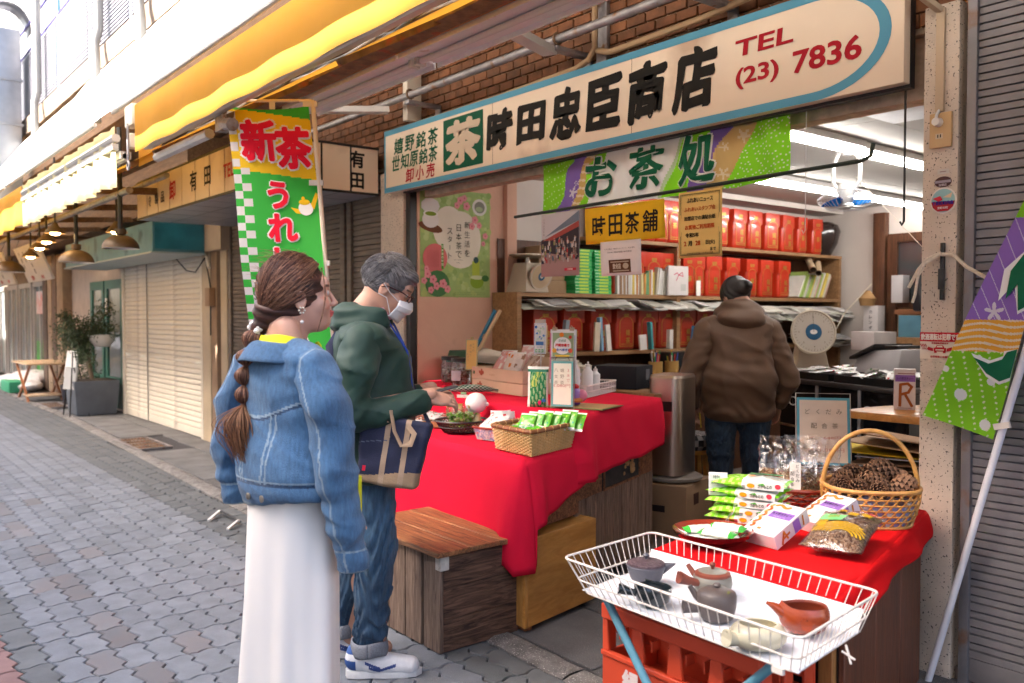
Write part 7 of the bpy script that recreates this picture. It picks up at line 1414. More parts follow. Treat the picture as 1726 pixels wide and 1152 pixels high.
# ================================================================= wire tray with teapots
wt=thing('wire_tray','white wire display tray holding clay teapots in the foreground','tray',(-1.5,1.95,.6)); M_WIRE=mat('white_rusty_wire',(.72,.66,.60),.45,var=.1,vs=20,dirt=((.40,.15,.05),.66,45))
RM=[V(-1.885,1.708,.70),V(-1.07,1.685,.70),V(-1.129,2.14,.70),V(-1.924,2.142,.70)]; BT=[V(-1.835,1.745,.603),V(-1.105,1.722,.603),V(-1.155,2.10,.603),V(-1.88,2.105,.603)]
def rr(P_,r=.035,n=5):
    out=[]
    for i in range(4):
        p0,p1,p2=P_[i-1],P_[i],P_[(i+1) % 4]; a=p1+(p0-p1).normalized()*r; c=p1+(p2-p1).normalized()*r
        for k in range(n+1): s=k/n; out.append(a*(1-s)**2+p1*2*s*(1-s)+c*s*s)
    return out
b=MB(); b.tube(rr(RM),.0036,8,closed=True); b.build('rim',M_WIRE,wt); b=MB(); b.tube(rr(BT),.003,6,closed=True); MD=[RM[i].lerp(BT[i],.62) for i in range(4)]; b.tube(rr(MD),.0028,6,closed=True); b.build('lower_hoops',M_WIRE,wt)
cnt=[26,15,26,15]; 
for i in range(4):
    for k in range(cnt[i]):
        f=(k+.6)/(cnt[i]+.2); a,c=RM[i].lerp(RM[(i+1) % 4],f),BT[i].lerp(BT[(i+1) % 4],f); b=MB(); b.tube([a,c,c.lerp((BT[0]+BT[2])/2,.03)],.0014,5,cap=False); b.build('upright_wire',M_WIRE,wt)
b=MB()
for k in range(30): f=(k+.5)/30; b.tube([BT[0].lerp(BT[1],f),BT[3].lerp(BT[2],f)],.0015,4,cap=False)
for k in range(14): f=(k+.5)/14; b.tube([BT[0].lerp(BT[3],f)-V(0,0,.003),BT[1].lerp(BT[2],f)-V(0,0,.003)],.0015,4,cap=False)
b.build('floor_wires',M_WIRE,wt)
b=MB(); b.box((-1.165,1.712,.590),(-1.135,1.722,.604)); b.tube([(-1.115,1.93,.60),(-1.085,1.94,.585)],.003,5); b.tube([(-1.115,1.95,.61),(-1.09,1.93,.575)],.003,5); b.build('hinge_tab',M_WIRE,wt)
b=MB()
def paper(u,v):
    p=(BT[0].lerp(BT[1],u)).lerp(BT[3].lerp(BT[2],u),v); z=.6065+.002*mn.noise(V(u*4,v*3,0)); out=V(0,0,0)
    if v > .93: z += (v-.93)*.75; out=V(0,-(1-v)*.05-.0,0)
    if v < .05 and u > .7: z -= .01*(u-.7)
    return V(p.x+(u-.5)*.008,p.y-.006*(v > .9)+.0*u,z)+out
b.grid(paper,40,40,(.70,.72,.76)); tag(b.build('paper_sheet',mat('white_paper_sheet',None,.6,var=.01),None,solid=.001),'white paper sheet lining the wire tray under the teapots','paper')
ZP=.6095
def lath(prof,x,y,m,name,par,n=36,sx=1): b=MB(); b.lathe([(r,ZP+z) for r,z in prof],(x,y,0),n); return b.build(name,m,par,angle=.9)
def clay(name,c,rough=.45,**k): return mat(name,c,rough,var=.08,vs=14,bump=.25,bs=200,**k)
CR=rt_=Vector((math.sin(_a),math.cos(_a),0)); CF=Vector((-math.cos(_a),math.sin(_a),0))
def handle(t,m,x,y,d,z,L_=.05,r0=.010,r1=.017,rise=.02,hollow=True):
    d=Vector(d).normalized(); p0=Vector((x,y,ZP+z)); n=10; b=MB(); pts=[p0+d*(L_*k/n)+Vector((0,0,rise*(k/n)**1.3)) for k in range(n+1)]; b.tube(pts,[r0+(r1-r0)*(k/n)**1.6 for k in range(n+1)],16); e=pts[-1]; 
    if hollow: b.tube([e,e+d*.0005,e-d*.018],[r1,r1*.72,r1*.5],16,(.02,.01,.01))
    b.build('handle',m,t)
def spout(t,m,x,y,d,z,L_=.03,rise=.03,r0=.012,r1=.006): d=Vector(d).normalized(); p0=Vector((x,y,ZP+z)); b=MB(); b.tube([p0,p0+d*L_*.45+Vector((0,0,rise*.3)),p0+d*L_*.8+Vector((0,0,rise*.75)),p0+d*L_+Vector((0,0,rise))],[r0,r0*.75,r1*1.1,r1],12); b.build('spout',m,t)
# 1: grey lidded teapot with patterned lid
m1=clay('grey_clay',(.10,.098,.12)); m1l=mat('ribbed_lid',(.09,.055,.065),.5,var=.2,vs=60,bump=2,bs=110); x,y=-1.75,1.925; t=thing('teapot','grey side handled teapot with a flat ribbed brown lid at the tray back left','teapot',(x,y,ZP))
lath([(0,0),(.030,0),(.042,.020),(.050,.045),(.052,.052),(.048,.055)],x,y,m1,'body',t); lath([(.050,.055),(.049,.060),(.030,.066),(.008,.069),(0,.069)],x,y,m1l,'lid',t); b=MB(); b.lathe([(0,ZP+.068),(.004,ZP+.069),(.004,ZP+.072),(.009,ZP+.079),(.005,ZP+.084),(0,ZP+.084)],(x,y,0),14); b.build('knob',m1,t)
b=MB()
for k in range(5): b.tube([(x+(.011+.0075*k)*math.cos(a),y+(.011+.0075*k)*math.sin(a),ZP+.0685-.0016*k) for a in [2*PI*q/28 for q in range(28)]],.0011,4,closed=True)
b.build('lid_ridges',m1l,t)
b=MB(); d=CR; s0=Vector((x,y,ZP+.046))+d*.046; b.add([s0+Vector((-d.y,d.x,0))*.016+V(0,0,.008),s0+d*.034+V(0,0,.010),s0-Vector((-d.y,d.x,0))*.016+V(0,0,.008),s0+V(0,0,-.018)],[(0,3,1),(3,2,1)]); b.build('spout',m1,t,solid=.003)
# 2: black open pot with hollow handle
m2=clay('black_glaze',(.012,.018,.021),.15,coat=.6); x,y=-1.61,1.80; t=thing('teapot','black glazed open pot with a hollow side handle at the tray front left','teapot',(x,y,ZP))
lath([(0,0),(.024,0),(.040,.014),(.046,.032),(.047,.046),(.044,.047),(.042,.030),(.030,.008),(0,.006)],x,y,m2,'body',t); handle(t,m2,x-CR.x*.038,y-CR.y*.038,-CR*1+CF*.1,.030,.046,.008,.015,.012)
b=MB(); s0=Vector((x,y,ZP+.04))+CF*.03; b.tube([s0-CR*.01,s0-CR*.012+Vector((0,0,.014)),s0+CR*.0+Vector((0,0,.010)),s0+CR*.03],[.004,.006,.004,.002],8); b.build('pouring_lip',m2,t)
p=Print(lambda u,v,l=0: Vector((x,y,ZP+v))+CR*u-CF*(.047-l*0+.0005+u*u*-.0)); p.disc(.018,.026,.0055,(.25,.35,.42)); p.disc(.030,.034,.004,(.4,.42,.4)); 
# 3: red-brown teapot behind, 4: taupe teapot in front
m3=clay('red_clay',(.20,.05,.03)); m3g=clay('grey_green_glaze',(.20,.19,.16),.35); x,y=-1.545,1.98; t=thing('teapot','red brown teapot with a pale glazed lid and round knob behind the taupe one','teapot',(x,y,ZP))
lath([(0,0),(.030,0),(.044,.018),(.050,.040),(.047,.058),(.044,.060)],x,y,m3g,'body',t); lath([(.045,.060),(.044,.066),(.036,.070)],x,y,m3,'lid_rim',t); lath([(.037,.0695),(.025,.0735),(.006,.075),(0,.075)],x,y,m3g,'lid',t); b=MB(); b.lathe([(0,ZP+.074),(.004,ZP+.075),(.004,ZP+.079),(.008,ZP+.084),(.008,ZP+.088),(.004,ZP+.092),(0,ZP+.092)],(x,y,0),14); b.build('knob',m3,t)
handle(t,m3,x-CR.x*.038-CF.x*.02,y-CR.y*.038-CF.y*.02,-CR-CF*.25,.045,.055,.009,.016,.018); spout(t,m3,x-CR.x*.030+CF.x*.02,y-CR.y*.030+CF.y*.02,-CR*.8+CF*.6,.045,.032,.030,.010,.006)
m4_=clay('taupe_clay',(.095,.075,.07),.4); x,y=-1.425,1.845; t=thing('teapot','taupe brown lidded teapot with a hollow side handle in the middle of the tray','teapot',(x,y,ZP))
lath([(0,0),(.028,0),(.038,.008),(.045,.035),(.046,.060),(.043,.064)],x,y,m4_,'body',t); lath([(.044,.064),(.043,.067),(.025,.076),(.006,.079),(0,.079)],x,y,m4_,'lid',t); b=MB(); b.lathe([(0,ZP+.078),(.006,ZP+.078),(.010,ZP+.083),(.006,ZP+.088),(0,ZP+.088)],(x,y,0),14); b.build('knob',m4_,t)
handle(t,m4_,x-CR.x*.040,y-CR.y*.040,-CR-CF*.05,.028,.040,.010,.015,.004); spout(t,m4_,x-CR.x*.036+CF.x*.012,y-CR.y*.036+CF.y*.012,-CR+CF*.4,.045,.026,.030,.010,.006); b=MB(); b.lathe([(0,.0),(.005,.0),(.006,.002),(0,.003)],(0,0,0),8); T_=Matrix.Translation(Vector((x,y,ZP+.070))+CR*.018-CF*.022) @ Matrix.Rotation(.3,4,'X'); place(b,T_ @ Matrix.Scale(1.4,4)); b.build('leaf_sprig',mat('olive_sprig',(.12,.12,.03),.5),t)
# 5: terracotta pouring bowl
m5=clay('terracotta_gloss',(.30,.045,.010),.18,coat=.6); m5i=clay('terracotta_inside',(.20,.035,.015),.35); x,y=-1.225,1.945; t=thing('teapot','glossy terracotta open pourer with a pointed beak at the right of the tray','teapot',(x,y,ZP))
def egg(u,prof,sx=1.12):
    r,z=prof; a=2*PI*u; k=1+.12*math.exp(-((a-PI)/.5)**2); p=CR*(r*sx*k*math.cos(a))+CF*(r*.92*math.sin(a)); return Vector((x,y,ZP+z+.010*math.exp(-((a-PI)/.5)**2)*(z/.06)))+p
PR5=[(.0001,0),(.028,.0),(.042,.012),(.051,.034),(.050,.052),(.043,.064)]; b=MB(); b.grid(lambda u,v: egg(u,PR5[int(round(v*5))]),40,5); b.build('body',m5,t,weld=True,angle=1.2,subd=1)
PI5=[(.043,.064),(.038,.060),(.046,.045),(.040,.016),(.0001,.008)]; b=MB(); b.grid(lambda u,v: egg(u,PI5[int(round(v*4))]),40,4); b.build('inside',m5i,t,weld=True,angle=1.2,subd=1)
s0=Vector((x,y,ZP+.050))-CR*.045; b=MB(); b.tube([s0+CR*.010-V(0,0,.012),s0-CR*.012+V(0,0,.002),s0-CR*.030+V(0,0,.014),s0-CR*.042+V(0,0,.019)],[.024,.018,.010,.005],14,flat=.75); b.build('beak',m5,t)
handle(t,m5,x-CR.x*.012-CF.x*.040,y-CR.y*.012-CF.y*.040,-CF*1-CR*.25,.034,.018,.013,.013,.004)
# 6: cream pot
m6=clay('cream_glaze',(.55,.50,.36),.25,coat=.5); x,y=-1.24,1.765; t=thing('teapot','cream glazed flat open pot with a hollow handle at the tray front','teapot',(x,y,ZP))
def egg6(u,r,z): a=2*PI*u; return Vector((x,y,ZP+z))+CR*(r*1.2*math.cos(a))+CF*(r*.95*math.sin(a))
PR6=[(.0001,0),(.030,0),(.049,.012),(.054,.030),(.047,.048),(.034,.056),(.030,.055),(.042,.040),(.046,.022),(.0001,.006)]; b=MB(); b.grid(lambda u,v: egg6(u,*PR6[int(round(v*9))]),36,9); b.build('body',m6,t,weld=True,angle=1.3,subd=1)
handle(t,m6,x-CR.x*.042-CF.x*.015,y-CR.y*.042-CF.y*.015,-CR-CF*.35,.024,.034,.012,.019,.008); b=MB(); b.tube([Vector((x,y,ZP+.040))-CR*.045-CF*.005,Vector((x,y,ZP+.034))-CR*.03-CF*.022],.002,5); b.build('leaf_mark',mat('green_mark',(.12,.18,.07),.4),t)
for o_ in S.objects:
    if o_.get('category') == 'teapot': o_.scale=(1.13,1.13,1.13)
# red crates and blue pipe stand below
M_CRATE=mat('red_crate_plastic',(.66,.075,.03),.4,var=.08,vs=5)
def crate(name,lab,x0,x1,y0,y1,z0,z1,cols=4):
    t=thing(name,lab,'crate',((x0+x1)/2,(y0+y1)/2,z0),group='red plastic bottle crates'); th=.012; zs=z0+(z1-z0)*.42
    for (y,nm) in ((y0,'front'),(y1-th,'rear')):
        b=MB(); b.box((x0,y,z0),(x1,y+th,zs)); b.box((x0,y-.006*(nm == 'front'),z1-.045),(x1,y+th,z1)); b.box((x0,y-.008,zs-.008),(x1,y+th,zs+.008)); w=(x1-x0)/cols
        for k in range(cols+1): xx=x0+k*w; b.hexa([(max(x0,xx-.03),y,zs+.008),(min(x1,xx+.03),y,zs+.008),(min(x1,xx+.03),y+th,zs+.008),(max(x0,xx-.03),y+th,zs+.008)],[(max(x0,xx-.018),y,z1-.045),(min(x1,xx+.018),y,z1-.045),(min(x1,xx+.018),y+th,z1-.045),(max(x0,xx-.018),y+th,z1-.045)])
        b.build('long_wall',M_CRATE,t,bevel=.003,seg=1)
    for (xx,nm) in ((x0,'l'),(x1-th,'r')):
        b=MB(); b.box((xx,y0+th,z0),(xx+th,y1-th,zs)); b.box((xx,y0+th,z1-.04),(xx+th,y1-th,z1)); m_=(y0+y1)/2
        for yy in (y0+th,m_-.02,y1-th-.04): b.box((xx,yy,zs),(xx+th,yy+.04,z1-.04))
        b.build('end_wall',M_CRATE,t,bevel=.003,seg=1)
    for k in range(1,9): xx=x0+(x1-x0)*k/9; b=MB(); b.box((xx-.003,y0+th,z1-.10),(xx+.003,y1-th,z1-.07)); b.build('divider',M_CRATE,t,smooth=False)
    for k in range(1,5): yy=y0+(y1-y0)*k/5; b=MB(); b.box((x0+th,yy-.003,z1-.10),(x1-th,yy+.003,z1-.068)); b.build('divider',M_CRATE,t,smooth=False)
    b=MB(); b.box((x0+th,y0+th,z0),(x1-th,y1-th,z0+.01)); b.build('floor',M_CRATE,t,smooth=False)
    p=Print(plane((x0,y0-.009,z0),(1,0,0),(0,0,1),(0,-1,0))); 
    for i,ch in enumerate('緑茶'): p.text(ch,.13+.16*i,(z1-z0)*.20,.075,(.72,.62,.60),.04,w=.07)
    p.build('lettering',PRT,t,smooth=False); return t
crate('bottle_crate','upper red plastic bottle crate under the wire tray',-1.875,-1.30,1.865,2.12,.275,.535)
crate('bottle_crate','lower red plastic bottle crate standing on the paving',-1.89,-1.31,1.86,2.12,.012,.272)
M_BPIPE=mat('blue_pipe',(.12,.32,.42),.4,var=.1,vs=12,dirt=((.35,.33,.3),.62,20))
t=thing('pipe_trestle','crossed pale blue pipe legs carrying the wire tray','trestle',(-1.5,1.78,0))
for (a,c) in (((-1.80,1.80,.59),(-1.30,1.78,.01)),((-1.20,1.80,.585),(-1.75,1.76,.01)),((-1.79,2.09,.59),(-1.12,2.11,.01))): b=MB(); b.tube([a,c],.0125,12); b.build('leg',M_BPIPE,t)

# ================================================================= behind: counter, scale, printer, boxes
M_GCT=mat('black_glass',(.012,.012,.014),.06,var=0,coat=.8); 
t=thing('glass_showcase','black glass showcase counter at the right inside the shop','showcase',(-3.3,6.3,.05)); rzc=math.atan2(.576,-.465+.0)
c0,c1=V(-3.72,5.55,0),V(-2.55,5.15,0); c3=V(-3.55,7.4,0); c2=V(-2.4,7.0,0)
b=MB(); b.hexa([q+V(0,0,.05) for q in (c0,c1,c2,c3)],[q+V(0,0,.93) for q in (c0,c1,c2,c3)]); b.build('case',M_GCT,t,smooth=False)
b=MB(); b.hexa([q+V(-.02,-.02,.932) for q in (c0,c1,c2,c3)],[q+V(-.02,-.02,.965) for q in (c0,c1,c2,c3)]); b.build('top_ledge',mat('dark_steel',(.15,.14,.14),.3,metal=.8),t,bevel=.003)
for k in (1,2): q=c0.lerp(c1,k/3); b=MB(); b.beam((q.x,q.y-.012,.06),(q.x,q.y-.012,.93),.02,.012); b.build('mullion',M_GALV,t,smooth=False)
for z in (.35,.62): b=MB(); b.beam(c0+V(0,-.01,z),c1+V(0,-.01,z),.008,.014); b.build('inner_shelf',M_STEEL,t,smooth=False)
for k in range(3):
    q=c0.lerp(c1,.12+.3*k)+V(0,-.006,.80-.2*(k == 1)); b=MB(); b.tube([q+V(.03*math.cos(a),0,.03*math.sin(a)) for a in [2*PI*j/14 for j in range(14)]],.004,5,closed=True); b.build('cup_rim',M_WHITEP,t)
# black trays with tea bags
for k,(f,lab) in enumerate(((.22,'left black tray heaped with small wrapped teas on the glass showcase'),(.70,'right black tray of red and green wrapped teas on the glass showcase'))):
    q=c0.lerp(c1,f)+V(.03,.20,.966); t=thing('black_tray',lab,'tray',q); T_=TR_(q.x,q.y,q.z,math.atan2((c1-c0).y,(c1-c0).x)); b=MB(); w,d=.27,.19; b.box((-w,-d,0),(w,d,.006),(.012,.012,.012),T_)
    for (a,c) in (((-w,-d,.006),(w,-d+.01,.05)),((-w,d-.01,.006),(w,d,.05)),((-w,-d+.01,.006),(-w+.01,d-.01,.05)),((w-.01,-d+.01,.006),(w,d-.01,.05))): b.box(a,c,(.012,.012,.012),T_)
    b.build('tray_body',PLAST,t,smooth=False)
    for j in range(26): v_=T_ @ Vector((rg.uniform(-.23,.23),rg.uniform(-.15,.15),.035+.045*rg.random())); b=MB(); pillow(b,TR_(v_.x,v_.y,v_.z,rg.uniform(0,6),-PI/2+rg.uniform(-.5,.5)),.08,.09,.02,bagcol((.60,.58,.57),[(.08,.32,.10),(.5,.05,.05),(.25,.2,.15),(.7,.7,.7)]),7,seed=j); tag(b.build('wrapped_tea',SATIN,None,angle=1),'small crinkled tea wrapper heaped in the %s black tray' % ('left','right')[k],'packet','wrapped teas in the %s black tray' % ('left','right')[k])
# big dial scale
t=thing('dial_scale','large ivory dial scale on the glass showcase beside the brown coat','scale',(-3.70,5.95,.966)); cx,cy,cz=-3.66,5.62,.966
b=MB(); T_=TR_(-3.705,5.93,.966,R(-50)+PI/2); b.hexa([T_ @ Vector(q) for q in ((-.13,-.10,0),(.13,-.10,0),(.15,.16,0),(-.15,.16,0))],[T_ @ Vector(q) for q in ((-.07,.0,.34),(.07,.0,.34),(.09,.12,.34),(-.09,.12,.34))]); b.build('housing',M_IVORY,t,bevel=.02)
Tn=Matrix.Translation((-3.61,5.80,1.295)) @ Matrix.Rotation(math.atan2(.78,.62),4,'Z') @ Matrix.Rotation(R(80),4,'X') @ Matrix.Scale(.9,4)
b=MB(); b.lathe([(0,-.05),(.15,-.05),(.185,-.02),(.19,.012),(.178,.018),(.172,.008),(0,.006)],(0,0,0),48); place(b,Tn); b.build('dial_case',M_IVORY,t)
p=Print(lambda u,v,l=0: Tn @ Vector((u,v,.0075+l))); p.disc(0,0,.17,(.46,.40,.34),n=40); p.layer(2).disc(0,0,.068,(.03,.10,.19),n=30); p.layer(3).disc(0,0,.03,(.62,.58,.55),.02).text('はかり',0,0,.010,(.4,.1,.05),.01)
for k in range(40): a=2*PI*k/40; r0=.150 if k % 5 else .140; p.line([(r0*math.cos(a),r0*math.sin(a)),(.162*math.cos(a),.162*math.sin(a))],.0025,(.1,.08,.08))
for k in range(8): a=PI/2-2*PI*k/8; p.text(str(k),.124*math.cos(a),.124*math.sin(a),.015,(.1,.08,.08),.01)
p.layer(4).line([(0,0),(0,.14)],.003,(.05,.05,.05)); p.build('dial_face',PRT,t,smooth=False)
# printer and white box, bottle stand, TV, wallpaper clutter near the door
t=thing('printer','black and white desktop printer behind the black trays','printer',(-3.45,6.6,.966)); T_=TR_(-3.36,6.50,.966,R(-22)); b=MB(); b.hexa([T_ @ Vector(q) for q in ((-.26,-.18,0),(.26,-.18,0),(.26,.2,0),(-.26,.2,0))],[T_ @ Vector(q) for q in ((-.24,-.10,.17),(.26,-.14,.20),(.26,.2,.20),(-.24,.2,.17))]); b.build('body',mat('printer_grey',(.42,.40,.41),.4),t,bevel=.015)
b=MB(); b.hexa([T_ @ Vector(q) for q in ((-.28,-.18,.10),(-.02,-.17,.20),(-.02,.2,.20),(-.28,.2,.10))],[T_ @ Vector(q) for q in ((-.28,-.18,.125),(0,-.17,.235),(0,.2,.235),(-.28,.2,.125))]); b.build('cover',M_BLACK,t,bevel=.008); b=MB(); b.box((.05,-.12,.202),(.2,.1,.225),None,T_); b.build('control_panel',M_BLACK,t,bevel=.004)
for k,(x,y,z,w,h,c,lab,nm) in enumerate(((-4.11,7.6,1.10,.30,.17,(.60,.55,.53),'white lidded carton behind the printer','white_carton'),(-4.62,8.55,.9,.16,.62,(.60,.56,.55),'tall white calendar tube box by the dark door post','calendar_box'),(-4.2,8.6,1.2,.3,.22,(.10,.25,.34),'blue patterned box stacked by the door','patterned_carton'),(-4.25,8.6,1.43,.28,.05,(.30,.12,.05),'flat brown box on the blue patterned box','flat_box'),(-4.38,8.62,1.55,.12,.28,(.56,.54,.55),'white pinned paper beside the dark television','pinned_paper'))):
    b=MB(); b.cbox((x,y,z+h/2),(w,.14 if k else .25,h),c,R(-20) if k == 0 else 0); o_=tag(b.build(nm,CARD,None,bevel=.004),lab,'box')
    if k == 1: p=Print(lambda u,v,l=0: Vector((x+u,y-.0705-l,z+v))); p.vtext('カレンダー御案内',0,h*.9,.035,.055,(.05,.05,.06),.02); p.build('lettering',PRT,o_,smooth=False)
t=thing('television','small black television set by the door','television',(-4.0,8.4,1.45)); b=MB(); b.box((-4.10,8.3,1.46),(-3.5,8.66,1.86)); b.build('housing',mat('tv_black',(.02,.02,.025),.4),t,bevel=.03); b=MB(); b.box((-4.03,8.296,1.52),(-3.55,8.3,1.80)); b.build('screen',M_GLASS,t,smooth=False)
b=MB(); b.box((-4.75,8.35,.05),(-3.4,8.68,.9)); b.box((-4.4,8.4,.9),(-3.4,8.68,1.2)); tag(b.build('low_cabinet',M_SHELFW,None,bevel=.004),'brown low cabinet by the back door','cabinet')
b=MB(); b.tube([(-4.67,8.5,1.52),(-4.67,8.5,1.60),(-4.66,8.5,1.68)],[.07,.09,.02],10,(.35,.2,.08)); tag(b.build('straw_bundle',CARD,None),'straw bundle on the tall calendar box','bundle')
b=MB(); b.tube([(-4.62,8.5,1.75),(-4.8,8.3,1.45),(-5.0,8.2,1.0)],.006,5); b.tube([(-1.70,3.7,1.62),(-3.4,6.0,2.45)],.0025,4); tag(b.build('cord',M_ROPE,None),'pale cords strung across the back corner of the shop','cord')
# round wooden shelf with R box
t=thing('round_shelf','small rounded wooden shelf board against the pillar','shelf',(-2.05,4.0,.97)); b=MB(); pts=[(-1.66+.0-.42*math.cos(a)*1.05-.0,3.62+.62*math.sin(a)) for a in [PI*k/16/2 for k in range(17)]]; b.hexa([(x_,y_,.955) for x_,y_ in [(-1.64,3.62)]+[(-2.10+.0,3.62)]+[(-1.66-.44*math.cos(a),3.75+.55*math.sin(a)) for a in [PI/2*k/10 for k in range(11)]]][::-1],[(x_,y_,.99) for x_,y_ in [(-1.64,3.62)]+[(-2.10,3.62)]+[(-1.66-.44*math.cos(a),3.75+.55*math.sin(a)) for a in [PI/2*k/10 for k in range(11)]]][::-1]); b.build('board',M_PLY,t,bevel=.006); b=MB(); b.cyl((-1.75,3.85,.05),(-1.75,3.85,.955),.025); b.build('leg',M_DARKW,t)
t=thing('tea_carton','upright white and purple carton with a big brown letter R on the round shelf','box',(-1.93,3.85,.991)); T_=TR_(-1.935,3.86,.991,R(28)); b=MB(); w,d,h=.045,.03,.185; b.box((-w,-d,0),(w,d,h),(.66,.58,.58),T_); b.build('carton',MATS['glossy_card'],t,bevel=.0015,seg=1)
p=Print(lambda u,v,l=0: T_ @ Vector((u,-d-l,v))); PU=(.26,.12,.42); p.rect(-.040,.128,.043,.158,PU); p.layer(2).text('ルイボスティー',0,.143,.012,(.10,.04,.15),.02,w=.07); p.rect(-.03,.163,.04,.167,(.3,.15,.15)); RB_=(.33,.09,.02); p.line([(-.02,.018),(-.018,.115),(.012,.120),(.028,.105),(.015,.080),(-.015,.070)],.012,RB_).line([(-.0,.074),(.030,.018)],.012,RB_); p.rect(-.03,.006,.03,.010,(.4,.3,.3)); p.build('front_print',PRT,t,smooth=False)
p=Print(lambda u,v,l=0: T_ @ Vector((-w-l,-u,v))); p.rect(-.028,.06,.028,.115,PU); p.line([(-.015,.015),(-.012,.05)],.01,RB_).line([(0,.12),(.01,.17)],.01,RB_); p.build('side_print',PRT,t,smooth=False)
# envelopes and yellow folder under the shelf
for k,(x,y,z,c,a,lab) in enumerate(((-2.17,4.45,.77,(.38,.22,.12),.35,'top brown envelope sticking out behind the pillar'),(-2.22,4.42,.735,(.42,.27,.16),.15,'second brown envelope under the top one'),(-2.28,4.42,.70,(.65,.48,.02),.25,'yellow plastic folder under the brown envelopes'),(-2.16,4.45,.69,(.55,.56,.62),.1,'pale blue printed leaflet on the yellow folder'),(-2.2,4.45,.66,(.36,.22,.13),.0,'brown envelope below the yellow folder'),(-2.19,4.47,.63,(.32,.20,.12),-.1,'lowest brown envelope of the pile'))):
    b=MB(); b.cbox((x,y,z),(.50,.36,.006),c,a,.03*k-.06,.12-.05*k); tag(b.build('envelope',CARD,None,smooth=False),lab,'envelope',None)
b=MB(); b.box((-2.5,4.2,.05),(-1.75,4.75,.60)); tag(b.build('low_chest',M_DARKW,None,bevel=.004),'dark chest under the pile of brown envelopes','chest')
# steel heater, cardboard box and cushion stool behind the table
t=thing('steel_dispenser','tall brushed steel dispenser with rounded edges behind the upper red cloth','dispenser',(-3.6,4.1,.45)); T_=TR_(-3.60,4.20,.43,R(20)); b=MB()
def hx(u,v): a=2*PI*u; k=4; cx_=.115*math.copysign(abs(math.cos(a))**(2/k),math.cos(a)); cy_=.17*math.copysign(abs(math.sin(a))**(2/k),math.sin(a)); return T_ @ Vector((cx_,cy_,.60*v))
b.grid(hx,48,3); b.build('casing',M_STAIN,t,angle=1); b=MB(); n0=48; b.hexa([hx(k/48,1)+V(0,0,.001) for k in range(48)],[T_ @ Vector(((T_.inverted() @ hx(k/48,1)).x*.94,(T_.inverted() @ hx(k/48,1)).y*.94,.618)) for k in range(48)]); b.build('lid',M_STAIN,t,angle=.5)
b=MB(); b.box((-.04,-.172,.40),(.06,-.1695,.46),(.02,.02,.02),T_); b.build('slot',PLAST,t,smooth=False)
t=thing('cardboard_carton','brown cardboard carton carrying the steel dispenser on a grey lid','box',(-3.6,4.2,.05)); b=MB(); T_=TR_(-3.60,4.22,.05,R(18)); b.box((-.17,-.22,0),(.17,.22,.33),(.30,.19,.11),T_); b.build('carton',CARD,t,bevel=.004); b=MB(); b.box((-.055,-.2215,.16),(.03,-.2195,.20),(.03,.02,.02),T_); b.box((.171,-.1,.2),(.172,-.02,.27),(.08,.04,.03),T_); b.build('hand_hole',PRT,t,smooth=False); b=MB(); b.lathe([(0,.385),(.17,.385),(.19,.395),(.19,.41),(.16,.425),(0,.425)],(-3.6,4.2,0),28); b.build('grey_lid',mat('grey_lid',(.22,.19,.17),.4),t)
t=thing('cushion_stool','pale wooden stool with a black and white checked cushion inside the shop','stool',(-3.9,4.75,.05)); sx_,sy_=-4.02,4.85; b=MB(); b.lathe([(0,.47),(.17,.47),(.19,.50),(.19,.545),(.16,.575),(0,.58)],(sx_,sy_,0),28); b.c=[(.50,.46,.46) if (i//28+i) % 2 else (.05,.045,.05) for i in range(len(b.f))]; b.build('cushion',M_CLO,t)
b=MB(); b.lathe([(0,.44),(.17,.44),(.17,.468),(0,.468)],(sx_,sy_,0),28); b.build('seat',M_PLY,t,angle=.5)
for a in (R(-80),R(10),R(100),R(190)): b=MB(); b.beam((sx_+.15*math.cos(a),sy_+.15*math.sin(a),.44),(sx_+.18*math.cos(a),sy_+.18*math.sin(a),.055),.03,.045); b.build('leg',M_PLY,t,smooth=False)
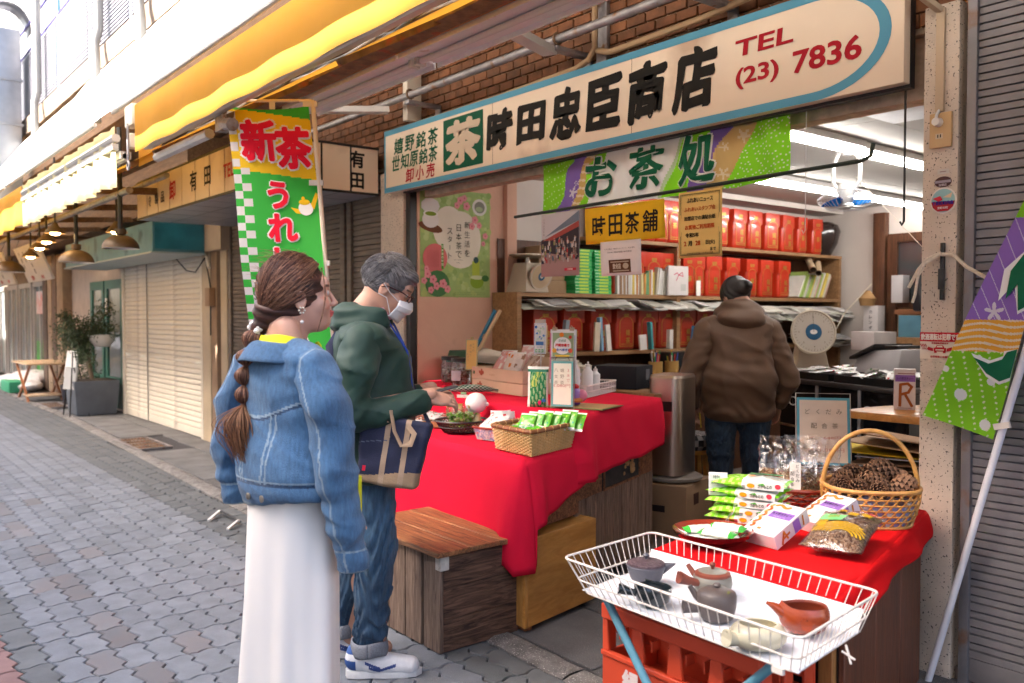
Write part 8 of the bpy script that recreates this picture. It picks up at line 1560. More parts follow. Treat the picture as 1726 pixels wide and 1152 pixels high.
# ================================================================= people: distance fields turned into smooth meshes
def surfnet(fn,lo,hi,h,colfn=None):
    lo,hi=np.array(lo,float),np.array(hi,float); n=np.ceil((hi-lo)/h).astype(int)+1
    ax_=[lo[i]+h*np.arange(n[i]) for i in range(3)]; X_,Y_,Z_=np.meshgrid(*ax_,indexing='ij',sparse=False)
    F=fn(X_.astype(np.float32),Y_.astype(np.float32),Z_.astype(np.float32)); s=F < 0
    c=s[:-1,:-1,:-1].astype(np.int8); cnt=np.zeros(c.shape,np.int8)
    for i in (0,1):
        for j in (0,1):
            for k in (0,1): cnt += s[i:n[0]-1+i,j:n[1]-1+j,k:n[2]-1+k]
    act=(cnt > 0) & (cnt < 8); idx=-np.ones(act.shape,np.int64); cells=np.argwhere(act); idx[act]=np.arange(len(cells))
    acc=np.zeros((len(cells),3)); num=np.zeros(len(cells)); C_=cells
    for d in range(3):
        o=[k for k in range(3) if k != d]
        for a in (0,1):
            for b_ in (0,1):
                p=C_.copy(); p[:,o[0]] += a; p[:,o[1]] += b_; q=p.copy(); q[:,d] += 1
                f0=F[p[:,0],p[:,1],p[:,2]]; f1=F[q[:,0],q[:,1],q[:,2]]; m=(f0 < 0) != (f1 < 0); t=np.where(m,f0/(f0-f1+1e-12),0)
                pt=p.astype(float); pt[:,d] += t; acc[m] += pt[m]; num[m] += 1
    V_=lo+h*acc/num[:,None]; quads=[]
    for d in range(3):
        e=np.take(s,range(0,n[d]-1),d) != np.take(s,range(1,n[d]),d); pts=np.argwhere(e); o=[(d+1) % 3,(d+2) % 3]
        ok=np.all([(pts[:,k] > 0) & (pts[:,k] < n[k]-1) for k in o],axis=0); pts=pts[ok]; flip=~s[pts[:,0],pts[:,1],pts[:,2]]
        def g_(a,b_): p=pts.copy(); p[:,o[0]] -= a; p[:,o[1]] -= b_; return idx[p[:,0],p[:,1],p[:,2]]
        Q=np.stack([g_(1,1),g_(0,1),g_(0,0),g_(1,0)],1); Q[flip]=Q[flip][:,::-1]; quads.append(Q)
    Q=np.concatenate(quads); Q=Q[(Q >= 0).all(1)]; return V_,Q
def body_mesh(name,m,parent,fn,lo,hi,h,T=None,colfn=None,smooth_it=1):
    V_,Q=surfnet(fn,lo,hi,h); me=bpy.data.meshes.new(name)
    C=colfn(*V_[Q].mean(1).T) if colfn is not None else None
    if T is not None: M_=np.array(T); V_=V_ @ M_[:3,:3].T+M_[:3,3]
    me.from_pydata(V_.tolist(),[],Q.tolist()); la=me.color_attributes.new('Col','FLOAT_COLOR','CORNER'); arr=np.ones((len(Q)*4,4),np.float32)
    if C is not None: arr[:,:3]=np.repeat(C.astype(np.float32),4,axis=0)
    la.data.foreach_set('color',arr.ravel())
    if smooth_it:
        bm=bmesh.new(); bm.from_mesh(me)
        for _ in range(smooth_it): bmesh.ops.smooth_vert(bm,verts=bm.verts,factor=.4,use_axis_x=True,use_axis_y=True,use_axis_z=True)
        bm.to_mesh(me); bm.free()
    me.materials.append(m); me.shade_smooth(); ob=bpy.data.objects.new(name,me); COL.objects.link(ob); ob.parent=parent; return ob
def cap(P,a,b,ra,rb,sx=1,sy=1):
    x,y,z=P; ax,ay,az=a; bx_,by_,bz=b; S_=np.array([1/sx,1/sy,1]); px,py,pz=(x-ax)*S_[0],(y-ay)*S_[1],z-az; dx,dy,dz=(bx_-ax)*S_[0],(by_-ay)*S_[1],bz-az
    t=np.clip((px*dx+py*dy+pz*dz)/(dx*dx+dy*dy+dz*dz+1e-9),0,1); return np.sqrt((px-t*dx)**2+(py-t*dy)**2+(pz-t*dz)**2)-(ra+(rb-ra)*t)
def ell(P,c,r):
    x,y,z=P[0]-c[0],P[1]-c[1],P[2]-c[2]; k0=np.sqrt((x/r[0])**2+(y/r[1])**2+(z/r[2])**2); k1=np.sqrt((x/r[0]**2)**2+(y/r[1]**2)**2+(z/r[2]**2)**2)+1e-9; return k0*(k0-1)/k1
def smin(a,b,k): h=np.clip(.5+.5*(b-a)/k,0,1); return b+(a-b)*h-k*h*(1-h)
def U(k,*ds):
    r=ds[0]
    for d in ds[1:]: r=smin(r,d,k)
    return r
def smax(a,b,k): return -smin(-a,-b,k)
def wr(P,f,s=0): x,y,z=P; return np.sin(f*(x*.9+z*1.3)+2.1*np.sin(f*.37*(y+z)+s)+s)*np.sin(f*(y*1.1-z*.8)+1.7*np.sin(f*.41*(x-z)+s*2))
SKIN=mat('skin',(.60,.33,.235),.5,var=.06,vs=12); SKIN.node_tree.nodes['Principled BSDF'].inputs['Subsurface Weight'].default_value=.12; SKIN.node_tree.nodes['Principled BSDF'].inputs['Subsurface Radius'].default_value=(.01,.004,.002)
SKINM=mat('skin_man',(.50,.27,.19),.5,var=.08,vs=14)
def denim(name,c,c2): return mat(name,c,.8,var=.12,vs=22,c2=c2,bump=.6,bs=420,sheen=.15)
def head(root,T,skin,s=1.0,female=True,jaw=1.0):
    def f(x,y,z):
        P=(x,y,z); d=U(.02,ell(P,(0,-.012,.018),(.074,.093,.098)),ell(P,(0,.025,-.045),(.056*jaw,.062,.062)),ell(P,(0,.052,-.078),(.030*jaw,.032,.026)))
        d=U(.012,d,ell(P,(.036,.055,-.025),(.026,.028,.030)),ell(P,(-.036,.055,-.025),(.026,.028,.030)),ell(P,(0,.070,.035),(.05,.018,.028)))
        d=U(.007,d,cap(P,(0,.086,.012),(0,.104,-.022),.006,.0085),ell(P,(.009,.096,-.026),(.009,.010,.007)),ell(P,(-.009,.096,-.026),(.009,.010,.007)))
        for sx in (-1,1): d=smax(d,-ell(P,(sx*.032,.098,.010),(.017,.020,.010)),.008); d=smin(d,ell(P,(sx*.031,.072,.010),(.0125,.012,.0115)),.003)
        d=U(.004,d,ell(P,(0,.089,-.049),(.020,.010,.0052)),ell(P,(0,.086,-.058),(.018,.010,.0058)))
        for sx in (-1,1):
            e=ell(P,(sx*.078,-.008,-.008),(.008,.019,.031)); e=smax(e,-ell(P,(sx*.088,-.002,-.004),(.007,.011,.019)),.004); d=smin(d,e,.006)
        return U(.02,d,cap(P,(0,-.030,-.06),(0,-.045,-.17),.050 if female else .056,.052 if female else .062))
    def col(x,y,z):
        c=np.tile(np.array(skin),(len(x),1)).astype(float); lip=(np.abs(x) < .021) & (y > .080) & (z < -.043) & (z > -.066); c[lip]=(.55,.12,.11) if female else (.42,.18,.14)
        brow=(np.abs(np.abs(x)-.033) < .018) & (y > .070) & (np.abs(z-.030-.1*(.02-np.abs(np.abs(x)-.033))) < .0035); c[brow]=(.10,.06,.045)
        for sx in (-1,1):
            ey=((x-sx*.031)**2+(z-.010)**2*1.9 < .0115**2) & (y > .076); c[ey]=(.62,.58,.55); ir=((x-sx*.030)**2+(z-.009)**2 < .0052**2) & (y > .076); c[ir]=(.03,.015,.01); ln=ey & (z > .0165); c[ln]=(.04,.02,.015)
        ch=(np.abs(np.abs(x)-.040) < .018) & (np.abs(z+.02) < .02) & (y > .05); c[ch] *= (1.05,.92,.90); return c
    sk=mat('face_skin' if female else 'face_skin_man',None,.48,var=.05,vs=14); return body_mesh('head',sk,root,f,(-.1,-.12,-.19),(.1,.13,.13),.0036,T,col,1)
def strands(name,m,root,T,n,path,r,cols,seg=9,sides=4,seed=0):
    rg=random.Random(seed); b=MB()
    for k in range(n):
        pts=path(rg,seg)
        if not pts: continue
        c=random.choice(cols); g_=rg.uniform(.8,1.25); rr_=r*rg.uniform(.6,1.3); b.tube([T @ Vector(q) for q in pts],[rr_*(.55+.45*math.sin(PI*min(1,(i+1)/seg*1.0)))*(1 if i < seg else .3) for i in range(len(pts))],sides,tuple(v*g_ for v in c),cap=False)
    o=b.build(name,m,root,angle=3); return tag(o,kind='stuff')
M_HAIR=mat('hair',None,.42,var=.15,vs=60,spec=.4)
def hand(root,T,m,curl=.9,mirror=1,name='hand'):
    """palm plus five bent fingers; +Y points to the fingertips, thumb towards +X"""
    def f(x,y,z):
        P=(x*mirror,y,z); d=U(.012,ell(P,(0,.045,0),(.040,.048,.016)),cap(P,(0,-.03,0),(0,.02,0),.026,.026,1.1,1))
        for i,(fx,ln) in enumerate(((.028,.070),(.010,.078),(-.009,.073),(-.027,.058))):
            a0,a1=curl*.45,curl*1.15; r=.0088-.0006*i; p0=np.array((fx,.078,0)); p1=p0+ln*.45*np.array((0,math.cos(a0),-math.sin(a0))); p2=p1+ln*.33*np.array((0,math.cos(a1),-math.sin(a1))); p3=p2+ln*.26*np.array((0,math.cos(a1+.4),-math.sin(a1+.4)))
            d=smin(d,np.minimum(np.minimum(cap(P,p0-np.array((0,.02,0)),p1,r*1.1,r),cap(P,p1,p2,r,r*.93)),cap(P,p2,p3,r*.93,r*.8)),.004)
        q0,q1,q2=(.026,.012,-.004),(.052,.048,-.016),(.050,.078,-.030); return smin(d,np.minimum(cap(P,q0,q1,.013,.0105),cap(P,q1,q2,.0105,.0085)),.007)
    return body_mesh(name,m,root,f,(-.09,-.06,-.10),(.09,.17,.04),.0036,T,None,1)
def TT(x,y,z,yaw=0,pitch=0,roll=0): return Matrix.Translation((x,y,z)) @ Matrix.Rotation(yaw,4,'Z') @ Matrix.Rotation(pitch,4,'X') @ Matrix.Rotation(roll,4,'Y')
# ----------------------------------------------------------------- woman in the denim jacket
w=thing('person','woman with a long brown braid in a blue denim jacket and long white skirt','person',(-2.45,1.115,0),R(9),local=True)
M_DEN=mat('light_denim',None,.82,var=.22,vs=48,sc=(2.2,2.2,.6),bump=.9,bs=300,sheen=.2)
DC=np.array((.060,.155,.30)); DCL=np.array((.19,.32,.48)); DCD=np.array((.025,.070,.16))
def dcol(x,y,z,extra):
    k=np.clip(.47+.10*np.sin(x*9+2*np.sin(z*7)+y*5)+.06*np.sin(z*31+4*np.sin(x*13+y*9)),0,1)[:,None]; c=DCD+(DC-DCD)*np.minimum(1,k*2)+(DCL-DC)*np.maximum(0,k*2-1)*.55
    for (m_,v) in extra: c=np.where(m_[:,None],v,c)
    return c
def body_w(x,y,z):
    P=(x,y,z); return U(.03,cap(P,(0,-.03,1.38),(0,-.02,1.22),.045,.075,1.3,1),cap(P,(-.13,-.02,1.265),(.13,-.02,1.265),.036,.036),cap(P,(0,-.01,1.2),(0,0,.98),.09,.09,1.25,.9),cap(P,(0,0,.95),(0,0,.82),.08,.085,1.1,.9),
        cap(P,(.045,0,.80),(.06,.0,.08),.05,.036),cap(P,(-.055,0,.80),(-.07,0,.08),.05,.036),cap(P,(.06,-.02,.045),(.07,.13,.03),.035,.028),cap(P,(-.07,-.02,.045),(-.08,.13,.03),.035,.028),
        cap(P,(.12,-.02,1.24),(.19,-.01,1.0),.026,.028),cap(P,(.19,-.01,1.0),(.12,.10,.96),.030,.026),cap(P,(-.13,-.02,1.25),(-.19,-.03,1.0),.034,.030),cap(P,(-.19,-.03,1.0),(-.12,.10,.96),.030,.026))
body_mesh('body',SKIN,w,body_w,(-.3,-.2,-.0),(.3,.22,1.42),.011)
def jk(x,y,z):
    P=(x,y,z); d=U(.05,cap(P,(-.115,-.025,1.265),(.115,-.025,1.265),.072,.072,1,1.05),cap(P,(0,-.01,1.20),(0,.0,.95),.150,.165,1.12,.80),cap(P,(0,-.0,.95),(0,.01,.885),.165,.168,1.14,.86))
    d=smax(d,.862+.02*np.sin(x*9)-z,.012); d=d-.0035*np.exp(-((z-.905)/.020)**2)*1.4+.0028*np.exp(-((z-.93)/.005)**2)
    d += .006*wr(P,15,1)+.0035*wr(P,38,2)-.006*(1-np.abs(wr(P,11,4)))**6; sx_=np.abs(x); yoke=1.145-.03*np.cos(x*14); d += .003*np.exp(-((z-yoke)/.004)**2)*(y < .05)
    for s_ in (.062,): d += .0028*np.exp(-((sx_-s_-.10*(z-1.0))/.0045)**2)*(y < 0)*(z < yoke)*(z > .93)
    d=smax(d,-(ell(P,(0,.17,1.16),(.035,.09,.34))),.02); return d
def jcol(x,y,z):
    sx_=np.abs(x); yoke=1.145-.03*np.cos(x*14); st=np.array((.26,.36,.46)); dk=DCD*.8
    return dcol(x,y,z,[((np.abs(z-yoke-.008) < .0035) & (y < .05),st),((np.abs(z-yoke) < .004) & (y < .05),dk),((np.abs(z-.930) < .004),dk),((np.abs(z-.938) < .003),st),((z < .868),st*.8),((np.abs(sx_-.062-.10*(z-1.0)-.008) < .0035) & (y < 0) & (z < yoke) & (z > .93),st),((np.abs(sx_-.062-.10*(z-1.0)+.008) < .0035) & (y < 0) & (z < yoke) & (z > .93),st),
        ((np.abs(sx_-.10-.02*np.sin(z*9)) < .0035) & (y > .06),st),((np.abs(z-1.16) < .004) & (y > .06) & (sx_ > .06) & (sx_ < .15),st),((np.abs(z-1.115) < .0035) & (y > .06) & (sx_ > .06) & (sx_ < .15),st)])
body_mesh('jacket',M_DEN,w,jk,(-.24,-.2,.83),(.24,.22,1.36),.0052,None,jcol,1)
def slv(sx,pts,z0):
    def f(x,y,z):
        P=(x*sx,y,z); d=9
        for (a,ra),(b_,rb) in zip(pts[:-1],pts[1:]): d=smin(d,cap(P,a,b_,ra,rb,1,1.15),.03) if not isinstance(d,int) else cap(P,a,b_,ra,rb,1,1.15)
        e=pts[-1][0]; d += .0042*wr(P,30,4)+.0050*wr(P,15,5)-.006*(1-np.abs(wr(P,13,7)))**6-.003*np.exp(-((z-e[2]-.02)/.022)**2)+.003*np.exp(-((z-e[2]-.055)/.004)**2); return smax(d,e[2]-.012-z,.006)
    e=pts[-1][0]
    def c(x,y,z): st=np.array((.26,.36,.46)); xs=x*sx; return dcol(x,y,z,[((np.abs(z-e[2]-.055) < .004),st),((np.abs(xs-np.interp(-z,[-p[0][2] for p in pts],[p[0][0] for p in pts])-.02) < .003) & (y < e[1]+.2),st*.9),((z < e[2]-.006),st*.8)])
    xs=[p[0][0] for p in pts]; ys=[p[0][1] for p in pts]; lo=(min(xs)-.1,min(ys)-.1,e[2]-.05); hi=(max(xs)+.1,max(ys)+.1,1.36)
    if sx < 0: lo,hi=(-hi[0],lo[1],lo[2]),(-lo[0],hi[1],hi[2])
    return body_mesh('sleeve',M_DEN,w,f,lo,hi,.0055,None,c,1)
slv(1,[((.145,-.02,1.265),.058),((.195,-.01,1.16),.058),((.222,-.005,.95),.050),((.225,.03,.80),.045),((.222,.055,.685),.040)],0)
slv(-1,[((.150,-.03,1.265),.060),((.225,-.05,1.14),.056),((.258,-.055,1.01),.050),((.25,-.045,.90),.044),((.245,-.045,.835),.041)],0)
# collar, cuffs buttons, yellow scarf
b=MB(); b.grid(lambda u,v: ((.085+.045*v)*math.sin(2*PI*(u-.5)*.80),-.045-(.070+.045*v)*math.cos(2*PI*(u-.5)*.80)*1.0,1.345-.055*v**1.4-.02*abs(u-.5)*2-.0*v),40,8,tuple(DC*.85)); b.build('collar',M_DEN,w,solid=.006)
M_SCF=mat('yellow_scarf',(.72,.66,.01),.7,var=.08,vs=20); b=MB(); b.grid(lambda u,v: ((.068+.030*v)*math.sin(2*PI*(u-.5)*.98),-.03-(.062+.02*v)*math.cos(2*PI*(u-.5)*.98)+.03*v*(abs(u-.5) > .3),1.362-.045*v+.002*math.sin(u*23)-.05*(abs(u-.5)*2)**3),48,8); b.build('scarf',M_SCF,w,solid=.004)
b=MB(); b.grid(lambda u,v: (.045-.09*u*(1-v),.07+.045*v,1.33-.11*v+.01*math.sin(u*9)),8,6); b.build('scarf_end',M_SCF,w,solid=.004)
b=MB(); b.grid(lambda u,v: (.12+.03*math.sin(u*5),.13+.03*u,.93-.14*v),5,6); b.build('shirt_tail',M_SCF,w,solid=.006)
M_BTN=mat('metal_button',(.45,.40,.34),.3,metal=.9)
for (x,y,z) in ((.065,-.148,.893),(.0,-.152,.893),(-.26,-.09,.85)): b=MB(); b.lathe([(0,0),(.010,0),(.011,.003),(.006,.005),(0,.004)],(0,0,0),14); place(b,Matrix.Translation((x,y,z)) @ Matrix.Rotation(R(90),4,'X')); b.build('button',M_BTN,w)
# skirt: long flared loft with soft folds
M_SK=mat('ivory_skirt',(.84,.79,.75),.75,var=.02,vs=3,sheen=.2)
def sk(u,v):
    a=2*PI*u; z=.93-.80*v; r=.146+.016*v+.006*max(0,v-.55); f=v**.9; fo=.016*math.sin(a*3+.6+.8*v)+.009*math.sin(a*7+2*v)+.003*math.sin(a*14+1)
    return ((r*.98+fo*f)*math.cos(a)*1.02-.012,(r*.86+fo*f)*math.sin(a)+.01-.02*v,z+.01*math.sin(a*3)*v)
b=MB(); b.grid(sk,150,40); b.build('skirt',M_SK,w,angle=2,weld=True,solid=.003)
for s_ in (-1,1): b=MB(); b.tube([(s_*.065,-.06,.035),(s_*.065,0,.04),(s_*.07,.08,.035),(s_*.075,.15,.022)],[.030,.040,.042,.022],14,flat=.75); b.build('shoe',M_WHITEP,w)
HT=TT(.0,.030,1.475,R(-29),R(3)); head(w,HT,(.62,.345,.255))
def hf(x,y,z):
    P=(x,y,z); d=U(.02,ell(P,(0,-.026,.026),(.086,.104,.106)),ell(P,(0,-.085,-.035),(.060,.055,.060)),cap(P,(.0,-.10,-.06),(.0,-.128,-.085),.040,.024))
    d=smax(d,-ell(P,(0,.118,-.022),(.078,.070,.088)),.012); d=smax(d,-ell(P,(.075,.045,-.075),(.035,.055,.060)),.01); d=smax(d,-ell(P,(-.075,.045,-.075),(.035,.055,.06)),.01)
    d=smax(d,-ell(P,(.088,.0,-.035),(.020,.022,.028)),.008); return d+.0022*np.sin(70*x+26*np.sin(9*z)+40*y)+.002*np.sin(110*z+30*y)
HB=[(.09,.036,.022),(.20,.085,.05),(.07,.028,.02),(.38,.19,.11),(.14,.056,.034),(.28,.13,.075)]
body_mesh('hair',M_HAIR,w,hf,(-.11,-.17,-.14),(.11,.11,.15),.0045,HT,lambda x,y,z: np.array((.06,.026,.02))*(1+.5*np.sin(60*x+20*np.sin(9*z)+30*y))[:,None],1)
tie=Vector((0,-.132,-.088))
def hs(rg,seg):
    az=rg.uniform(-1,1); s_=math.copysign(1,az); A=abs(az)**.9*R(165); el=R(rg.uniform(-12,88)) if rg.random() < .8 else R(rg.uniform(25,60)); d0=Vector((math.sin(A)*math.cos(el)*s_,math.cos(A)*math.cos(el),math.sin(el)))
    if d0.y > .55 and el < R(50): d0.z=math.sin(R(55)); d0.normalize()
    d1=Vector((s_*.25,-.93,-.50+rg.uniform(-.25,.25))).normalized(); out=[]; bow=rg.uniform(-.10,.25); w0=rg.uniform(.0,.008)
    for i in range(seg+1):
        t=i/seg; d=d0.lerp(d1,t)+Vector((s_*.35*math.sin(PI*t)*max(.3,1-abs(d0.x)),0,-bow*math.sin(PI*t)*.4)); d.normalize(); q=Vector((d.x*(.088+w0),-.026+d.y*(.107+w0),.026+d.z*(.109+w0)))
        if t > .72: q=q.lerp(tie+Vector((rg.uniform(-.01,.01),.01,rg.uniform(-.01,.01))),(t-.72)/.28)
        out.append(q)
    return out
strands('hair_strands',M_HAIR,w,HT,1900,hs,.0012,HB,10,3,1)
def lock(x0,dx): return lambda rg,seg: [Vector((x0+dx*t+rg.uniform(-.004,.004)*.5+.004*math.sin(t*4+x0*90),.062+.014*math.sin(PI*t*1.1)-.02*t+rg.uniform(-.001,.001),.085-.19*t)) for t in [i/seg for i in range(seg+1)]]
strands('front_lock',M_HAIR,w,HT,46,lock(.058,.012),.0016,HB,10,4,2); strands('front_lock',M_HAIR,w,HT,30,lock(-.058,-.012),.0016,HB,10,4,3)
def fly(rg,seg): A=rg.uniform(0,2*PI); e=rg.uniform(.2,1.3); d=Vector((math.cos(A)*math.cos(e),math.sin(A)*math.cos(e),math.sin(e))); p=Vector((d.x*.09,-.026+d.y*.108,.026+d.z*.112)); q=Vector((rg.gauss(0,.02),rg.gauss(-.02,.02),rg.uniform(0,.012))); return [p,p+q*.5+d*.007,p+q+d*.006]
strands('flyaway_hair',M_HAIR,w,HT,160,fly,.0005,HB[3:4]+HB[5:],3,3,4)
# bubble braid down the back
BT0=HT @ tie; Br=[BT0+Vector((0,-.006,-.004)),BT0+Vector((-.004,-.028,-.060)),BT0+Vector((-.006,-.036,-.112)),BT0+Vector((-.008,-.040,-.170)),BT0+Vector((-.010,-.042,-.225))]
for k in range(4):
    a,c=Br[k],Br[k+1]; rmax=(.026,.029,.027,.024)[k]
    b=MB(); n_=10; b.tube([a.lerp(c,i/n_) for i in range(n_+1)],[.006+(rmax-.004)*math.sin(PI*i/n_)**.8 for i in range(n_+1)],16,HB[0]); b.build('braid_core',M_HAIR,w)
    def bp(rg,seg,a=a,c=c,rmax=rmax): A=rg.uniform(0,2*PI); tw=rg.uniform(-.5,.5); r0=rmax*rg.uniform(.96,1.06); d=(c-a).normalized(); u=d.orthogonal().normalized(); v=d.cross(u); return [a.lerp(c,t)+(u*math.cos(A+tw*t)+v*math.sin(A+tw*t))*(.006+(r0-.003)*math.sin(PI*t)**.75) for t in [i/seg for i in range(seg+1)]]
    strands('braid_hair',M_HAIR,w,Matrix.Identity(4),150,bp,.0011,HB,8,4,10+k)
    b=MB(); b.tube([c+Vector((.0075*math.cos(q),.0075*math.sin(q),0)) for q in [2*PI*i/12 for i in range(12)]],.0025,6,(.25,.13,.09),closed=True); b.build('hair_band',M_HAIR,w)
def tail(rg,seg): A=rg.uniform(0,2*PI); r0=abs(rg.gauss(0,.022))+.004; L_=rg.uniform(.10,.185); sw=rg.gauss(-.03,.022); return [Br[4]+Vector((math.cos(A)*r0*math.sin(PI*min(.75,t))*1.3+.02*t*t+rg.uniform(-.001,.001),math.sin(A)*r0*math.sin(PI*min(.7,t))*1.2+sw*t*(1-t)*2.2,-L_*t)) for t in [i/seg for i in range(seg+1)]]
strands('braid_tail',M_HAIR,w,Matrix.Identity(4),520,tail,.0011,[(.20,.08,.035),(.30,.13,.06),(.13,.05,.025),(.36,.17,.085)],8,4,20)
b=MB(); rg=random.Random(6)
for k in range(30): a=2*PI*k/30; q=BT0+Vector((.020*math.cos(a),.004*math.sin(a*2),.020*math.sin(a)*.8+.0)); b.lathe([(0,-.009),(.008,-.004),(.009,.002),(.005,.008),(0,.009)],(q.x+rg.uniform(-.004,.004),q.y-.006+rg.uniform(-.006,.006),0),8,(.76,.73,.68)); n0=len(b.v)-40; b.v[n0:]=[(v[0],v[1],v[2]+q.z) for v in b.v[n0:]]
b.build('scrunchie',PLAST,w)
for s_ in (1,-1):
    b=MB(); E0=HT @ Vector((s_*.088,-.006,-.040))
    for k in range(6): b.lathe([(0,-.004),(.0042,0),(0,.004)],(E0.x+.007*math.cos(k*1.047)*.3,E0.y+.0085*math.cos(k*1.047),0),8,(.75,.70,.6)); n0=len(b.v)-24; b.v[n0:]=[(v[0],v[1],v[2]+E0.z+.0085*math.sin(k*1.047)) for v in b.v[n0:]]
    b.build('earring',mat('pearl',None,.15,var=0,coat=.8),w); b=MB(); b.lathe([(0,-.006),(.0042,-.0042),(.006,0),(.0042,.0042),(0,.006)],(E0.x,E0.y,0),12,(.8,.76,.7)); b.v=[(v[0],v[1],v[2]+E0.z-.034) for v in b.v]; b.build('pearl_drop',MATS['pearl'],w)
# ----------------------------------------------------------------- man in the green jacket
m_=thing('person','grey haired man with glasses, white mask, dark green jacket and jeans looking at his hands','person',(-3.05,1.72,0),R(-34),local=True)
M_GRN=mat('green_jacket_cloth',(.007,.036,.025),.62,var=.10,vs=14,bump=.25,bs=300,sheen=.1)
def body_m(x,y,z):
    P=(x,y,z); return U(.03,cap(P,(0,.02,1.40),(0,-.01,1.28),.05,.08,1.3,1),cap(P,(-.15,-.01,1.30),(.15,-.01,1.30),.055,.055),cap(P,(0,-.02,1.2),(0,-.01,.95),.12,.12,1.2,.95),cap(P,(0,0,.92),(0,0,.85),.13,.13,1.15,.95),
        cap(P,(.09,.0,.82),(.095,.02,.10),.085,.045),cap(P,(-.09,-.02,.82),(-.10,-.09,.10),.085,.045),cap(P,(.095,-.0,.05),(.10,.15,.03),.035,.03),cap(P,(-.10,-.1,.05),(-.11,.05,.03),.035,.03),
        cap(P,(.18,-.02,1.28),(.215,-.05,1.05),.05,.042),cap(P,(.215,-.05,1.05),(.155,.245,1.115),.042,.027),cap(P,(-.18,-.02,1.28),(-.215,-.02,1.05),.05,.042),cap(P,(-.215,-.02,1.05),(-.08,.245,1.12),.042,.027))
body_mesh('body',SKINM,m_,body_m,(-.32,-.22,0),(.32,.30,1.46),.011)
def jm(x,y,z):
    P=(x,y,z); d=U(.05,cap(P,(-.14,-.02,1.315),(.14,-.02,1.315),.082,.082,1,1.1),cap(P,(0,-.03,1.24),(0,-.02,1.0),.155,.165,1.18,.95),cap(P,(0,-.015,1.0),(0,.0,.80),.165,.172,1.16,.95),cap(P,(0,-.055,1.40),(0,-.03,1.36),.070,.09,1.3,1),cap(P,(0,.07,1.24),(0,.09,1.05),.09,.09,1.4,1))
    d=smax(d,.775-z,.012); d=smax(d,-cap(P,(0,.035,1.48),(0,.0,1.36),.078,.055),.015); d += .0075*wr(P,13,3)+.003*wr(P,31,1)-.007*(1-np.abs(wr(P,9,2)))**6-.003*np.exp(-((z-.80)/.02)**2)+.003*np.exp(-(x/.004)**2)*(y > .05); return d+.003*np.exp(-((z-1.20+.0*x)/.005)**2)*(y < -.05)
body_mesh('jacket',M_GRN,m_,jm,(-.28,-.24,.75),(.28,.24,1.50),.0072)
def sm(sx,pts):
    def f(x,y,z):
        P=(x*sx,y,z); d=None
        for (a,ra),(b_,rb) in zip(pts[:-1],pts[1:]): e=cap(P,a,b_,ra,rb); d=e if d is None else smin(d,e,.02)
        el_=np.exp(-(((x*sx-pts[2][0][0])**2+(y-pts[2][0][1])**2+(z-pts[2][0][2])**2)/.10**2)); return d+.005*wr(P,20,2)-.006*(1-np.abs(wr(P,12,8)))**6+.006*np.sin(85*(y-z)+2*np.sin(30*x))*el_*.6+.0022*wr(P,45,6)
    xs=[p[0][0] for p in pts]; lo=(min(xs)-.09,-.17,.94); hi=(max(xs)+.09,.29,1.43)
    if sx < 0: lo,hi=(-hi[0],lo[1],lo[2]),(-lo[0],hi[1],hi[2])
    body_mesh('sleeve',M_GRN,m_,f,lo,hi,.0068)
sm(1,[((.155,-.02,1.315),.078),((.215,-.04,1.21),.075),((.235,-.055,1.045),.064),((.205,.08,1.05),.056),((.165,.205,1.09),.046)]); sm(-1,[((.155,-.02,1.315),.078),((.215,-.02,1.21),.072),((.225,-.02,1.05),.062),((.16,.10,1.06),.055),((.10,.20,1.09),.044)])
def hood(x,y,z): P=(x,y,z); d=U(.03,ell(P,(0,-.072,1.40),(.118,.085,.082)),ell(P,(.085,.0,1.40),(.045,.085,.055)),ell(P,(-.085,.0,1.40),(.045,.085,.055))); d=smax(d,-ell(P,(0,.03,1.48),(.07,.09,.10)),.015); return d+.005*wr(P,30,5)+.003*np.sin(90*z)
body_mesh('hood',M_GRN,m_,hood,(-.17,-.2,1.24),(.17,.1,1.47),.0065)
# jeans with creases and turn-ups
M_JN=mat('blue_jeans',None,.8,var=.35,vs=36,sc=(2.5,2.5,.5),bump=.9,bs=300,sheen=.1)
def jeans(name,root,mm,hip,legs,lo,hi,c0,c1,cuff=None,h=.0062,crease=1.5):
    def f(x,y,z):
        P=(x,y,z); d=hip(P)
        for L_ in legs:
            q=None
            for (a,ra),(b_,rb) in zip(L_[:-1],L_[1:]): e=cap(P,a,b_,ra,rb,1,1.12); q=e if q is None else smin(q,e,.02)
            d=smin(d,q,.02)
        g_=np.clip((.86-z)/.2,0,1); d += crease*(.0055*np.sin(62*z+14*np.sin(22*y+9*x)+5*x)*np.exp(-((z-.50)/.17)**2)+.0052*np.sin(80*z+10*np.sin(30*x+20*y))*np.exp(-((z-.20)/.09)**2)+.003*wr(P,24,3)); return smax(d,legs[0][-1][0][2]-.01-z,.006)
    def c(x,y,z): k=np.clip(.22+.10*np.sin(z*62+14*np.sin(22*y+9*x))*np.exp(-((z-.45)/.25)**2)+.40*np.exp(-((z-.58)/.16)**2),0,1)[:,None]; r=c0+(c1-c0)*k; return r
    return body_mesh(name,mm,root,f,lo,hi,h,None,c,1)
JL=[[((.09,.0,.84),.095),((.098,.025,.50),.070),((.10,.0,.14),.056)],[((-.09,-.02,.84),.095),((-.10,-.045,.50),.070),((-.105,-.135,.14),.056)]]
jeans('jeans',m_,M_JN,lambda P: U(.04,ell(P,(0,-.02,.86),(.17,.125,.13)),ell(P,(.08,-.08,.86),(.075,.07,.09)),ell(P,(-.08,-.08,.86),(.075,.07,.09))),JL,(-.24,-.24,.10),(.24,.19,.98),np.array((.012,.036,.080)),np.array((.075,.17,.28)))
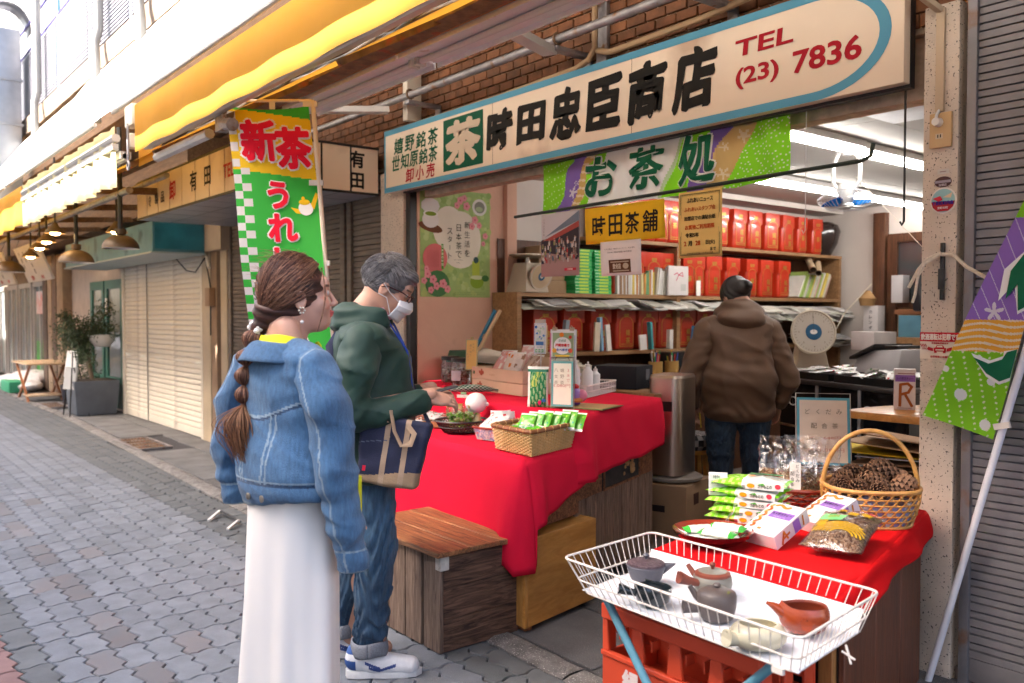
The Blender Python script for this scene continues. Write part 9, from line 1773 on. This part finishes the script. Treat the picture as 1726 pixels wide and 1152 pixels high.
for (x,y) in ((.10,-.0),(-.105,-.135)): b=MB(); b.grid(lambda u,v: (x+(.060+.004*math.sin(PI*v))*math.cos(2*PI*u),y+(.068+.004*math.sin(PI*v))*math.sin(2*PI*u),.088+.056*v+.004*math.sin(u*19)),36,5,(.20,.21,.24)); b.build('turn_up',mat('denim_inside',None,.8,var=.2,vs=200),m_,weld=True,solid=.006)
M_SHW=mat('white_shoe_mesh',None,.6,var=.05,vs=60,bump=.5,bs=300)
for (x,y0,nm) in ((.10,-.085,'a'),(-.11,-.22,'b')):
    def sf(X_,Y_,Z_): P=(X_-x,Y_-y0,Z_); d=U(.02,cap(P,(0,.03,.065),(0,.11,.055),.042,.040),cap(P,(0,.11,.052),(.006,.245,.038),.043,.036,1.15,1),cap(P,(0,.035,.10),(0,.05,.085),.036,.04)); d=smax(d,-cap(P,(0,.045,.17),(0,.055,.09),.034,.026),.006); return smax(d,.018-Z_,.005)
    def sc_(X_,Y_,Z_):
        yy=Y_-y0; c=np.tile(np.array((.68,.69,.72)),(len(yy),1)); c[(yy < .035) & (Z_ < .075)]=(.02,.07,.26); c[(Z_ > .098)]=(.03,.09,.30)
        w1=(np.abs(Z_-(.035+.30*np.abs(yy-.125))) < .006) & (yy > .085) & (yy < .19) & (Z_ < .062); w2=(np.abs(Z_-(.062-.35*(yy-.08))) < .006) & (yy > .07) & (yy < .13); c[w1 | w2]=(.03,.06,.22); c[(np.sin(yy*330) > .45) & (Z_ > .070) & (yy > .09) & (yy < .16) & (np.abs(X_-x) < .022)]=(.80,.80,.82); return c
    body_mesh('shoe',M_SHW,m_,sf,(x-.07,y0-.03,.0),(x+.07,y0+.30,.155),.0030,None,sc_,1)
    b=MB(); L_=[(.0,-.008),(.030,.0),(.040,.04),(.036,.09),(.044,.15),(.046,.215),(.034,.268),(.006,.290)]; O_=[(x+p[0],y0+p[1]) for p in L_]+[(x-p[0]+.004,y0+p[1]) for p in L_[::-1]]; b.hexa([(p[0],p[1],.002) for p in O_],[(x+(p[0]-x)*.96,p[1],.026+.006*(p[1] < y0+.05)) for p in O_],(.70,.70,.70)); b.build('sole',M_SHW,m_,bevel=.004)
MH=TT(0,.078,1.528,R(-4),R(-30)); head(m_,MH,(.50,.27,.19),female=False,jaw=1.08)
GH=[(.20,.19,.20),(.10,.09,.095),(.34,.33,.34),(.055,.048,.05),(.26,.25,.26)]
def mh(x,y,z):
    P=(x,y,z); d=U(.02,ell(P,(0,-.022,.030),(.083,.100,.100)),ell(P,(0,.045,.078),(.062,.045,.035))); d=smax(d,-ell(P,(0,.118,-.028),(.09,.066,.095)),.01); d=smax(d,-z-.040-.5*np.clip(y+.03,0,1),.012); d=smax(d,-ell(P,(.088,.008,-.03),(.03,.030,.034)),.006); d=smax(d,-ell(P,(-.088,.008,-.03),(.03,.03,.034)),.006); return d+.0018*np.sin(90*x+60*y+20*np.sin(30*z))
body_mesh('hair',M_HAIR,m_,mh,(-.11,-.15,-.10),(.11,.11,.15),.0045,MH,lambda x,y,z: np.array((.13,.125,.13))*(1+.3*np.sin(80*x+50*y+20*np.sin(30*z)))[:,None],1)
def short(cx_=.085,top=.055):
    def f(rg,seg):
        A=rg.uniform(-PI,PI); e=math.asin(rg.uniform(-.45,1)); d=Vector((math.sin(A)*math.cos(e),math.cos(A)*math.cos(e),math.sin(e)))
        if d.y > .45 and d.z < .45 or (abs(d.x) > .75 and d.y > .10 and d.z < .1): return None
        p=Vector((d.x*.083,-.022+d.y*.100,.030+d.z*.100)); fl=Vector((d.x*.3,.65*max(0,d.z)+(-.4 if d.y < 0 else .3),-.55+.5*max(0,d.z))); fl=(fl-d*fl.dot(d)).normalized(); L_=rg.uniform(.02,.045)*(.6 if d.z < 0 else 1.1); return [p+fl*L_*t+d*(.001+.010*math.sin(PI*min(1,t*.8))*(.3 if d.z < .1 else 1)) for t in (0,.33,.66,1)]
    return f
strands('hair_strands',M_HAIR,m_,MH,3200,short(),.0008,GH,3,3,30)
M_MASK=mat('mask_cloth',(.72,.71,.72),.8,var=.03,bump=.4,bs=60); b=MB()
def mk(u,v): a=(u-.5)*2.1; zz_=.0-.105*v; r=.064+.012*math.sin(PI*v)+.022*math.cos(a)**2*math.exp(-((v-.25)/.3)**2)+.010*math.exp(-((v-.9)/.2)**2); return MH @ Vector((r*math.sin(a)*1.02,.030+r*math.cos(a)*1.02-.012*v*v,zz_-.004+.003*math.sin(v*26)-.014*abs(a)*(1-v*2)))
b.grid(mk,22,18); b.build('mask',M_MASK,m_,solid=.002)
b=MB()
for s_ in (-1,1):
    for v in (.1,.85): p0=mk(.5+s_*.5,v); b.tube([p0,p0.lerp(MH @ Vector((s_*.086,-.010,.0)),.6),MH @ Vector((s_*.088,-.018,.012 if v < .5 else -.034))],.0016,5)
b.build('mask_strap',M_MASK,m_); b=MB()
for s_ in (-1,1):
    c=Vector((s_*.034,.100,.004)); b.tube([MH @ (c+Vector((.023*math.cos(a),-.006*abs(math.cos(a))*(1 if math.cos(a)*s_ > 0 else 0),.015*math.sin(a)))) for a in [2*PI*k/18 for k in range(18)]],.0021,6,closed=True); b.tube([MH @ Vector(q) for q in ((s_*.057,.094,.010),(s_*.072,.065,.014),(s_*.083,.0,.008),(s_*.084,-.02,-.006))],.0024,6)
b.tube([MH @ Vector((-.011,.102,.006)),MH @ Vector((0,.106,.009)),MH @ Vector((.011,.102,.006))],.002,6); b.build('glasses',mat('dark_red_frame',(.06,.012,.014),.25,coat=.5),m_)
for (s_,x,y,z,yaw,pt_) in ((1,.150,.235,1.10,R(8),R(-6)),(-1,-.075,.235,1.105,R(-14),R(-4))): hand(m_,TT(x,y,z,yaw+R(12)*s_,pt_,R(35)*s_),SKINM,.75,-s_)
b=MB(); b.cbox((.04,.30,1.125),(.06,.10,.008),(.05,.05,.055),R(10),.25); tag(b.build('phone',PLAST,m_,bevel=.003),None)
b=MB(); b.tube([(.065,.075,1.40),(.06,.15,1.28),(.05,.165,1.18),(.03,.17,1.10)],.0045,6,(.02,.06,.35),flat=1); b.tube([(-.05,.09,1.39),(-.02,.16,1.25),(.03,.17,1.10)],.0045,6,(.02,.06,.35)); b.build('lanyard',PLAST,m_); b=MB(); b.grid(lambda u,v: ((.064+.012*v)*math.cos(2*PI*u),.02+(.060+.012*v)*math.sin(2*PI*u),1.445-.05*v+.01*math.sin(2*PI*u)),28,4,(.60,.30,.38)); b.build('shirt_collar',PRT,m_,weld=True,solid=.004)
# shoulder bag (hangs from the man)
bag=thing('shoulder_bag','navy canvas shoulder bag with tan handles hanging at the man\'s side','bag',(-3.05,1.72,0),R(-34),local=True)
M_NAVY=mat('navy_canvas',(.018,.022,.055),.8,var=.12,vs=20,bump=.6,bs=260); M_TANC=mat('tan_canvas',(.42,.29,.19),.8,var=.12,vs=20,bump=.6,bs=260)
TBg=TT(.215,.10,.905,R(-8),R(0),R(-4)) @ Matrix.Rotation(R(-8),4,'X') @ Matrix.Scale(.82,4)
def bagf(x,y,z): P=(x,y,z); w_=.135+.03*np.clip((z+.15)/.3,0,1); q=np.sqrt(np.maximum(np.abs(x)-.035-.02*np.clip(.1-z,0,.2),0)**2+np.maximum(np.abs(y)-w_+.02,0)**2+np.maximum(np.abs(z)-.135,0)**2)-.022; return q+.004*wr(P,22,3)
def bagc(x,y,z): c=np.tile(np.array((.018,.022,.055)),(len(x),1)); c[z < -.098+.02*np.sin(y*12)]=(.34,.23,.14); c[(np.abs(np.abs(y-.02)-.045) < .014) & (x > .0)]=(.40,.28,.19); c[(np.abs(z-.03-.02*np.cos(y*12)) < .002) & (y < -.02)]=(.10,.11,.16); return c
body_mesh('bag_body',mat('bag_canvas',None,.8,var=.12,vs=20,bump=.6,bs=260),bag,bagf,(-.1,-.2,-.18),(.1,.2,.18),.005,TBg,bagc,0)
for s_ in (1,-1): b=MB(); b.tube([TBg @ Vector(q) for q in ((s_*.062,-.025,.135),(s_*.075,-.02,.19),(s_*.085,.01,.10),(s_*.080,.05,.04),(s_*.080,.09,.05),(s_*.075,.10,.10),(s_*.066,.065,.13))],.0105,6,flat=.25,up=(0,0,1)); b.build('handle',M_TANC,bag)
b=MB(); b.tube([TBg @ Vector((.0,-.155,.14)),(.215,-.09,1.02),(.20,-.115,1.14),(.12,-.145,1.30),(.02,-.10,1.385),(-.08,-.0,1.41),(-.12,.10,1.30),(-.02,.19,1.08),TBg @ Vector((.0,.15,.15))],.016,8,flat=.18,up=(1,0,0)); b.build('strap',M_NAVY,bag)
b=MB(); T_=TBg @ Matrix.Translation((.078,-.105,-.085)); b.box((0,-.007,-.012),(.003,.007,.012),(.6,.02,.05),T_); b.build('red_tab',PRT,bag); b=MB(); b.tube([TBg @ Vector((.0,-.15,.15)),TBg @ Vector((.01,-.155,.18))],.008,8); b.build('clasp',M_BTN,bag)
# ----------------------------------------------------------------- shopper in the brown coat
p3=thing('person','shopper in a brown hooded coat with grey hair tied back, bending over the counter','person',(-3.62,4.90,.05),R(50),local=True)
M_BRC=mat('brown_coat_cloth',(.115,.060,.034),.6,var=.10,vs=10,bump=.3,bs=260,sheen=.1)
def body_b(x,y,z): P=(x,y,z); return U(.04,cap(P,(0,.02,1.36),(0,0,1.25),.06,.09),cap(P,(-.16,0,1.27),(.16,0,1.27),.06,.06),cap(P,(0,0,1.2),(0,0,.9),.13,.14),cap(P,(.11,0,.78),(.12,0,.08),.09,.05),cap(P,(-.11,0,.78),(-.12,0,.08),.09,.05),cap(P,(.12,-.02,.045),(.13,.14,.03),.04,.03),cap(P,(-.12,-.02,.045),(-.13,.14,.03),.04,.03),cap(P,(.2,0,1.25),(.30,.0,.96),.05,.04),cap(P,(.30,0,.96),(.29,.08,.74),.04,.03),cap(P,(-.2,0,1.25),(-.30,0,.96),.05,.04),cap(P,(-.3,0,.96),(-.29,.05,.74),.04,.03))
body_mesh('body',SKINM,p3,body_b,(-.4,-.2,0),(.4,.25,1.45),.013)
def jb(x,y,z):
    P=(x,y,z); d=U(.06,cap(P,(-.15,-.0,1.26),(.15,0,1.26),.115,.115),cap(P,(0,-.01,1.18),(0,-.02,.92),.17,.19,1.28,.95),cap(P,(0,-.02,.92),(0,-.01,.74),.19,.185,1.28,.95)); d=smax(d,.655-z,.02); d -= .006*np.exp(-((z-.70)/.05)**2); return d-.006*(1-np.abs(wr(P,7,3)))**6+.005*wr(P,10,2)+.0045*wr(P,24,5)+.004*np.sin(70*z+8*np.sin(12*x))*np.exp(-((z-.74)/.05)**2)
body_mesh('coat',M_BRC,p3,jb,(-.32,-.27,.62),(.32,.26,1.42),.0095)
for s_ in (1,-1):
    def fs(x,y,z,s_=s_): P=(x*s_,y,z); d=U(.03,cap(P,(.20,0,1.265),(.280,-.01,1.08),.098,.086),cap(P,(.280,-.01,1.08),(.335,-.01,.93),.086,.076),cap(P,(.335,-.01,.93),(.30,.03,.765),.076,.050)); return d+.007*wr(P,17,1+s_)+.004*wr(P,38,4)
    lo,hi=(.08,-.14,.68),(.45,.16,1.38)
    if s_ < 0: lo,hi=(-hi[0],lo[1],lo[2]),(-lo[0],hi[1],hi[2])
    body_mesh('sleeve',M_BRC,p3,fs,lo,hi,.009)
def hb_(x,y,z): P=(x,y,z); d=U(.03,ell(P,(0,-.085,1.345),(.165,.085,.085)),ell(P,(0,-.03,1.43),(.125,.09,.06)),ell(P,(.10,.0,1.38),(.07,.10,.06)),ell(P,(-.10,0,1.38),(.07,.1,.06))); d=smax(d,-ell(P,(0,.06,1.52),(.085,.10,.09)),.02); return d+.005*wr(P,26,5)+.004*np.sin(60*z+10*x)
body_mesh('hood',M_BRC,p3,hb_,(-.2,-.2,1.23),(.2,.14,1.52),.0075)
jeans('jeans',p3,M_JN,lambda P: ell(P,(0,-.01,.74),(.22,.15,.12)),[[((.115,-.0,.74),.115),((.115,0,.45),.088),((.11,0,.10),.07)],[((-.115,0,.74),.115),((-.115,0,.45),.088),((-.11,0,.10),.07)]],(-.26,-.18,.05),(.26,.18,.82),np.array((.010,.022,.05)),np.array((.035,.075,.14)),h=.010)
for s_ in (-1,1): b=MB(); b.tube([(s_*.12,-.08,.04),(s_*.12,.0,.05),(s_*.12,.1,.04),(s_*.125,.17,.03)],[.035,.045,.045,.03],12,flat=.8); b.build('shoe',M_BLACK,p3)
BHT=TT(0,.10,1.490,R(20),R(-38)) @ Matrix.Scale(1.12,4); head(p3,BHT,(.50,.28,.20),female=False)
def bh(x,y,z): P=(x,y,z); d=U(.03,ell(P,(0,-.022,.028),(.088,.105,.104)),ell(P,(0,-.115,.0),(.05,.035,.04)),cap(P,(0,-.13,-.01),(-.0,-.165,-.03),.034,.022)); d=smax(d,-ell(P,(0,.118,-.028),(.09,.07,.1)),.01); return d+.0022*np.sin(80*x+30*np.sin(12*y))
body_mesh('hair',M_HAIR,p3,bh,(-.12,-.2,-.12),(.12,.11,.15),.006,BHT,lambda x,y,z: np.array((.035,.031,.031))*(1+.6*np.sin(95*x+20*np.sin(12*y)))[:,None],1)
for s_ in (1,-1): hand(p3,TT(s_*.285,.05,.755,0,R(-78),R(70)*s_),SKINM,.6,-s_)
b=MB(); b.tube([(-.26,-.0,.70),(-.25,.0,.60)],.004,6,(.7,.5,.05)); tag(b.build('pencil',PLAST,None),'yellow pencil held by the person in the brown coat','pencil'); bpy.data.objects['pencil'].location=(-3.62,4.90,.05); bpy.data.objects['pencil'].rotation_euler=(0,0,R(50))
